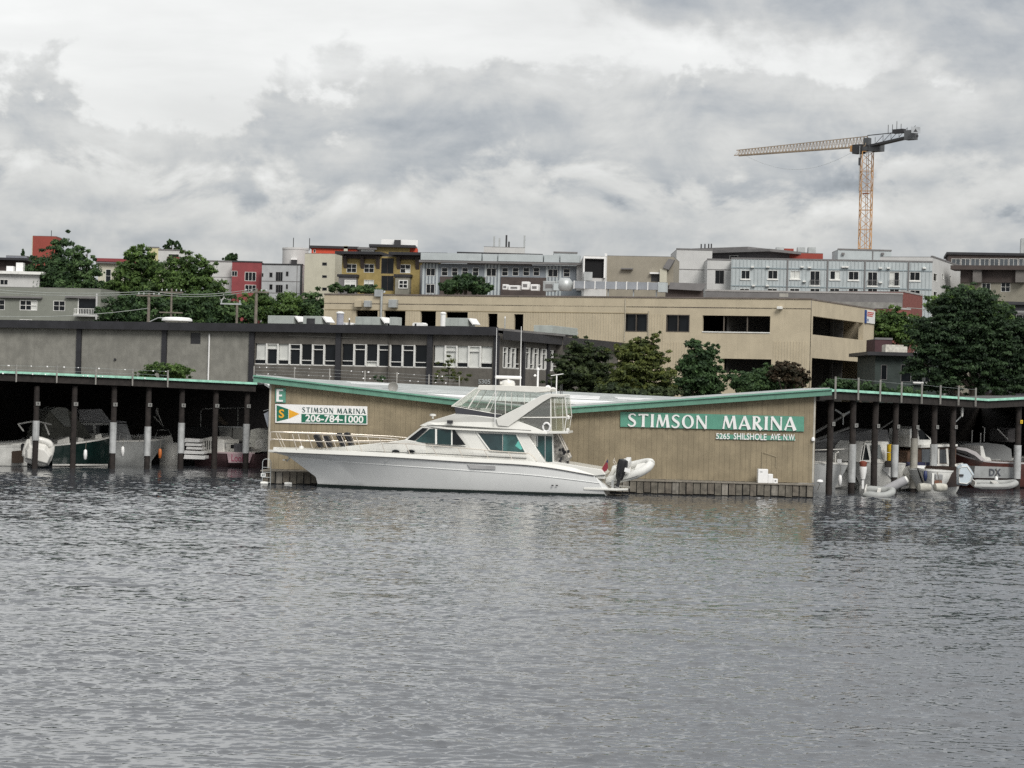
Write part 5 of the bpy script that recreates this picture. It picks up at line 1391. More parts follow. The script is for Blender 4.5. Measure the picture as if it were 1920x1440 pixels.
# ================================================================== the motor yacht
FY = Fac(503, 111.9, 1176, 110.3, 880)
YC = 2.25
yt = at(FY, 'motor_yacht', 'big white flybridge motor yacht moored along the tan shed', 'yacht')
HULLM = mat('hull_gelcoat', (.77, .78, .77), .3, .04, .5, coat=.4, spec=.5, streak=.05)
TOPM = mat('cream_gelcoat', (.70, .695, .655), .3, .04, .6, coat=.3)
VINYL = glassmat('clear_vinyl', (.55, .55, .50), .10, .12)
VINYLY = glassmat('yellowed_vinyl', (.36, .34, .24), .26, .15)
VINYLG = glassmat('grey_mesh_vinyl', (.22, .22, .21), .48, .3)
SMOKE = mat('smoked_acrylic', (.05, .05, .058), .15, .1, 1, spec=.6)


def yp(px, py, b):                                     # x, z where the sight line meets half-breadth b on the near side
    return FY.uv(px, py, YC - b)


TS = np.linspace(0, 1, 40)


def yline(ctrl):
    rows = []
    for (px, py, b) in ctrl:
        x, z = yp(px, py, b); rows.append((x, b, z))
    r_ = np.array(rows); t_ = (r_[:, 0] - r_[0, 0]) / (r_[-1, 0] - r_[0, 0])
    return lerp_line(np.column_stack([t_, r_]), TS)


sheer = yline([(512, 848, .10), (560, 850, .85), (640, 853.5, 1.55), (717, 857, 1.95), (860, 866, 2.2), (1019, 876, 2.2), (1114, 892, 2.08)])
knuck = yline([(541, 856, .05), (600, 862, .72), (717, 871, 1.62), (860, 881, 2.08), (1017, 893, 2.12), (1124, 906, 2.04)])
chine = yline([(592, 894, .04), (640, 899, .55), (717, 906, 1.22), (860, 913.5, 1.8), (1017, 920, 1.95), (1132, 921, 1.95)])
wline = chine.copy(); wline[:, 1] = np.maximum(.02, chine[:, 1] - .10); wline[:, 2] = np.minimum(chine[:, 2] - .05, .06); wline[:, 0] += .12
keel = chine.copy(); keel[:, 1] = 0.0; keel[:, 2] = -.6; keel[:, 0] += .5; keel[0, 2] = -.1


def both(l, s): return [(p[0], YC + s * p[1], p[2]) for p in l]


b = MB()
for s in (-1, 1):
    b.loft([both(keel, s), both(wline, s), both(chine, s), both(knuck, s), both(sheer, s)] if s < 0 else [both(sheer, s), both(knuck, s), both(chine, s), both(wline, s), both(keel, s)])
tr = [q[-1] for q in (sheer, knuck, chine, wline, keel)]
b.add([(p[0], YC - p[1], p[2]) for p in tr] + [(p[0], YC + p[1], p[2]) for p in tr], [(i, i + 1, i + 6, i + 5) for i in range(4)])
hull = b.build('hull', HULLM, yt, 28)
bs0 = wline.copy(); bs0[:, 1] += .02; bs0[:, 2] = -.12
bs1 = wline * .5 + chine * .5; bs1[:, 1] += .03; bs1[:, 2] = np.minimum(bs1[:, 2], .13)
for s in (-1, 1): MB().loft([both(bs0, s), both(bs1, s)]).build('boot_stripe', mat('dark_boot_stripe', (.012, .02, .018), .4), yt)
up = sheer.copy(); up[:, 2] += .20; up[:, 1] = np.maximum(.04, up[:, 1] - .03)
inn = up.copy(); inn[:, 1] = np.maximum(.02, up[:, 1] - .12); inn[:, 2] += .02
ctr = up.copy(); ctr[:, 1] = 0; ctr[:, 2] += .06
sh2 = sheer.copy(); sh2[:, 1] += .035; sh2[:, 2] += .012
for s in (-1, 1): MB().loft([both(sh2, s), both(up, s), both(inn, s)]).build('gunwale', TOPM, yt, 40)
b = MB(); nk = 33                                      # deck stops ahead of the cockpit
b.loft([both(inn, -1)[:nk], both(ctr, 1)[:nk], both(inn, 1)[:nk]]); b.build('deck', TOPM, yt, 40)
for s in (-1, 1): MB().tube([(p[0], YC + s * (p[1] + .03), p[2]) for p in sheer], .03, 6).build('rub_rail', mat('rub_rail_grey', (.10, .10, .10), .5), yt, 60)
for s in (-1, 1): MB().tube([(p[0], YC + s * (p[1] + .004), p[2]) for p in knuck[2:]], .022, 6).build('knuckle_moulding', HULLM, yt, 60)
# pulpit
a, c = FY.uv(503, 844.5, YC), FY.uv(560, 848, YC)
b = MB(); b.prism([(a[0], .02), (a[0] + .25, .16), (c[0], .62), (c[0] + .2, .66), (c[0] + .2, -.66), (c[0], -.62), (a[0] + .25, -.16), (a[0], -.02)], lambda x, y, s: (x, YC + y, a[1] - .09 + .13 * s - (x - a[0]) * .02)); b.build('pulpit', TOPM, yt, bevel=.02)
b = MB(); b.tube([(a[0] + .5, YC, a[1] - .1), (a[0] + .95, YC, a[1] - .16), (a[0] + 1.1, YC, a[1] - .35), (a[0] + .95, YC, a[1] - .52)], .04); b.bar((a[0] + .85, YC - .25, a[1] - .45), (a[0] + .85, YC + .25, a[1] - .45), .12, .05); b.build('anchor', GALV, yt)
x, z = FY.uv(565, 843, YC); MB().lathe([(.14, -.1), (.14, .08), (.10, .17), (.02, .19)], (x, YC, z), 12).build('windlass', WHITE, yt, 40)
# vents, portlights on the hull
def side_poly(nm, pts, bf, m, t=.02, par=yt, both_sides=True, off=.012):
    """panel on the cabin side; pts pixels, bf = half-breadth (number or function of x,z)"""
    f = bf if callable(bf) else (lambda x, z: bf)
    b = MB(); p = []
    for (px, py) in pts:
        bb_ = bf if not callable(bf) else 1.7
        for _ in range(3):
            x, z = yp(px, py, bb_); bb_ = f(x, z)
        p.append((x, z))
    for s in ((-1, 1) if both_sides else (-1,)):
        b = MB(); b.prism(p, lambda x, z, k, s=s: (x, YC + s * (f(x, z) + off + t * (k if s > 0 else 1 - k)), z)); o_ = b.build(nm, m, par)
    return o_


side_poly('hull_vent', [(876, 871), (929, 874), (929, 880.5), (882, 878.5)], 2.19, mat('vent_grey', (.33, .33, .33), .5), .02)
for px in (1034, 1042): side_poly('exhaust_port', [(px, 909), (px + 4, 909.2), (px + 4, 911.4), (px, 911.2)], 2.08, DARKM, .02)
side_poly('through_hull', [(722, 862), (726, 862), (726, 865), (722, 865)], 1.86, STEEL, .02)

# foredeck trunk and salon
def tb(x, z): return float(np.interp(x, [2.2, 3.4, 5.0, 6.3, 8.0], [.35, .95, 1.45, 1.68, 1.75]))
def prof(nm, pts, bf, m, par=yt, smooth=None, bevel=.0, inset=0.0, bref=1.7):
    """closed side outline extruded across the boat"""
    p = [yp(px, py, bref) for (px, py) in pts]
    zl = min(q[1] for q in p)
    b = MB(); b.prism(p, lambda x, z, s: (x, YC + (-1 if s == 0 else 1) * (bf(x, z) if callable(bf) else bf) - (-1 if s == 0 else 1) * inset * (z - zl), z))
    return b.build(nm, m, par, smooth, bevel)


prof('deck_trunk', [(588, 850), (592, 842), (640, 837.5), (700, 832), (728, 829), (762, 824), (800, 830), (800, 868), (700, 862)], tb, TOPM, inset=.12, bevel=.03, bref=1.3)
for px in (741.5, 770.5):
    x, z = yp(px, 846.5, 1.72); bt = tb(x, z); th = np.linspace(0, 2 * math.pi, 16)[:-1]
    for s in (-1, 1):
        o = MB().prism([(x + .19 * math.cos(t), z + .075 * math.sin(t)) for t in th], lambda a_, c_, k, s=s, bt=bt: (a_, YC + s * (bt - .06 + .05 * k), c_)).build('porthole', DGLASS, yt)
        MB().tube([(x + .2 * math.cos(t), YC + s * (bt - .005), z + .085 * math.sin(t)) for t in list(th) + [0.0]], .018, 5).build('rim', STEEL, o)
def sb(x, z): return float(np.interp(x, [5.5, 6.6, 7.6, 9.0, 14], [1.05, 1.45, 1.75, 1.85, 1.85])) - .13 * max(0, z - 2.0)
prof('salon', [(752, 868), (757, 824.5), (790, 800), (860, 803), (985, 808), (1023, 866), (1023, 874), (900, 866)], sb, TOPM, bevel=.02)
prof('cockpit_bulkhead', [(985, 809), (1036, 813), (1038, 872), (1000, 870)], 1.45, TOPM)
side_poly('door_glass', [(1006, 817), (1035, 818), (1036, 866), (1025, 866), (1006, 838)], 1.45, GGLASS, .01)
for px in (1007, 1021.5): side_poly('door_frame', [(px, 817), (px + 1.6, 817), (px + 1.6, 866 if px > 1010 else 838), (px, 866 if px > 1010 else 838)], 1.46, STEEL, .02)
WF = mat('window_white', (.74, .74, .70), .35, .05)
side_poly('windscreen', [(762, 826), (792, 802.5), (803, 803), (776, 827)], sb, DGLASS, .012)
side_poly('window', [(778, 828), (806, 804), (816, 804.5), (816, 832)], sb, GGLASS, .012)
side_poly('window', [(820, 805), (846, 806), (846, 834), (820, 832.5)], sb, GGLASS, .012)
side_poly('window', [(848.5, 806), (852, 806.2), (873.5, 834.5), (848.5, 834)], sb, DGLASS, .012)
side_poly('window', [(894, 812), (942, 814), (942, 845.5), (919, 844)], sb, mat('deep_teal_glass', (.022, .042, .045), .05, .4, .9, spec=.6), .012)
side_poly('window', [(943.5, 814), (967, 815), (986, 848), (943.5, 845.6)], sb, mat('pale_teal_glass', (.045, .115, .11), .05, .5, .9, spec=.6), .012)
side_poly('curtain', [(966, 836), (972, 826), (980, 842), (976, 843)], sb, mat('teal_curtain', (.10, .42, .36), .6), .004, off=.026)
for q in ([(892, 810.5), (895, 810.5), (921, 845.5), (918, 845.5)], [(966, 813), (969, 813.5), (988, 849.5), (985, 849.5)], [(918, 844.5), (988, 848.5), (988, 850), (918, 846)], [(816, 804), (819.5, 804), (819.5, 833), (816, 833)], [(846, 806), (848.5, 806), (848.5, 835), (846, 835)], [(776, 827.5), (874, 834.5), (874, 836), (776, 829)]):
    side_poly('window_trim', q, sb, WF, .016, off=.014)
b = MB()                                               # wrap-round front screen
x0, z0 = yp(758, 825.5, 1.2); x1, z1 = yp(790, 801, 1.4)
b.quad((x0 - .02, YC - 1.1, z0 + .03), (x0 - .02, YC + 1.1, z0 + .03), (x1 - .04, YC + 1.32, z1 - .02), (x1 - .04, YC - 1.32, z1 - .02)); b.build('front_screen', DGLASS, yt)
# flybridge moulding
def fb(x, z): return float(np.interp(x, [6.6, 7.3, 8.3, 9.5], [.9, 1.5, 1.9, 2.0])) - .30 * max(0, z - 3.0)
prof('flybridge_moulding', [(784, 798.5), (800, 791), (854, 775), (890, 778.5), (928, 783), (972, 790), (996, 798.5), (1026, 811), (1026, 814.5), (965, 811), (840, 805)], fb, TOPM, bref=1.9, bevel=.03)
prof('flybridge_deck', [(1015, 807.5), (1064, 809), (1066, 813), (1020, 813.5)], 1.9, TOPM, bref=1.9, bevel=.02)
side_poly('ledge_shade_strip', [(800, 796.5), (840, 797), (996, 806.5), (996, 807.7), (840, 798.2), (800, 797.5)], fb, mat('ledge_shade_grey', (.25, .25, .23), .6), .006)  # shade line of the moulding's step, put on as a thin grey strip
x, z = yp(843, 792, 1.9); MB().box(x - .12, x + .15, YC - 1.96, YC - 1.75, z - .06, z + .1).build('horn', DARKM, yt)
x, z = yp(810, 783, 1.2); MB().lathe([(.05, 0), (.05, .12), (.16, .13), (.16, .22), (.02, .24)], (x, YC - .9, z - .05), 10).build('searchlight', WHITE, yt, 40)
VB = 1.72
side_poly('venturi_screen', [(852, 762), (927, 776), (941, 777), (931, 783), (854.5, 775)], VB, SMOKE, .012)
b = MB(); x0, z0 = yp(852, 762, VB); x1, z1 = yp(854.5, 775, VB)
b.quad((x0, YC - VB, z0), (x0, YC + VB, z0), (x1, YC + VB, z1), (x1, YC - VB, z1)); b.build('venturi_front', SMOKE, yt)
side_poly('side_curtain', [(848.5, 761), (893, 729.5), (1014, 737), (985, 757), (941, 777), (927, 775.5)], VB - .02, VINYL, .004)
b = MB(); xa, za = yp(848.5, 761, VB); xb, zb2 = yp(893, 729.5, VB)
b.quad((xa, YC - VB, za), (xa, YC + VB, za), (xb, YC + VB - .05, zb2), (xb, YC - VB + .05, zb2)); b.build('front_curtain', VINYL, yt)
FRM = mat('white_canvas_frame', (.76, .75, .70), .6, .05)
b = MB()
for s in (-1, 1):
    for (p0, p1, r_) in (((847.5, 761.5), (893, 728), .045), ((878, 765), (899, 731), .045), ((911, 767), (929, 734), .03), ((919, 770), (934, 734), .02), ((947.5, 736), (947.5, 776), .022), ((959, 736), (959, 768), .02), ((983, 737), (983, 757), .022), ((847.5, 761.5), (928, 776), .035), ((928, 776), (941, 777.5), .03)):
        (xa, za), (xb, zb2) = yp(*p0, VB), yp(*p1, VB); MB().tube([(xa, YC + s * VB, za), (xb, YC + s * VB, zb2)], r_ * (.75 if s < 0 else .5), 6).build('canopy_bar', FRM, yt, 60)
xa, za = yp(847.5, 761.5, VB); MB().tube([(xa, YC - VB, za), (xa, YC + VB, za)], .04, 6).build('canopy_bar', FRM, yt, 60)
xb, zb2 = yp(893, 729, VB)
for f in (-.55, 0, .55): MB().tube([(xa, YC + VB * f, za), (xb, YC + VB * f, zb2)], .03, 6).build('canopy_bar', FRM, yt, 60)
prof('canopy_top', [(894, 729.5), (898, 722), (950, 722.5), (1029, 725.5), (1035, 729), (1031, 734), (1006, 736), (895, 731)], 1.76, mat('canopy_canvas', (.70, .69, .64), .8, .05, 2, bump=.2, bscale=5), bref=1.75, bevel=.05)
# helm seat and console seen through the curtains
MB().box(yp(900, 775, 1)[0], yp(918, 775, 1)[0], YC - .9, YC + .6, yp(900, 778, 1)[1], yp(900, 765, 1)[1]).build('helm_console', TOPM, yt, bevel=.05)
MB().box(yp(926, 775, 1)[0], yp(942, 775, 1)[0], YC - .9, YC + .3, yp(930, 780, 1)[1], yp(930, 768, 1)[1]).build('helm_seat', BLACK, yt, bevel=.05)
# radar arch
ap = [(930, 785), (960, 770), (990, 755), (1016, 741), (1030, 738), (1059, 739.5), (1059, 744), (1034, 744.5), (1018, 754), (985, 777), (953, 800), (934, 798)]
b = MB(); pp = [yp(px, py, 1.9) for px, py in ap]
for s in (-1, 1): MB().prism(pp, lambda x, z, k, s=s: (x, YC + s * (1.78 + .16 * k), z)).build('arch', TOPM, yt, bevel=.02)
x0, z0 = yp(1024, 739.5, 1.9); x1, z1 = yp(1059, 743.5, 1.9); MB().box(x0, x1, YC - 1.775, YC + 1.775, z1 - .03, z0).build('arch_top', TOPM, yt, bevel=.03)
# aft curtains
side_poly('aft_curtain', [(979, 781), (1017, 748), (1030, 747), (1032, 781)], 1.80, VINYLG, .004)
side_poly('aft_curtain', [(977, 788), (989, 784.5), (1032, 785), (1032, 807), (1022, 806), (997, 797.5)], 1.80, VINYLG, .004)
side_poly('aft_curtain', [(1034, 745), (1058, 745), (1062, 781), (1034, 781)], 1.80, VINYLY, .004)
side_poly('aft_curtain', [(1034, 785), (1059, 784), (1058, 809), (1034, 809)], 1.80, VINYLY, .004)
b = MB(); x0, z0 = yp(1058, 745, 1.8); x1, z1 = yp(1060, 809, 1.8); b.quad((x0, YC - 1.8, z0), (x0, YC + 1.8, z0), (x1, YC + 1.8, z1), (x1, YC - 1.8, z1)); b.build('aft_curtain', VINYLY, yt)
b = MB()
for s in (-1, 1):
    for (p0, p1, r_) in (((978, 783), (1033, 783), .05), ((1033, 783), (1062, 782.5), .05), ((1032.5, 745), (1033, 809), .045), ((1039, 746), (1041, 782), .025), ((1054, 746), (1056, 809), .025), ((1059, 745), (1063, 782), .04), ((1062, 782), (1058, 810), .03), ((1024, 809), (1062, 810), .035)):
        (xa, za), (xb, zb2) = yp(*p0, 1.81), yp(*p1, 1.81); MB().tube([(xa, YC + s * 1.81, za), (xb, YC + s * 1.81, zb2)], r_ * (.75 if s < 0 else .5), 6).build('aft_bar', FRM, yt, 60)
x, z = yp(1025, 801, 1.7); o = MB().tube([(x + .17 * math.cos(t), YC - 1.86, z + .21 * math.sin(t)) for t in np.linspace(0, 2 * math.pi, 17)], .055, 8).build('life_ring', SWHITE, yt, 60)
for px, py in ((1063, 783), (1062, 807)): x, z = yp(px, py, 1.8); MB().lathe([(.02, -.1), (.09, -.06), (.1, .05), (.03, .12)], (x + .05, YC - 1.7, z), 8).build('light', WHITE, yt, 40)
# radar and aerials
x, z = yp(950, 720, .8); zt = yp(950, 721.5, .8)[1]
o = MB().lathe([(.32, zt - .1), (.36, zt + .06), (.30, zt + .2), (.12, zt + .25)], (x, YC, 0), 14).build('radar_pedestal', WHITE, yt, 40)
MB().box(x - .4, x - .1, YC - .2, YC + .2, zt, zt + .16).build('gearbox', WHITE, o, bevel=.04)
z = yp(950, 707.5, 0)[1]; xa, xb = yp(928, 707, 0)[0], yp(978, 707, 0)[0]
MB().box(xa, xb, YC - .07, YC + .07, z - .08, z + .08).build('radar_scanner', SWHITE, o, bevel=.06)
MB().tube([(x, YC, zt + .2), (x, YC, z - .08)], .07, 8).build('scanner_post', WHITE, o)
for (p0, p1, bb_, r_) in (((928, 795), (931.5, 615), 1.99, .028), ((975.5, 724), (977.5, 612), -1.3, .028)):
    (xa, za), (xb, zb2) = yp(*p0, bb_), yp(*p1, bb_)
    MB().tube([(xa, YC - bb_, za), (xb, YC - bb_, zb2)], r_, 6, .012).build('whip_aerial', SWHITE, yt, 60)
x, z = yp(1008, 726, 0); z1 = yp(1008, 695, 0)[1]; MB().tube([(x, YC, z), (x, YC, z1)], .045, 8).build('light_mast', SWHITE, yt)
MB().lathe([(.03, 0), (.07, .03), (.07, .12), (.02, .16)], (x, YC, z1), 8).build('mast_light', SWHITE, yt); MB().lathe([(.02, 0), (.08, .05), (.02, .12)], (x - .14, YC, z1 - .3), 8).build('mast_light', SWHITE, yt)
x, z = yp(1043, 738, 0); z1 = yp(1043, 703, 0)[1]; b = MB(); b.tube([(x, YC, z), (x, YC, z1)], .03, 6); b.tube([(x - .28, YC, z1 - .04), (x + .33, YC - .1, z1 + .06)], .02, 5); b.build('tee_aerial', SWHITE, yt)
x, z = yp(1031, 729, 0); MB().lathe([(.02, -.16), (.13, -.1), (.16, .03), (.11, .13), (.02, .17)], (x, YC - 1.2, z), 12).build('satellite_dome', SWHITE, yt, 50)
b = MB()
for px, py in ((1036, 714), (1056, 720), (1053, 722)): (xa, za), (xb, zb2) = yp(px, 739, 0), yp(px, py, 0); MB().tube([(xa, YC - .8, za), (xb, YC - .8, zb2)], .02, 5).build('short_aerial', DARKM, yt)
# rails
def rail(nm, pts, r_, m=STEEL, sides=(-1, 1)):
    for s in sides:
        q = []
        for (px, py, bb_) in pts: x, z = yp(px, py, bb_); q.append((x, YC + s * bb_, z))
        o_ = MB().tube(q, r_, 6).build(nm, m, yt, 60)
    return o_


CH = mat('warm_rail', (.72, .66, .58), .3, .05, 2, metal=.5)
rail('bow_rail', [(506, 826, .12), (505, 811, .14), (512, 809.5, .2), (560, 812, .85), (640, 816, 1.5), (712, 820.5, 1.85), (747, 824, 1.95)], .026, CH)
rail('bow_rail', [(509, 823.5, .15), (560, 827, .88), (640, 829, 1.52), (711, 829, 1.85), (760, 832, 1.98), (820, 836, 2.05), (860, 839.5, 2.08), (953, 847.5, 2.1), (992, 850, 2.1), (1000, 856, 2.1), (1007, 865, 2.1)], .024, CH)
for (a_, c_, bb_) in (((517.5, 812), (531, 842), .35), ((548, 814), (557, 844), .78), ((577, 815), (588, 845), 1.08), ((604, 816), (616, 847), 1.3), ((640, 818), (654, 849), 1.52), ((668, 820), (680, 850), 1.68), ((711.5, 821), (724, 853), 1.87), ((760, 832), (771, 856), 1.97), ((809.5, 835), (821.5, 859), 2.04), ((859, 839.5), (870, 862), 2.08), ((908, 844), (919.5, 866), 2.1), ((953, 847.5), (964, 869), 2.1)):
    rail('stanchion', [(a_[0], a_[1], bb_), (c_[0], c_[1], bb_)], .019, CH)
rail('side_trim', [(591, 843.5, .45), (640, 845, 1.0), (740, 848, 1.74), (820, 851, 1.88), (900, 855, 1.88), (987, 859.5, 1.88)], .02, mat('dark_trim', (.06, .06, .055), .5))
# cockpit: coaming, ladder, fishing gear panel
prof('cockpit_side', [(1022, 868), (1040, 866), (1128, 880.5), (1136, 890), (1114, 892), (1022, 877)], 2.1, TOPM, inset=.0, bref=2.1, bevel=.02)
prof('cockpit_panel', [(1038, 815), (1047, 815), (1068, 858), (1060, 870), (1038, 870)], -.9 + .0, mat('mottled_panel', (.30, .29, .27), .7, .5, 7), bref=1.0)
rail('bridge_ladder', [(1045, 812, 1.2), (1067, 858, 1.2)], .03, CH, (-1,)); rail('bridge_ladder', [(1049, 812, .8), (1070, 856, .8)], .03, CH, (-1,))
b = MB()
for f in (.2, .36, .52, .68, .84):
    (xa, za), (xb, zb2) = yp(1045 + 22 * f, 812 + 46 * f, 1.2), yp(1049 + 21 * f, 812 + 44 * f, .8); MB().tube([(xa, YC - 1.2, za), (xb, YC - .8, zb2)], .02, 5).build('ladder_rung', CH, yt)
b = MB()
for k in range(9):
    px, py = random.uniform(1046, 1066), random.uniform(840, 868); x, z = yp(px, py, 1.3); MB().box(x - .05, x + .06, YC - 1.35, YC - 1.2, z - .05, z + .09).build('cockpit_gear', BLACK, yt)
x0, z0 = yp(1042, 866, 2.0); x1, z1 = yp(1134, 888, 2.0); MB().box(x0, x1, YC - 1.95, YC + 1.95, z1 - .25, z1 - .1).build('cockpit_floor', TOPM, yt)
# swim platform
x0, z0 = yp(1094, 917.5, 2.05); x1, z1 = yp(1176, 918, 2.05)
MB().prism([(x0, -1.9), (x1 - .5, -1.95), (x1, -1.2), (x1, 1.2), (x1 - .5, 1.95), (x0, 1.9)], lambda x, y, s: (x, YC + y * 1.06, z1 - .07 + .10 * s)).build('swim_platform', TOPM, yt, bevel=.02)
b = MB(); xs = [yp(px, 917, 1.9)[0] for px in (1128, 1140)]; b.prism([(xs[0], z1 + .03), (xs[1], z1 + .03), (yp(1116, 893, 1.9)[0], yp(1116, 893, 1.9)[1])], lambda x, z, s: (x, YC - 1.98 + 3.96 * s, z)); b.build('transom', HULLM, yt)
for dy in (-1.5, -.9, -.4): xq = yp(1146, 915, 1.5)[0]; MB().box(xq, xq + .12, YC + dy, YC + dy + .12, z1 + .03, z1 + .42).build('dinghy_chock', STEEL, yt)
# ensign and staff
x, z = yp(1126, 884, 1.5); x2, z2 = yp(1139, 856, 1.5)
o = thing('ensign', 'dark red and blue flag hanging limp on a short staff at the yacht stern', 'flag', FY.w(x, YC - 1.5, z), FY.rz)
MB().tube([(0, 0, 0), (x2 - x, 0, z2 - z)], .018, 6).build('staff', mat('staff_wood', (.35, .27, .17), .5), o)
k_ = [(.08, .18), (.26, .46), (.34, .42), (.36, .2), (.30, .05), (.18, -.02), (.06, .04)]
b = MB(); b.prism(k_, lambda a_, c_, s: (a_, -.03 + .05 * s + .04 * math.sin(a_ * 18), c_)); b.build('cloth', mat('flag_red', (.20, .02, .035), .8), o)
b = MB(); b.prism([(.262, .463), (.33, .62), (.36, .46), (.34, .425)], lambda a_, c_, s: (a_, -.03 + .05 * s, c_)); b.build('canton', mat('flag_blue', (.03, .03, .09), .8), o)
# black folded loungers on the foredeck
for k, (px, py, lab) in enumerate(((598, 826, 'leftmost black folded deck lounger on the yacht foredeck'), (616, 828, 'second black folded deck lounger from the bow'), (640, 823, 'third black folded deck lounger from the bow'), (655, 822, 'rearmost black folded deck lounger on the foredeck'))):
    bb_ = .6 - .25 * (k % 2); x, z = yp(px, py, bb_); x2, zd = yp(px, 841 - k, bb_)
    o = thing('deck_lounger', lab, 'lounger', FY.w(x, YC - bb_, zd), FY.rz, 'loungers on the yacht foredeck')
    h = z - zd + .30
    b = MB(); b.prism([(-.26, h - .08), (-.16, h), (.0, h), (.22, .14), (.16, .04), (.02, .06)], lambda a_, c_, s: (a_, -.28 + .52 * s, c_)); b.build('cushion', BLACK, o, bevel=.03)
    for y in (-.3, .26):
        b = MB(); b.tube([(-.25, y, h - .04), (.24, y, .03)], .016); b.tube([(-.12, y, .0), (.14, y, h * .6)], .016); b.build('frame', DARKM, o)

# ------------------------------------------------------------------ inflatable tender on the swim platform
x0, z0 = yp(1144, 894, 1.0); x1, z1 = yp(1224, 875, .6)
A, Bq = FY.w(x0, YC - .2, z0 + .05), FY.w(x1, YC - .9, z1)
td = thing('tender', 'white rigid inflatable tender with black outboard lying on the yacht swim platform', 'dinghy', A)
ax = (Bq - A); Lq = ax.length; ax.normalize()
sy_ = Vector((0, 0, 1)).cross(ax).normalized(); upv = ax.cross(sy_)
Mx = Matrix((ax, sy_, upv)).transposed().to_4x4() @ Matrix.Rotation(R(26), 4, 'X')
td.matrix_world = Matrix.Translation(A) @ Mx
TUBE = mat('white_hypalon', (.66, .66, .63), .5, .08, 3)
for s in (-1, 1):
    p = [(-.12, .58 * s, .0), (.15, .6 * s, 0), (Lq * .55, .6 * s, .02), (Lq * .78, .5 * s, .07), (Lq * .93, .26 * s, .13), (Lq * .99, .0, .17)]
    p = [tuple(r__) for r__ in lerp_line(np.column_stack([np.linspace(0, 1, 6), np.array(p)]), np.linspace(0, 1, 16))]
    MB().tube(p, [.06, .17, .21] + [.22] * 10 + [.21, .2, .18], 10).build('side_tube', TUBE, td, 60)
    MB().tube([(q[0], q[1] + .19 * s if abs(q[1]) > .1 else q[1], q[2] - .03) for q in p[2:14]], .035, 6).build('rub_strake', mat('grey_strake', (.2, .2, .2), .6), td, 60)
b = MB()
kl = [(.05, 0, -.38), (Lq * .5, 0, -.40), (Lq * .8, 0, -.22), (Lq * .97, 0, .06)]
for s in (-1, 1): b.loft([kl, [(.05, .5 * s, -.12), (Lq * .5, .5 * s, -.12), (Lq * .8, .38 * s, -.02), (Lq * .96, .05 * s, .09)]])
b.add([(.05, 0, -.38), (.05, .5, -.12), (.05, -.5, -.12), (.05, .45, .2), (.05, -.45, .2)], [(0, 1, 3, 4, 2)]); b.build('hull', WHITE, td, 40)
MB().box(.1, Lq * .8, -.42, .42, -.1, -.06).build('floor', TUBE, td)
MB().box(Lq * .36, Lq * .46, -.3, .3, -.05, .62).build('console', WHITE, td, bevel=.05)
b = MB(); b.prism([(Lq * .30, .30), (Lq * .44, .66), (Lq * .55, .60), (Lq * .50, .24)], lambda a_, c_, s: (a_, -.34 + .68 * s, c_)); b.build('seat', mat('grey_white_seat', (.55, .55, .54), .5), td, bevel=.05)
MB().box(Lq * .62, Lq * .86, -.3, .3, -.02, .2).build('bow_locker', WHITE, td, bevel=.05)
b = MB(); b.lathe([(.13, -.012), (.15, 0), (.13, .012)], (Lq * .33, -.05, .5), 12, 'x'); b.build('steering_wheel', BLACK, td)
for y in (-.2, .0): MB().tube([(Lq * .28, y, .1), (Lq * .2, y, .75), (Lq * .22, y, .85)], .02).build('hoop', CH, td)
b = MB(); b.lathe([(.06, -.62), (.13, -.52), (.17, -.2), (.19, .1), (.17, .32), (.06, .38)], (0, 0, 0), 12); ob = b.build('outboard_cowl', BLACK, td, 50); xo, zo = yp(1166, 876, 1.3); ob.matrix_local = (Matrix.Translation(A) @ Mx).inverted() @ Matrix.Translation(FY.w(xo, YC - 1.3, zo)) @ Matrix.Rotation(R(12), 4, 'Y') @ Matrix.Diagonal((1.4, 1.2, 1.08, 1))
b = MB(); b.box(-.06, .06, -.04, .04, -.95, -.5); ob2 = b.build('outboard_leg', BLACK, ob); MB().lathe([(.02, -.16), (.06, -.1), (.06, .1), (.02, .16)], (0, 0, -.95), 8, 'x').build('gear_case', BLACK, ob)
MB().box(.1, .3, -.21, -.17, -.16, .02).build('badge', SWHITE, ob)

# ================================================================== boats and gear in the slips
WH2 = mat('weathered_white_hull', (.70, .70, .67), .45, .14, 1.5, streak=.25)
GRC = mat('grey_canvas', (.27, .275, .275), .9, .2, 2, bump=.3, bscale=4)
TANC = mat('olive_grey_canvas', (.22, .22, .19), .9, .2, 2, bump=.3, bscale=4)
MAHO = mat('mahogany', (.075, .022, .016), .4, .25, 1.5, coat=.3)
BROWN = mat('brown_boat_wood', (.08, .045, .028), .6, .25, 2)


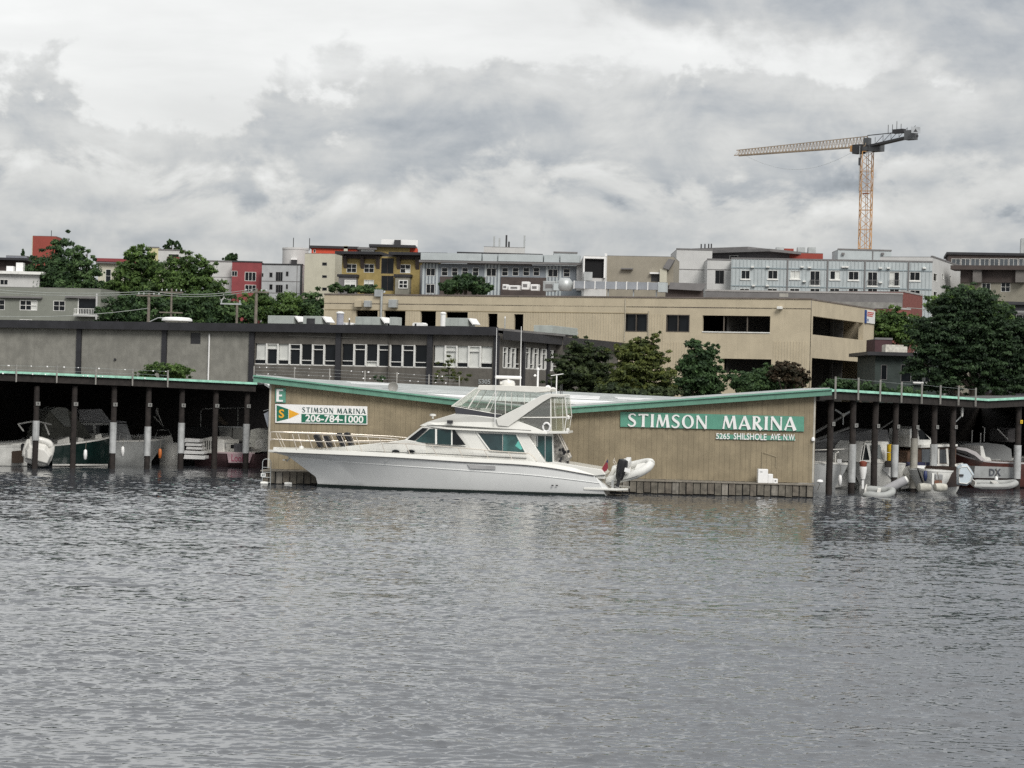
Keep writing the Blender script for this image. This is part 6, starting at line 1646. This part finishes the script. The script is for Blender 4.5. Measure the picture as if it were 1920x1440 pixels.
def boat(label, pxs, pxb, Ys, Yb, sheer_px, wl_s, wl_b, beam, hm, dm=WHITE, cat='boat', name='moored_boat', stripe=None, trim=WH2, group='boats in the slips', boot=None):
    """pxs/pxb = stern and bow pixel; sheer_px = (stern, mid, bow) y; waterline pixel y at stern and stem foot px"""
    lo, hi = (pxs, pxb) if pxs < pxb else (pxb, pxs)
    F = Fac(lo, Ys if pxs < pxb else Yb, hi, Yb if pxs < pxb else Ys, 850)
    root = at(F, name, label, cat, group)
    B = beam / 2
    def q(px, py, b): x, z = F.uv(px, py, B - b); return (x, b, z)
    d = pxb - pxs
    sh = [q(pxs, sheer_px[0], B * .88), q(pxs + d * .3, (sheer_px[0] * .55 + sheer_px[1] * .45), B), q(pxs + d * .6, sheer_px[1], B * .88), q(pxs + d * .85, (sheer_px[1] + sheer_px[2]) / 2, B * .45), q(pxb, sheer_px[2], .03)]
    wlx = wl_b[0] - pxs
    wl = [q(pxs + d * .01, wl_s, B * .82), q(pxs + wlx * .35, wl_s, B * .86), q(pxs + wlx * .66, wl_b[1], B * .68), q(pxs + wlx * .88, wl_b[1], B * .3), q(wl_b[0], wl_b[1], .02)]
    ts = np.linspace(0, 1, 18); tc = np.array([0, .3, .6, .85, 1.0])
    S, W_ = lerp_line(np.column_stack([tc, sh]), ts), lerp_line(np.column_stack([tc, wl]), ts)
    W_[:, 2] = np.minimum(W_[:, 2], .25)
    M_ = (S * .45 + W_ * .55); M_[:, 1] += .05 * B
    K = W_.copy(); K[:, 1] *= .5; K[:, 2] = -.35
    bt = lambda l, s: [(p[0], B + s * max(0, p[1]), p[2]) for p in l]
    b = MB()
    for s in (-1, 1): b.loft([bt(K, s), bt(W_, s), bt(M_, s), bt(S, s)])
    b.add([(p[0], B - p[1], p[2]) for p in (S[0], M_[0], W_[0], K[0])] + [(p[0], B + p[1], p[2]) for p in (S[0], M_[0], W_[0], K[0])], [(0, 1, 5, 4), (1, 2, 6, 5), (2, 3, 7, 6)])
    b.build('hull', hm, root, 35)
    up = S.copy(); up[:, 2] += .09
    inn = up.copy(); inn[:, 1] = np.maximum(.0, inn[:, 1] - .1)
    b = MB()
    for s in (-1, 1): b.loft([[(p[0], B + s * (p[1] + .02), p[2]) for p in S], [(p[0], B + s * (p[1] + .02), p[2]) for p in up], bt(inn, s)])
    b.build('gunwale', trim, root, 40)
    c = inn.copy(); c[:, 1] = 0; c[:, 2] += .04
    b = MB(); b.loft([bt(inn, -1), bt(c, 1), bt(inn, 1)]); b.build('deck', dm, root, 40)
    if boot:
        b = MB(); lo_ = W_.copy(); lo_[:, 1] += .015; lo_[:, 2] = W_[:, 2] - .03; h2 = W_.copy(); h2[:, 1] += .03; h2[:, 2] = W_[:, 2] + .06
        b.loft([bt(lo_, -1), bt(h2, -1)]); b.build('boot_stripe', boot, root)
    return F, root, B


def cab(F, root, B, nm, pts, bw_, m, taper=.0, bevel=.0):
    """block from a side outline in pixels, half width bw_"""
    p = [F.uv(px, py, B - bw_) for px, py in pts]; zl = min(z for _, z in p)
    b = MB(); b.prism(p, lambda x, z, s: (x, B + (-1 if s == 0 else 1) * (bw_ - taper * (z - zl)), z))
    return b.build(nm, m, root, None, bevel)


def pane(F, root, B, nm, pts, bw_, m, taper=0.0, zl=0):
    p = [F.uv(px, py, B - bw_) for px, py in pts]
    b = MB(); b.prism(p, lambda x, z, s: (x, B - bw_ - .02 + .015 * s, z))
    return b.build(nm, m, root)


def pipes(F, root, B, nm, segs, r, m, bw_=None):
    b = MB(); bw_ = B if bw_ is None else bw_
    for sg in segs: b.tube([(F.uv(px, py, B - bw_)[0], B - bw_, F.uv(px, py, B - bw_)[1]) for px, py in sg], r, 6)
    return b.build(nm, m, root, 60)


# ---- left moorage
F, r_, B = boat('cream hulled cruiser with white pipe frame at the left edge', 52, -110, 130.59, 126.5, (838, 838, 830), 873, (-90, 873), 3.0, WH2)
pipes(F, r_, B, 'arch_frame', [[(34, 795), (66, 789), (84, 793), (96, 796)], [(34, 795), (44, 808)], [(62, 791), (70, 803)], [(84, 795), (92, 815)]], .05, WHITE, 1.2)
cab(F, r_, B, 'cockpit_coaming', [(20, 838), (22, 832), (90, 826), (100, 834)], 1.2, WH2)
pane(F, r_, B, 'stained_transom', [(22, 846), (44, 844), (44, 868), (22, 868)], B - .02, mat('rust_brown', (.05, .035, .025), .8))
for k, (px, py) in enumerate(((44, 838), (46, 846))): x, z = F.uv(px, py, 0); MB().lathe([(.02, -.2), (.12, -.14), (.13, .1), (.04, .2)], (x, .05, z), 10).build('fender', BLACK if k == 0 else WPAINT, r_, 40)
# dinghy hung on edge
c0 = P(72, 846, 128.2)
o = thing('hanging_dinghy', 'white inflatable dinghy hung on edge at the left cruiser stern', 'dinghy', c0, R(4), 'small dinghies')
o.rotation_euler = (R(8), R(14), R(16))
th = np.linspace(0, 2 * math.pi, 25); k = 128.2 / FPX
lp = [(24 * k * np.sign(math.cos(t)) * abs(math.cos(t)) ** .6, 0, 23 * k * np.sign(math.sin(t)) * abs(math.sin(t)) ** .6) for t in th]
MB().tube([(x_ * .92, y_, z_ * .92) for x_, y_, z_ in lp], .2, 10).build('side_tube', WHITE, o, 60)
b = MB(); b.prism([(-19 * k, 14 * k), (8 * k, 15 * k), (22 * k, 2 * k), (20 * k, -17 * k), (-17 * k, -17 * k), (-21 * k, 0)], lambda x, z, s: (x * (1.3 if s else 1.0), .0 - .55 * (1 - s), z * (1.3 if s else .72) - (0 if s else 3 * k))); b.build('hull', WHITE, o, bevel=.05)
MB().box(-13 * k, 12 * k, -.4, -.37, -12.5 * k, -11 * k).build('strake', mat('grey_strake', (.2, .2, .2), .6), o)

F, r_, B = boat('dark green hulled boat with white gunwale behind the second piling', 97, 216, 131.56, 133.11, (837, 829, 818), 872, (202, 872), 3.4, mat('bottle_green_hull', (.004, .018, .015), .25, .1, coat=.4), boot=WHITE, trim=WHITE)
cab(F, r_, B, 'wheel_box', [(178, 828), (179, 816), (190, 813), (192, 824)], .5, WHITE, bevel=.03)
cab(F, r_, B, 'foredeck_hatch', [(145, 829), (147, 820), (156, 822), (160, 828)], .6, WHITE, bevel=.03)
cab(F, r_, B, 'stern_locker', [(107, 834), (108, 826), (130, 819), (131, 831)], .9, WHITE, bevel=.02)
F, r_, B = boat('covered cruiser under an olive canvas tent behind the green boat', 70, 180, 135.38, 137.24, (826, 824, 820), 872, (170, 872), 3.2, WH2, GRC)
cab(F, r_, B, 'canvas_tent', [(76, 822), (80, 805), (95, 772), (112, 763), (128, 764), (140, 775), (165, 806), (172, 820)], 1.3, TANC, .25)
cab(F, r_, B, 'tent_panel', [(96, 770), (112, 763.5), (130, 766), (133, 800), (122, 800)], 1.33, mat('pale_tent', (.40, .41, .38), .9), .25)
F, r_, B = boat('dim white flybridge cruiser behind the third piling', 150, 282, 138.48, 139.72, (826, 822, 816), 872, (262, 872), 3.6, WH2)
cab(F, r_, B, 'cabin', [(150, 824), (152, 792), (205, 793), (238, 796), (246, 822)], 1.5, WH2)
pane(F, r_, B, 'window', [(154, 797), (174, 797), (176, 812), (160, 812)], 1.5, DGLASS); pane(F, r_, B, 'window', [(180, 797), (205, 797), (205, 812), (180, 812)], 1.5, DGLASS)
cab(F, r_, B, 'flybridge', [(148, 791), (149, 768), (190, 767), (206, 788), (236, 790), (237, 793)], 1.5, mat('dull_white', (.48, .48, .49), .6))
F, r_, B = boat('pale grey motor boat with raked bow right of the green boat', 208, 312, 134.9, 136.14, (829, 828, 824), 862, (284, 862), 2.8, mat('pale_grey_hull', (.44, .45, .44), .4, .15, 1.5, coat=.2, streak=.15), trim=WHITE)
cab(F, r_, B, 'tent', [(217, 828), (218, 795), (238, 795), (246, 820), (250, 828)], 1.1, GRC, .1)
pipes(F, r_, B, 'bow_rail', [[(218, 808), (250, 817), (308, 824)], [(226, 812), (222, 828)], [(240, 815), (238, 827)], [(262, 818), (262, 827)], [(285, 821), (287, 826)]], .02, STEEL)
F, r_, B = boat('small white runabout behind the fourth piling', 342, 286, 138.73, 138.11, (833, 832, 829), 846, (300, 846), 2.0, WHITE)
cab(F, r_, B, 'coaming', [(288, 829), (290, 820), (322, 816), (326, 831)], .8, WHITE, bevel=.03)
pipes(F, r_, B, 'screen_frame', [[(292, 820), (295, 806), (316, 806), (322, 817)]], .03, STEEL, .8)
a = P(297, 811, 139.5); MB_ = thing('radar_dome', 'round white dish in the gloom behind the fourth piling', 'radar', P(294.5, 772, 141), 0)
MB().lathe([(.02, -.05), (.22, -.04), (.28, 0), (.22, .06), (.02, .08)], (0, 0, 0), 16, 'x').build('dish', WHITE, MB_, 40); MB().tube([(.05, 0, -.1), (.4, .1, -.9), (-.2, .1, -.3)], .05).build('bracket', WHITE, MB_)
o = thing('step_stack', 'stack of white plastic dock steps left of the pink transom', 'steps', P(372, 862, 137.2), R(-8))
k = 137.2 / FPX
for j, (x0, x1, z0, z1) in enumerate(((-26, 16, 1, 9), (-26, 14, 10.5, 17), (-22, 10, 19, 24), (-24, 8, 25.5, 31), (-26, 4, 32.5, 40))):
    b = MB(); b.prism([(x0 * k, z0 * k), ((x1 - 1.5) * k, z0 * k), (x1 * k, (z0 + 2) * k), (x1 * k, (z1 - 1) * k), (x0 * k + .05, z1 * k)], lambda x, z, s: (x, -.35 + .8 * s, z)); b.build('step', SWHITE, o, bevel=.02)
F, r_, B = boat('boat with maroon stripe and pink lettered transom near the shed corner', 478, 360, 136.8, 138.55, (851, 850, 846), 868, (366, 868), 2.2, mat('dull_maroon_hull', (.10, .055, .06), .6, .2), trim=mat('pink_trim', (.64, .52, .53), .5))
cab(F, r_, B, 'white_cockpit', [(376, 850), (380, 822), (400, 818), (408, 824), (418, 824), (420, 850)], .95, WHITE, bevel=.03)
for k in range(5): pane(F, r_, B, 'rack_bar', [(385 + k * 4, 826), (386 + k * 4, 826), (386 + k * 4, 842), (385 + k * 4, 842)], .98, DARKM)
ps = [F.uv(px, py, -.05) for px, py in ((426, 849), (474, 851), (468, 868), (429, 868))]
b = MB(); b.prism([ps[3], ps[2], ps[1], ps[0]], lambda x, z, s: (x, -.1 + .06 * s, z)); b.build('transom', mat('pink_transom', (.60, .44, .47), .5, .15, 3), r_, bevel=.02)
(u0, z0), (u1, z1) = F.uv(434, 865, -.1), F.uv(464, 853, -.1)
text_on('lettering', 'Looks', mat('crimson', (.40, .10, .16), .5), r_, u0, u1, z0, z1, -.105, .01, .01)
for j, (px0, px1, py0, py1, m_) in enumerate(((413, 422, 830, 849, GRC), (422.5, 425, 831, 849, WHITE), (432, 438, 834, 841, BLACK), (438, 458, 832, 850, mat('grey_tarp', (.12, .12, .13), .8)))):
    (u0, z0), (u1, z1) = F.uv(px0, py1, .3), F.uv(px1, py0, .3); MB().box(u0, u1, .3, .7, z0, z1).build('cockpit_box', m_, r_, bevel=.02)
pipes(F, r_, B, 'rail', [[(424, 848), (424, 832), (470, 831), (472, 849)]], .02, STEEL, B - .1)
o = thing('dock_locker', 'grey two door dock locker in the dark behind the pink transom', 'locker', P(410, 835, 141), R(6))
k = 141 / FPX
for j in range(2): MB().box((j * 25) * k + .01, (j * 25 + 24) * k, 0, .8, 0, 34 * k).build('door', mat('locker_grey', (.32, .32, .30), .7, .1), o, bevel=.02)
MB().box(-.05, 51 * k, .02, .85, 34 * k + .005, 36 * k).build('lid', GALV, o); MB().box(34 * k, 50 * k, -.4, -.02, 3 * k, 10 * k).build('black_bag', BLACK, o, bevel=.05); MB().box(0, 50 * k, 0, .7, -1.5, -.01).build('stand', DWOOD, o)
F, r_, B = boat('cluttered white tarped boat beside the left shed corner', 525, 456, 138.0, 139.54, (840, 838, 836), 852, (466, 852), 2.2, WH2, group='boats in the slips')
cab(F, r_, B, 'tarp', [(466, 838), (468, 806), (480, 803), (500, 806), (506, 838)], .9, mat('pale_tarp', (.62, .62, .57), .8, .2, 4, bump=.8, bscale=5), .1)
cab(F, r_, B, 'white_bag', [(474, 842), (476, 826), (490, 822), (494, 838), (488, 844)], 1.1, WHITE, bevel=.1)
o = thing('hanging_canvas', 'white folded canvas hanging at the left shed corner', 'canvas', P(500, 800, 117.6), 0)
k = 117.6 / FPX; b = MB(); b.prism([(-6 * k, 24 * k), (4 * k, 30 * k), (5 * k, 2 * k), (2 * k, -1 * k)], lambda x, z, s: (x, .1 * s, z)); b.build('cloth', mat('blue_white_canvas', (.5, .54, .6), .8, .1, 3), o); MB().tube([(-.2, .05, .8), (.3, .05, .95)], .02).build('pole', GALV, o)
# dim shapes high in the gloom
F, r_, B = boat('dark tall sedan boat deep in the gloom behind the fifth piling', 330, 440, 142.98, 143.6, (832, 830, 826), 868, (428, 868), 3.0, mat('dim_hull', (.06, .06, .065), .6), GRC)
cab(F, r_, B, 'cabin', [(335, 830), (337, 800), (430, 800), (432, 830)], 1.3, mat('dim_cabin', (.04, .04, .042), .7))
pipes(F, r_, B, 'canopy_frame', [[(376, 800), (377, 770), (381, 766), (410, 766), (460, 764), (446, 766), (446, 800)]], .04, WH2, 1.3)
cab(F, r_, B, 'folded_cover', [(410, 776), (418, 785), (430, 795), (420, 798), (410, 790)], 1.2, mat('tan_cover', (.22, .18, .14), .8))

# ---- right moorage
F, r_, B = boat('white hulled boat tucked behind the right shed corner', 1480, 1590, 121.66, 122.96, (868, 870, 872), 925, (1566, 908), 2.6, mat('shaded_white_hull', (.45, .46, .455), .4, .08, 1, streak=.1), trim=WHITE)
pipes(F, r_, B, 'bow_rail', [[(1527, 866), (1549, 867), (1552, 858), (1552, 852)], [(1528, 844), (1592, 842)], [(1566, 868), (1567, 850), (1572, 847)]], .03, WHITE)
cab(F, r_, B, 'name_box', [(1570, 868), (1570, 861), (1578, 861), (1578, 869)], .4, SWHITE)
F, r_, B = boat('big grey canvas covered boat behind the first right piling', 1500, 1672, 127.93, 129.17, (852, 850, 846), 915, (1650, 910), 3.4, WH2, GRC)
cab(F, r_, B, 'canvas_cover', [(1510, 852), (1520, 830), (1570, 828), (1600, 815), (1640, 805), (1668, 806), (1672, 846)], 1.4, mat('mid_grey_canvas', (.20, .20, .205), .9, .15, 2), .2)
F, r_, B = boat('white cabin cruiser with raked windscreen behind the second right piling', 1712, 1590, 129.19, 126.0, (872, 868, 866), 908, (1612, 900), 2.7, WH2, trim=WHITE)
cab(F, r_, B, 'cabin', [(1612, 866), (1618, 838), (1626, 828), (1668, 828), (1672, 868)], 1.1, WH2, .08)
pane(F, r_, B, 'window', [(1614, 862), (1619, 836), (1624, 833), (1630, 862)], 1.1, DGLASS); pane(F, r_, B, 'window', [(1634, 860), (1632, 834), (1650, 834), (1655, 860)], 1.1, mat('milky_glass', (.20, .22, .22), .2))
pipes(F, r_, B, 'roof_rail', [[(1622, 828), (1637, 827), (1640, 829)], [(1616, 866), (1622, 830)]], .035, WHITE, 1.12)
cab(F, r_, B, 'white_cushions', [(1652, 870), (1652, 833), (1661, 833), (1661, 870)], .9, WHITE, bevel=.04)
cab(F, r_, B, 'fender_board', [(1655, 880), (1662, 873), (1668, 880), (1680, 897), (1672, 897)], 1.35, SWHITE, bevel=.02)
# outboard with red band
o = thing('outboard_motor', 'white outboard motor with a red brown cowl band by the second right piling', 'outboard', P(1618, 886, 120.6), 0)
MB().lathe([(.16, -.1), (.2, .04), (.21, .14), (.05, .2)], (0, 0, .42), 12).build('cowl', mat('rust_cowl', (.20, .055, .035), .5), o, 40)
MB().lathe([(.12, -.35), (.17, -.1), (.21, .2), (.21, .31)], (0, 0, 0), 12).build('housing', SWHITE, o, 40); MB().box(-.05, .07, -.05, .05, -.85, -.35).build('leg', SWHITE, o)
b = MB()
o2 = thing('drum_stack', 'two yellow drums stacked on each other behind the right pilings', 'drums', P(1669, 866, 127.5), 0)
k = 127.5 / FPX
for j in range(2): MB().lathe([(6.6 * k, 0), (6.9 * k, .02), (6.7 * k, 7 * k), (6.9 * k, 14.6 * k), (6.4 * k, 15 * k)], (0, 0, (2 + j * 16) * k), 18).build('drum', mat('drum_yellow', (.62, .40, .012), .5, .15, 4, streak=.3), o2, 40)
MB().box(-.25, .25, -.2, .2, -.3, .05).build('stand', DWOOD, o2)


def inflatable(label, px0, px1, Y, py, wid, tilt=0.0, m=None, rise=0.0, rz=0.0, rr=.19):
    a, c = P(px0, py, Y), P(px1, py, Y); L_ = (c - a).length
    o = thing('inflatable_dinghy', label, 'dinghy', a, rz, 'small dinghies'); o.rotation_euler = (R(tilt), -rise, rz)
    for s in (-1, 1):
        p = np.array([(0, wid * s, 0), (L_ * .5, wid * s, 0), (L_ * .78, wid * .8 * s, .04), (L_ * .93, wid * .4 * s, .12), (L_ * .98, 0, .15)])
        p = [tuple(q) for q in lerp_line(np.column_stack([np.linspace(0, 1, 5), p]), np.linspace(0, 1, 14))]
        MB().tube(p, [.08, rr] + [rr] * 11 + [rr * .8], 10).build('side_tube', m or TUBE, o, 60)
        MB().tube([(q[0], q[1] + rr * .95 * s * (abs(q[1]) > .1), q[2]) for q in p[1:12]], .03, 5).build('strake', MATS['grey_strake'], o, 60)
    MB().box(.1, L_ * .8, -wid, wid, -.1, -.04).build('floor', GRC, o); MB().box(.05, .12, -wid, wid, -.1, .25).build('transom', WHITE, o); MB().box(L_ * .45, L_ * .57, -wid, wid, .1, .14).build('thwart', WHITE, o)


GT = mat('grey_hypalon', (.33, .34, .33), .55, .1, 3)
inflatable('low grey inflatable dinghy floating in front of the third right piling', 1620, 1674, 119.2, 922, .55, 14, GT, R(-3), R(-12))
inflatable('long grey inflatable dinghy floating beside the light blue tilted dinghy', 1822, 1908, 128.5, 908, .5, 10, GT, R(0), R(4), .17)
o = thing('rolled_mat', 'grey rolled foam tube slanting between the third and fourth right pilings', 'roll', P(1658, 920, 121.6), 0)
c = P(1698, 900, 121.6) - P(1658, 920, 121.6); MB().tube([(0, 0, 0), c], .24, 14).build('roll', mat('grey_foam', (.33, .33, .34), .8), o, 50); MB().tube([c, c + c.normalized() * .1], .2, 14).build('end_cap', WPAINT, o, 50)
F, r_, B = boat('white runabout stern with blue canvas between the right pilings', 1728, 1676, 126.5, 129.76, (893, 890, 886), 914, (1684, 912), 2.0, WHITE)
cab(F, r_, B, 'cockpit', [(1688, 892), (1690, 878), (1706, 872), (1712, 880), (1714, 900)], .85, SWHITE, bevel=.05); cab(F, r_, B, 'swim_step', [(1689, 918), (1690, 912), (1714, 908), (1714, 914)], 1.15, SWHITE, bevel=.02)
cab(F, r_, B, 'blue_canvas', [(1690, 878), (1692, 866), (1700, 866), (1708, 876)], .7, mat('navy_canvas', (.02, .022, .06), .8))
F, r_, B = boat('brown wooden cabin boat with white roof behind the grey sleeved piling', 1694, 1806, 129.21, 131.38, (884, 880, 872), 918, (1788, 914), 2.8, BROWN, trim=WHITE)
cab(F, r_, B, 'cabin', [(1700, 882), (1702, 848), (1728, 840), (1793, 838), (1792, 876)], 1.15, BROWN)
cab(F, r_, B, 'roof', [(1726, 840), (1728, 834), (1796, 833), (1796, 837)], 1.3, WHITE, bevel=.02)
for q in ([(1728, 842), (1744, 842), (1744, 868), (1728, 868)], [(1762, 843), (1772, 843), (1774, 868), (1762, 868)], [(1778, 843), (1790, 843), (1791, 867), (1780, 867)]): pane(F, r_, B, 'window', q, 1.15, mat('grey_glass', (.09, .10, .11), .12))
for q in ([(1758, 841), (1761, 841), (1761, 871), (1758, 871)], [(1773, 841), (1777, 841), (1779, 871), (1775, 871)], [(1726, 869), (1794, 870), (1794, 874), (1726, 873)]): pane(F, r_, B, 'window_trim', q, 1.17, WHITE)
cab(F, r_, B, 'flybridge', [(1706, 838), (1708, 805), (1722, 800), (1746, 822), (1748, 834)], 1.0, WH2, .1)
pane(F, r_, B, 'window', [(1722, 806), (1728, 806), (1744, 824), (1724, 824)], .96, DGLASS)
F, r_, B = boat('dark hulled small boat with white bow below the brown cabin boat', 1798, 1722, 126.5, 124.5, (886, 884, 881), 915, (1734, 913), 2.2, WH2)
cab(F, r_, B, 'dark_side', [(1776, 914), (1786, 890), (1797, 876), (1800, 912)], 1.18, mat('dark_brown_hull', (.03, .018, .014), .5))
o = thing('tilted_dinghy', 'pale blue white faceted dinghy tipped up on a stern among the right slips', 'dinghy', P(1812, 890, 124.5), 0, 'small dinghies')
k = 124.5 / FPX
pf = [(-15, -20), (-16, 14), (-8, 20), (4, 20), (12, 10), (18, 0), (12, -16), (4, -22)]
b = MB(); b.prism([(x * k, z * k) for x, z in pf], lambda x, z, s: (x * (.72 if s == 0 else 1) - (.12 if s == 0 else 0), -.32 + .8 * s, z * (.75 if s == 0 else 1))); b.build('hull', mat('pale_blue_white', (.50, .57, .62), .4, .05), o, bevel=.03)
b = MB(); b.tube([(x * k * .73 - .12, -.325, z * k * .76) for x, z in pf + pf[:1]], .03, 6); b.build('rim', WHITE, o, 60)
MB().box(-16 * k, -8 * k, -.40, -.34, -3.0 * k, 1.0 * k).build('handle', DARKM, o)
F, r_, B = boat('mahogany boat with white curved sheer stripe and lettered white hull at the right', 1960, 1770, 137.5, 133.5, (872, 866, 842), 912, (1800, 905), 3.2, MAHO, BROWN, trim=mat('pale_sheer', (.42, .40, .40), .4), name='moored_boat')
cab(F, r_, B, 'lower_hull_side', [(1826, 896), (1828, 874), (1900, 876), (1910, 897)], B + .03, mat('dull_hull_side', (.30, .31, .31), .5, .15, 2, streak=.2))
(u0, z0), (u1, z1) = F.uv(1854, 892, -.03), F.uv(1876, 879, -.03)
text_on('lettering', 'DX', mat('slate_letter', (.08, .085, .10), .6), r_, u0, u1, z0, z1, -.06, .02, .02)
cab(F, r_, B, 'sheer_stripe', [(1793, 842), (1796, 838), (1812, 840), (1830, 847), (1840, 856), (1848, 862), (1840, 864), (1828, 854), (1812, 846)], 1.62, MATS['pale_sheer'])
cab(F, r_, B, 'deck_gear', [(1840, 866), (1838, 836), (1843, 836), (1848, 856), (1856, 858), (1860, 866)], .9, WH2)
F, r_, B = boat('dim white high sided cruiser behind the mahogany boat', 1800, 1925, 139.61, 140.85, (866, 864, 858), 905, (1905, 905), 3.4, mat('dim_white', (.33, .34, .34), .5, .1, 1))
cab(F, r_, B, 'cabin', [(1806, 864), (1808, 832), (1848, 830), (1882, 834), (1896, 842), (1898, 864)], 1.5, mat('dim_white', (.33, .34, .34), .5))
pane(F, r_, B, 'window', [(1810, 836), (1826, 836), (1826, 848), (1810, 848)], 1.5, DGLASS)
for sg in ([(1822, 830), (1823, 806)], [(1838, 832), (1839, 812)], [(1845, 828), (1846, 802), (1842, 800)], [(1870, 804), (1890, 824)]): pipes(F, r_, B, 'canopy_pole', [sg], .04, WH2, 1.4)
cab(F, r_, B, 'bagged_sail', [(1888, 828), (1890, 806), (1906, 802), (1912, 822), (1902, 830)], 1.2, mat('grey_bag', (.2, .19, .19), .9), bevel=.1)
for px, Y, lab in ((1733, 120.6, 'left of two white cylinder floats by the grey sleeved piling'), (1763, 121.0, 'right of two white cylinder floats under the fourth white sleeve')):
    o = thing('cylinder_float', lab, 'float', P(px, 914, Y), R(20), 'white cylinder floats'); MB().lathe([(.05, -.36), (.2, -.33), (.24, 0), (.2, .33), (.05, .36)], (0, 0, 0), 14, 'x').build('float', mat('dirty_white_float', (.42, .41, .36), .6, .25, 3), o, 40); MB().tube([(0, 0, .2), (-.1, .2, .8)], .02).build('rope', GWOOD, o)
o = thing('trim_tabs_box', 'small brown and white gear box above the right cylinder float', 'gear', P(1757, 905, 122.2), 0)
MB().box(-.15, .25, -.1, .2, -.1, .12).build('brown_box', mat('rust_box', (.16, .07, .04), .7), o); MB().box(-.3, -.18, -.1, .1, -.1, .5).build('white_post', WPAINT, o); MB().box(-.1, .3, 0, .3, .13, .45).build('grey_box', GRC, o, bevel=.04)
for lab, a_, c_, Y in (('upper of two pale gangway poles slanting behind the first right piling', (1527, 812), (1600, 768), 127), ('lower of two pale gangway poles slanting behind the first right piling', (1527, 826), (1606, 797), 127.5), ('thin slanting pole above the yellow drums', (1640, 812), (1678, 786), 131)):
    A, C = P(*a_, Y), P(*c_, Y); o = thing('slanting_pole', lab, 'pole', A, 0, 'slanting poles in the right moorage')
    MB().tube([(0, 0, 0), C - A], .07 if Y < 130 else .045, 8).build('pole', mat('grey_pole', (.24, .24, .235), .5), o, 50); MB().box(C.x - A.x - .1, C.x - A.x + .1, -.1, .1, C.z - A.z - .1, C.z - A.z + .1).build('end_fitting', WPAINT, o)
A = P(1804, 772, 131); o = thing('flood_lamp', 'small white lamp on an arm under the right moorage roof', 'lamp', A, 0)
MB().lathe([(.02, -.3), (.07, -.24), (.08, .2), (.03, .26)], (0, 0, 0), 10).build('lamp_head', WPAINT, o, 40); MB().tube([(0, 0, -.2), (-.35, .1, -.6)], .04).build('arm', GALV, o)
o = thing('small_propeller', 'pale three bladed fan at the end of the upper gangway pole', 'fan', P(1581, 778, 127), 0)
for j in range(3): t_ = j * 2.094 + .5; b = MB(); b.bar((0, -.1, 0), (.55 * math.cos(t_), -.1, .55 * math.sin(t_)), .05, .10); b.build('blade', GALV, o)
MB().lathe([(.1, -.08), (.1, .08)], (0, -.1, 0), 10, 'y').build('hub', WPAINT, o)
MB_ = None

# fenders hanging along the moored boats
for k, (px, py, Y, lab, c_) in enumerate(((160, 852, 128.8, 'white fender on the green hull left of the second piling', SWHITE), (230, 846, 131.2, 'white fender on the pale grey motor boat by the third piling', SWHITE), (300, 850, 133.0, 'round orange fender near the fourth piling', mat('orange_fender', (.5, .14, .03), .5)), (1575, 900, 121.4, 'white fender hanging behind the first right piling', SWHITE), (1735, 892, 122.8, 'navy fender behind the grey sleeved piling', mat('navy_fender', (.02, .03, .10), .5)), (1868, 902, 130.5, 'white fender on the lettered hull at the right', SWHITE))):
    o = thing('boat_fender', lab, 'fender', P(px, py, Y), 0, 'fenders on the moored boats')
    MB().lathe([(.02, -.3), (.08, -.26), (.11, 0), (.09, .22), (.03, .28)], (0, 0, 0), 10).build('body', c_, o, 50); MB().tube([(0, 0, .27), (.02, .1, .75)], .012, 5).build('lanyard', GWOOD, o)
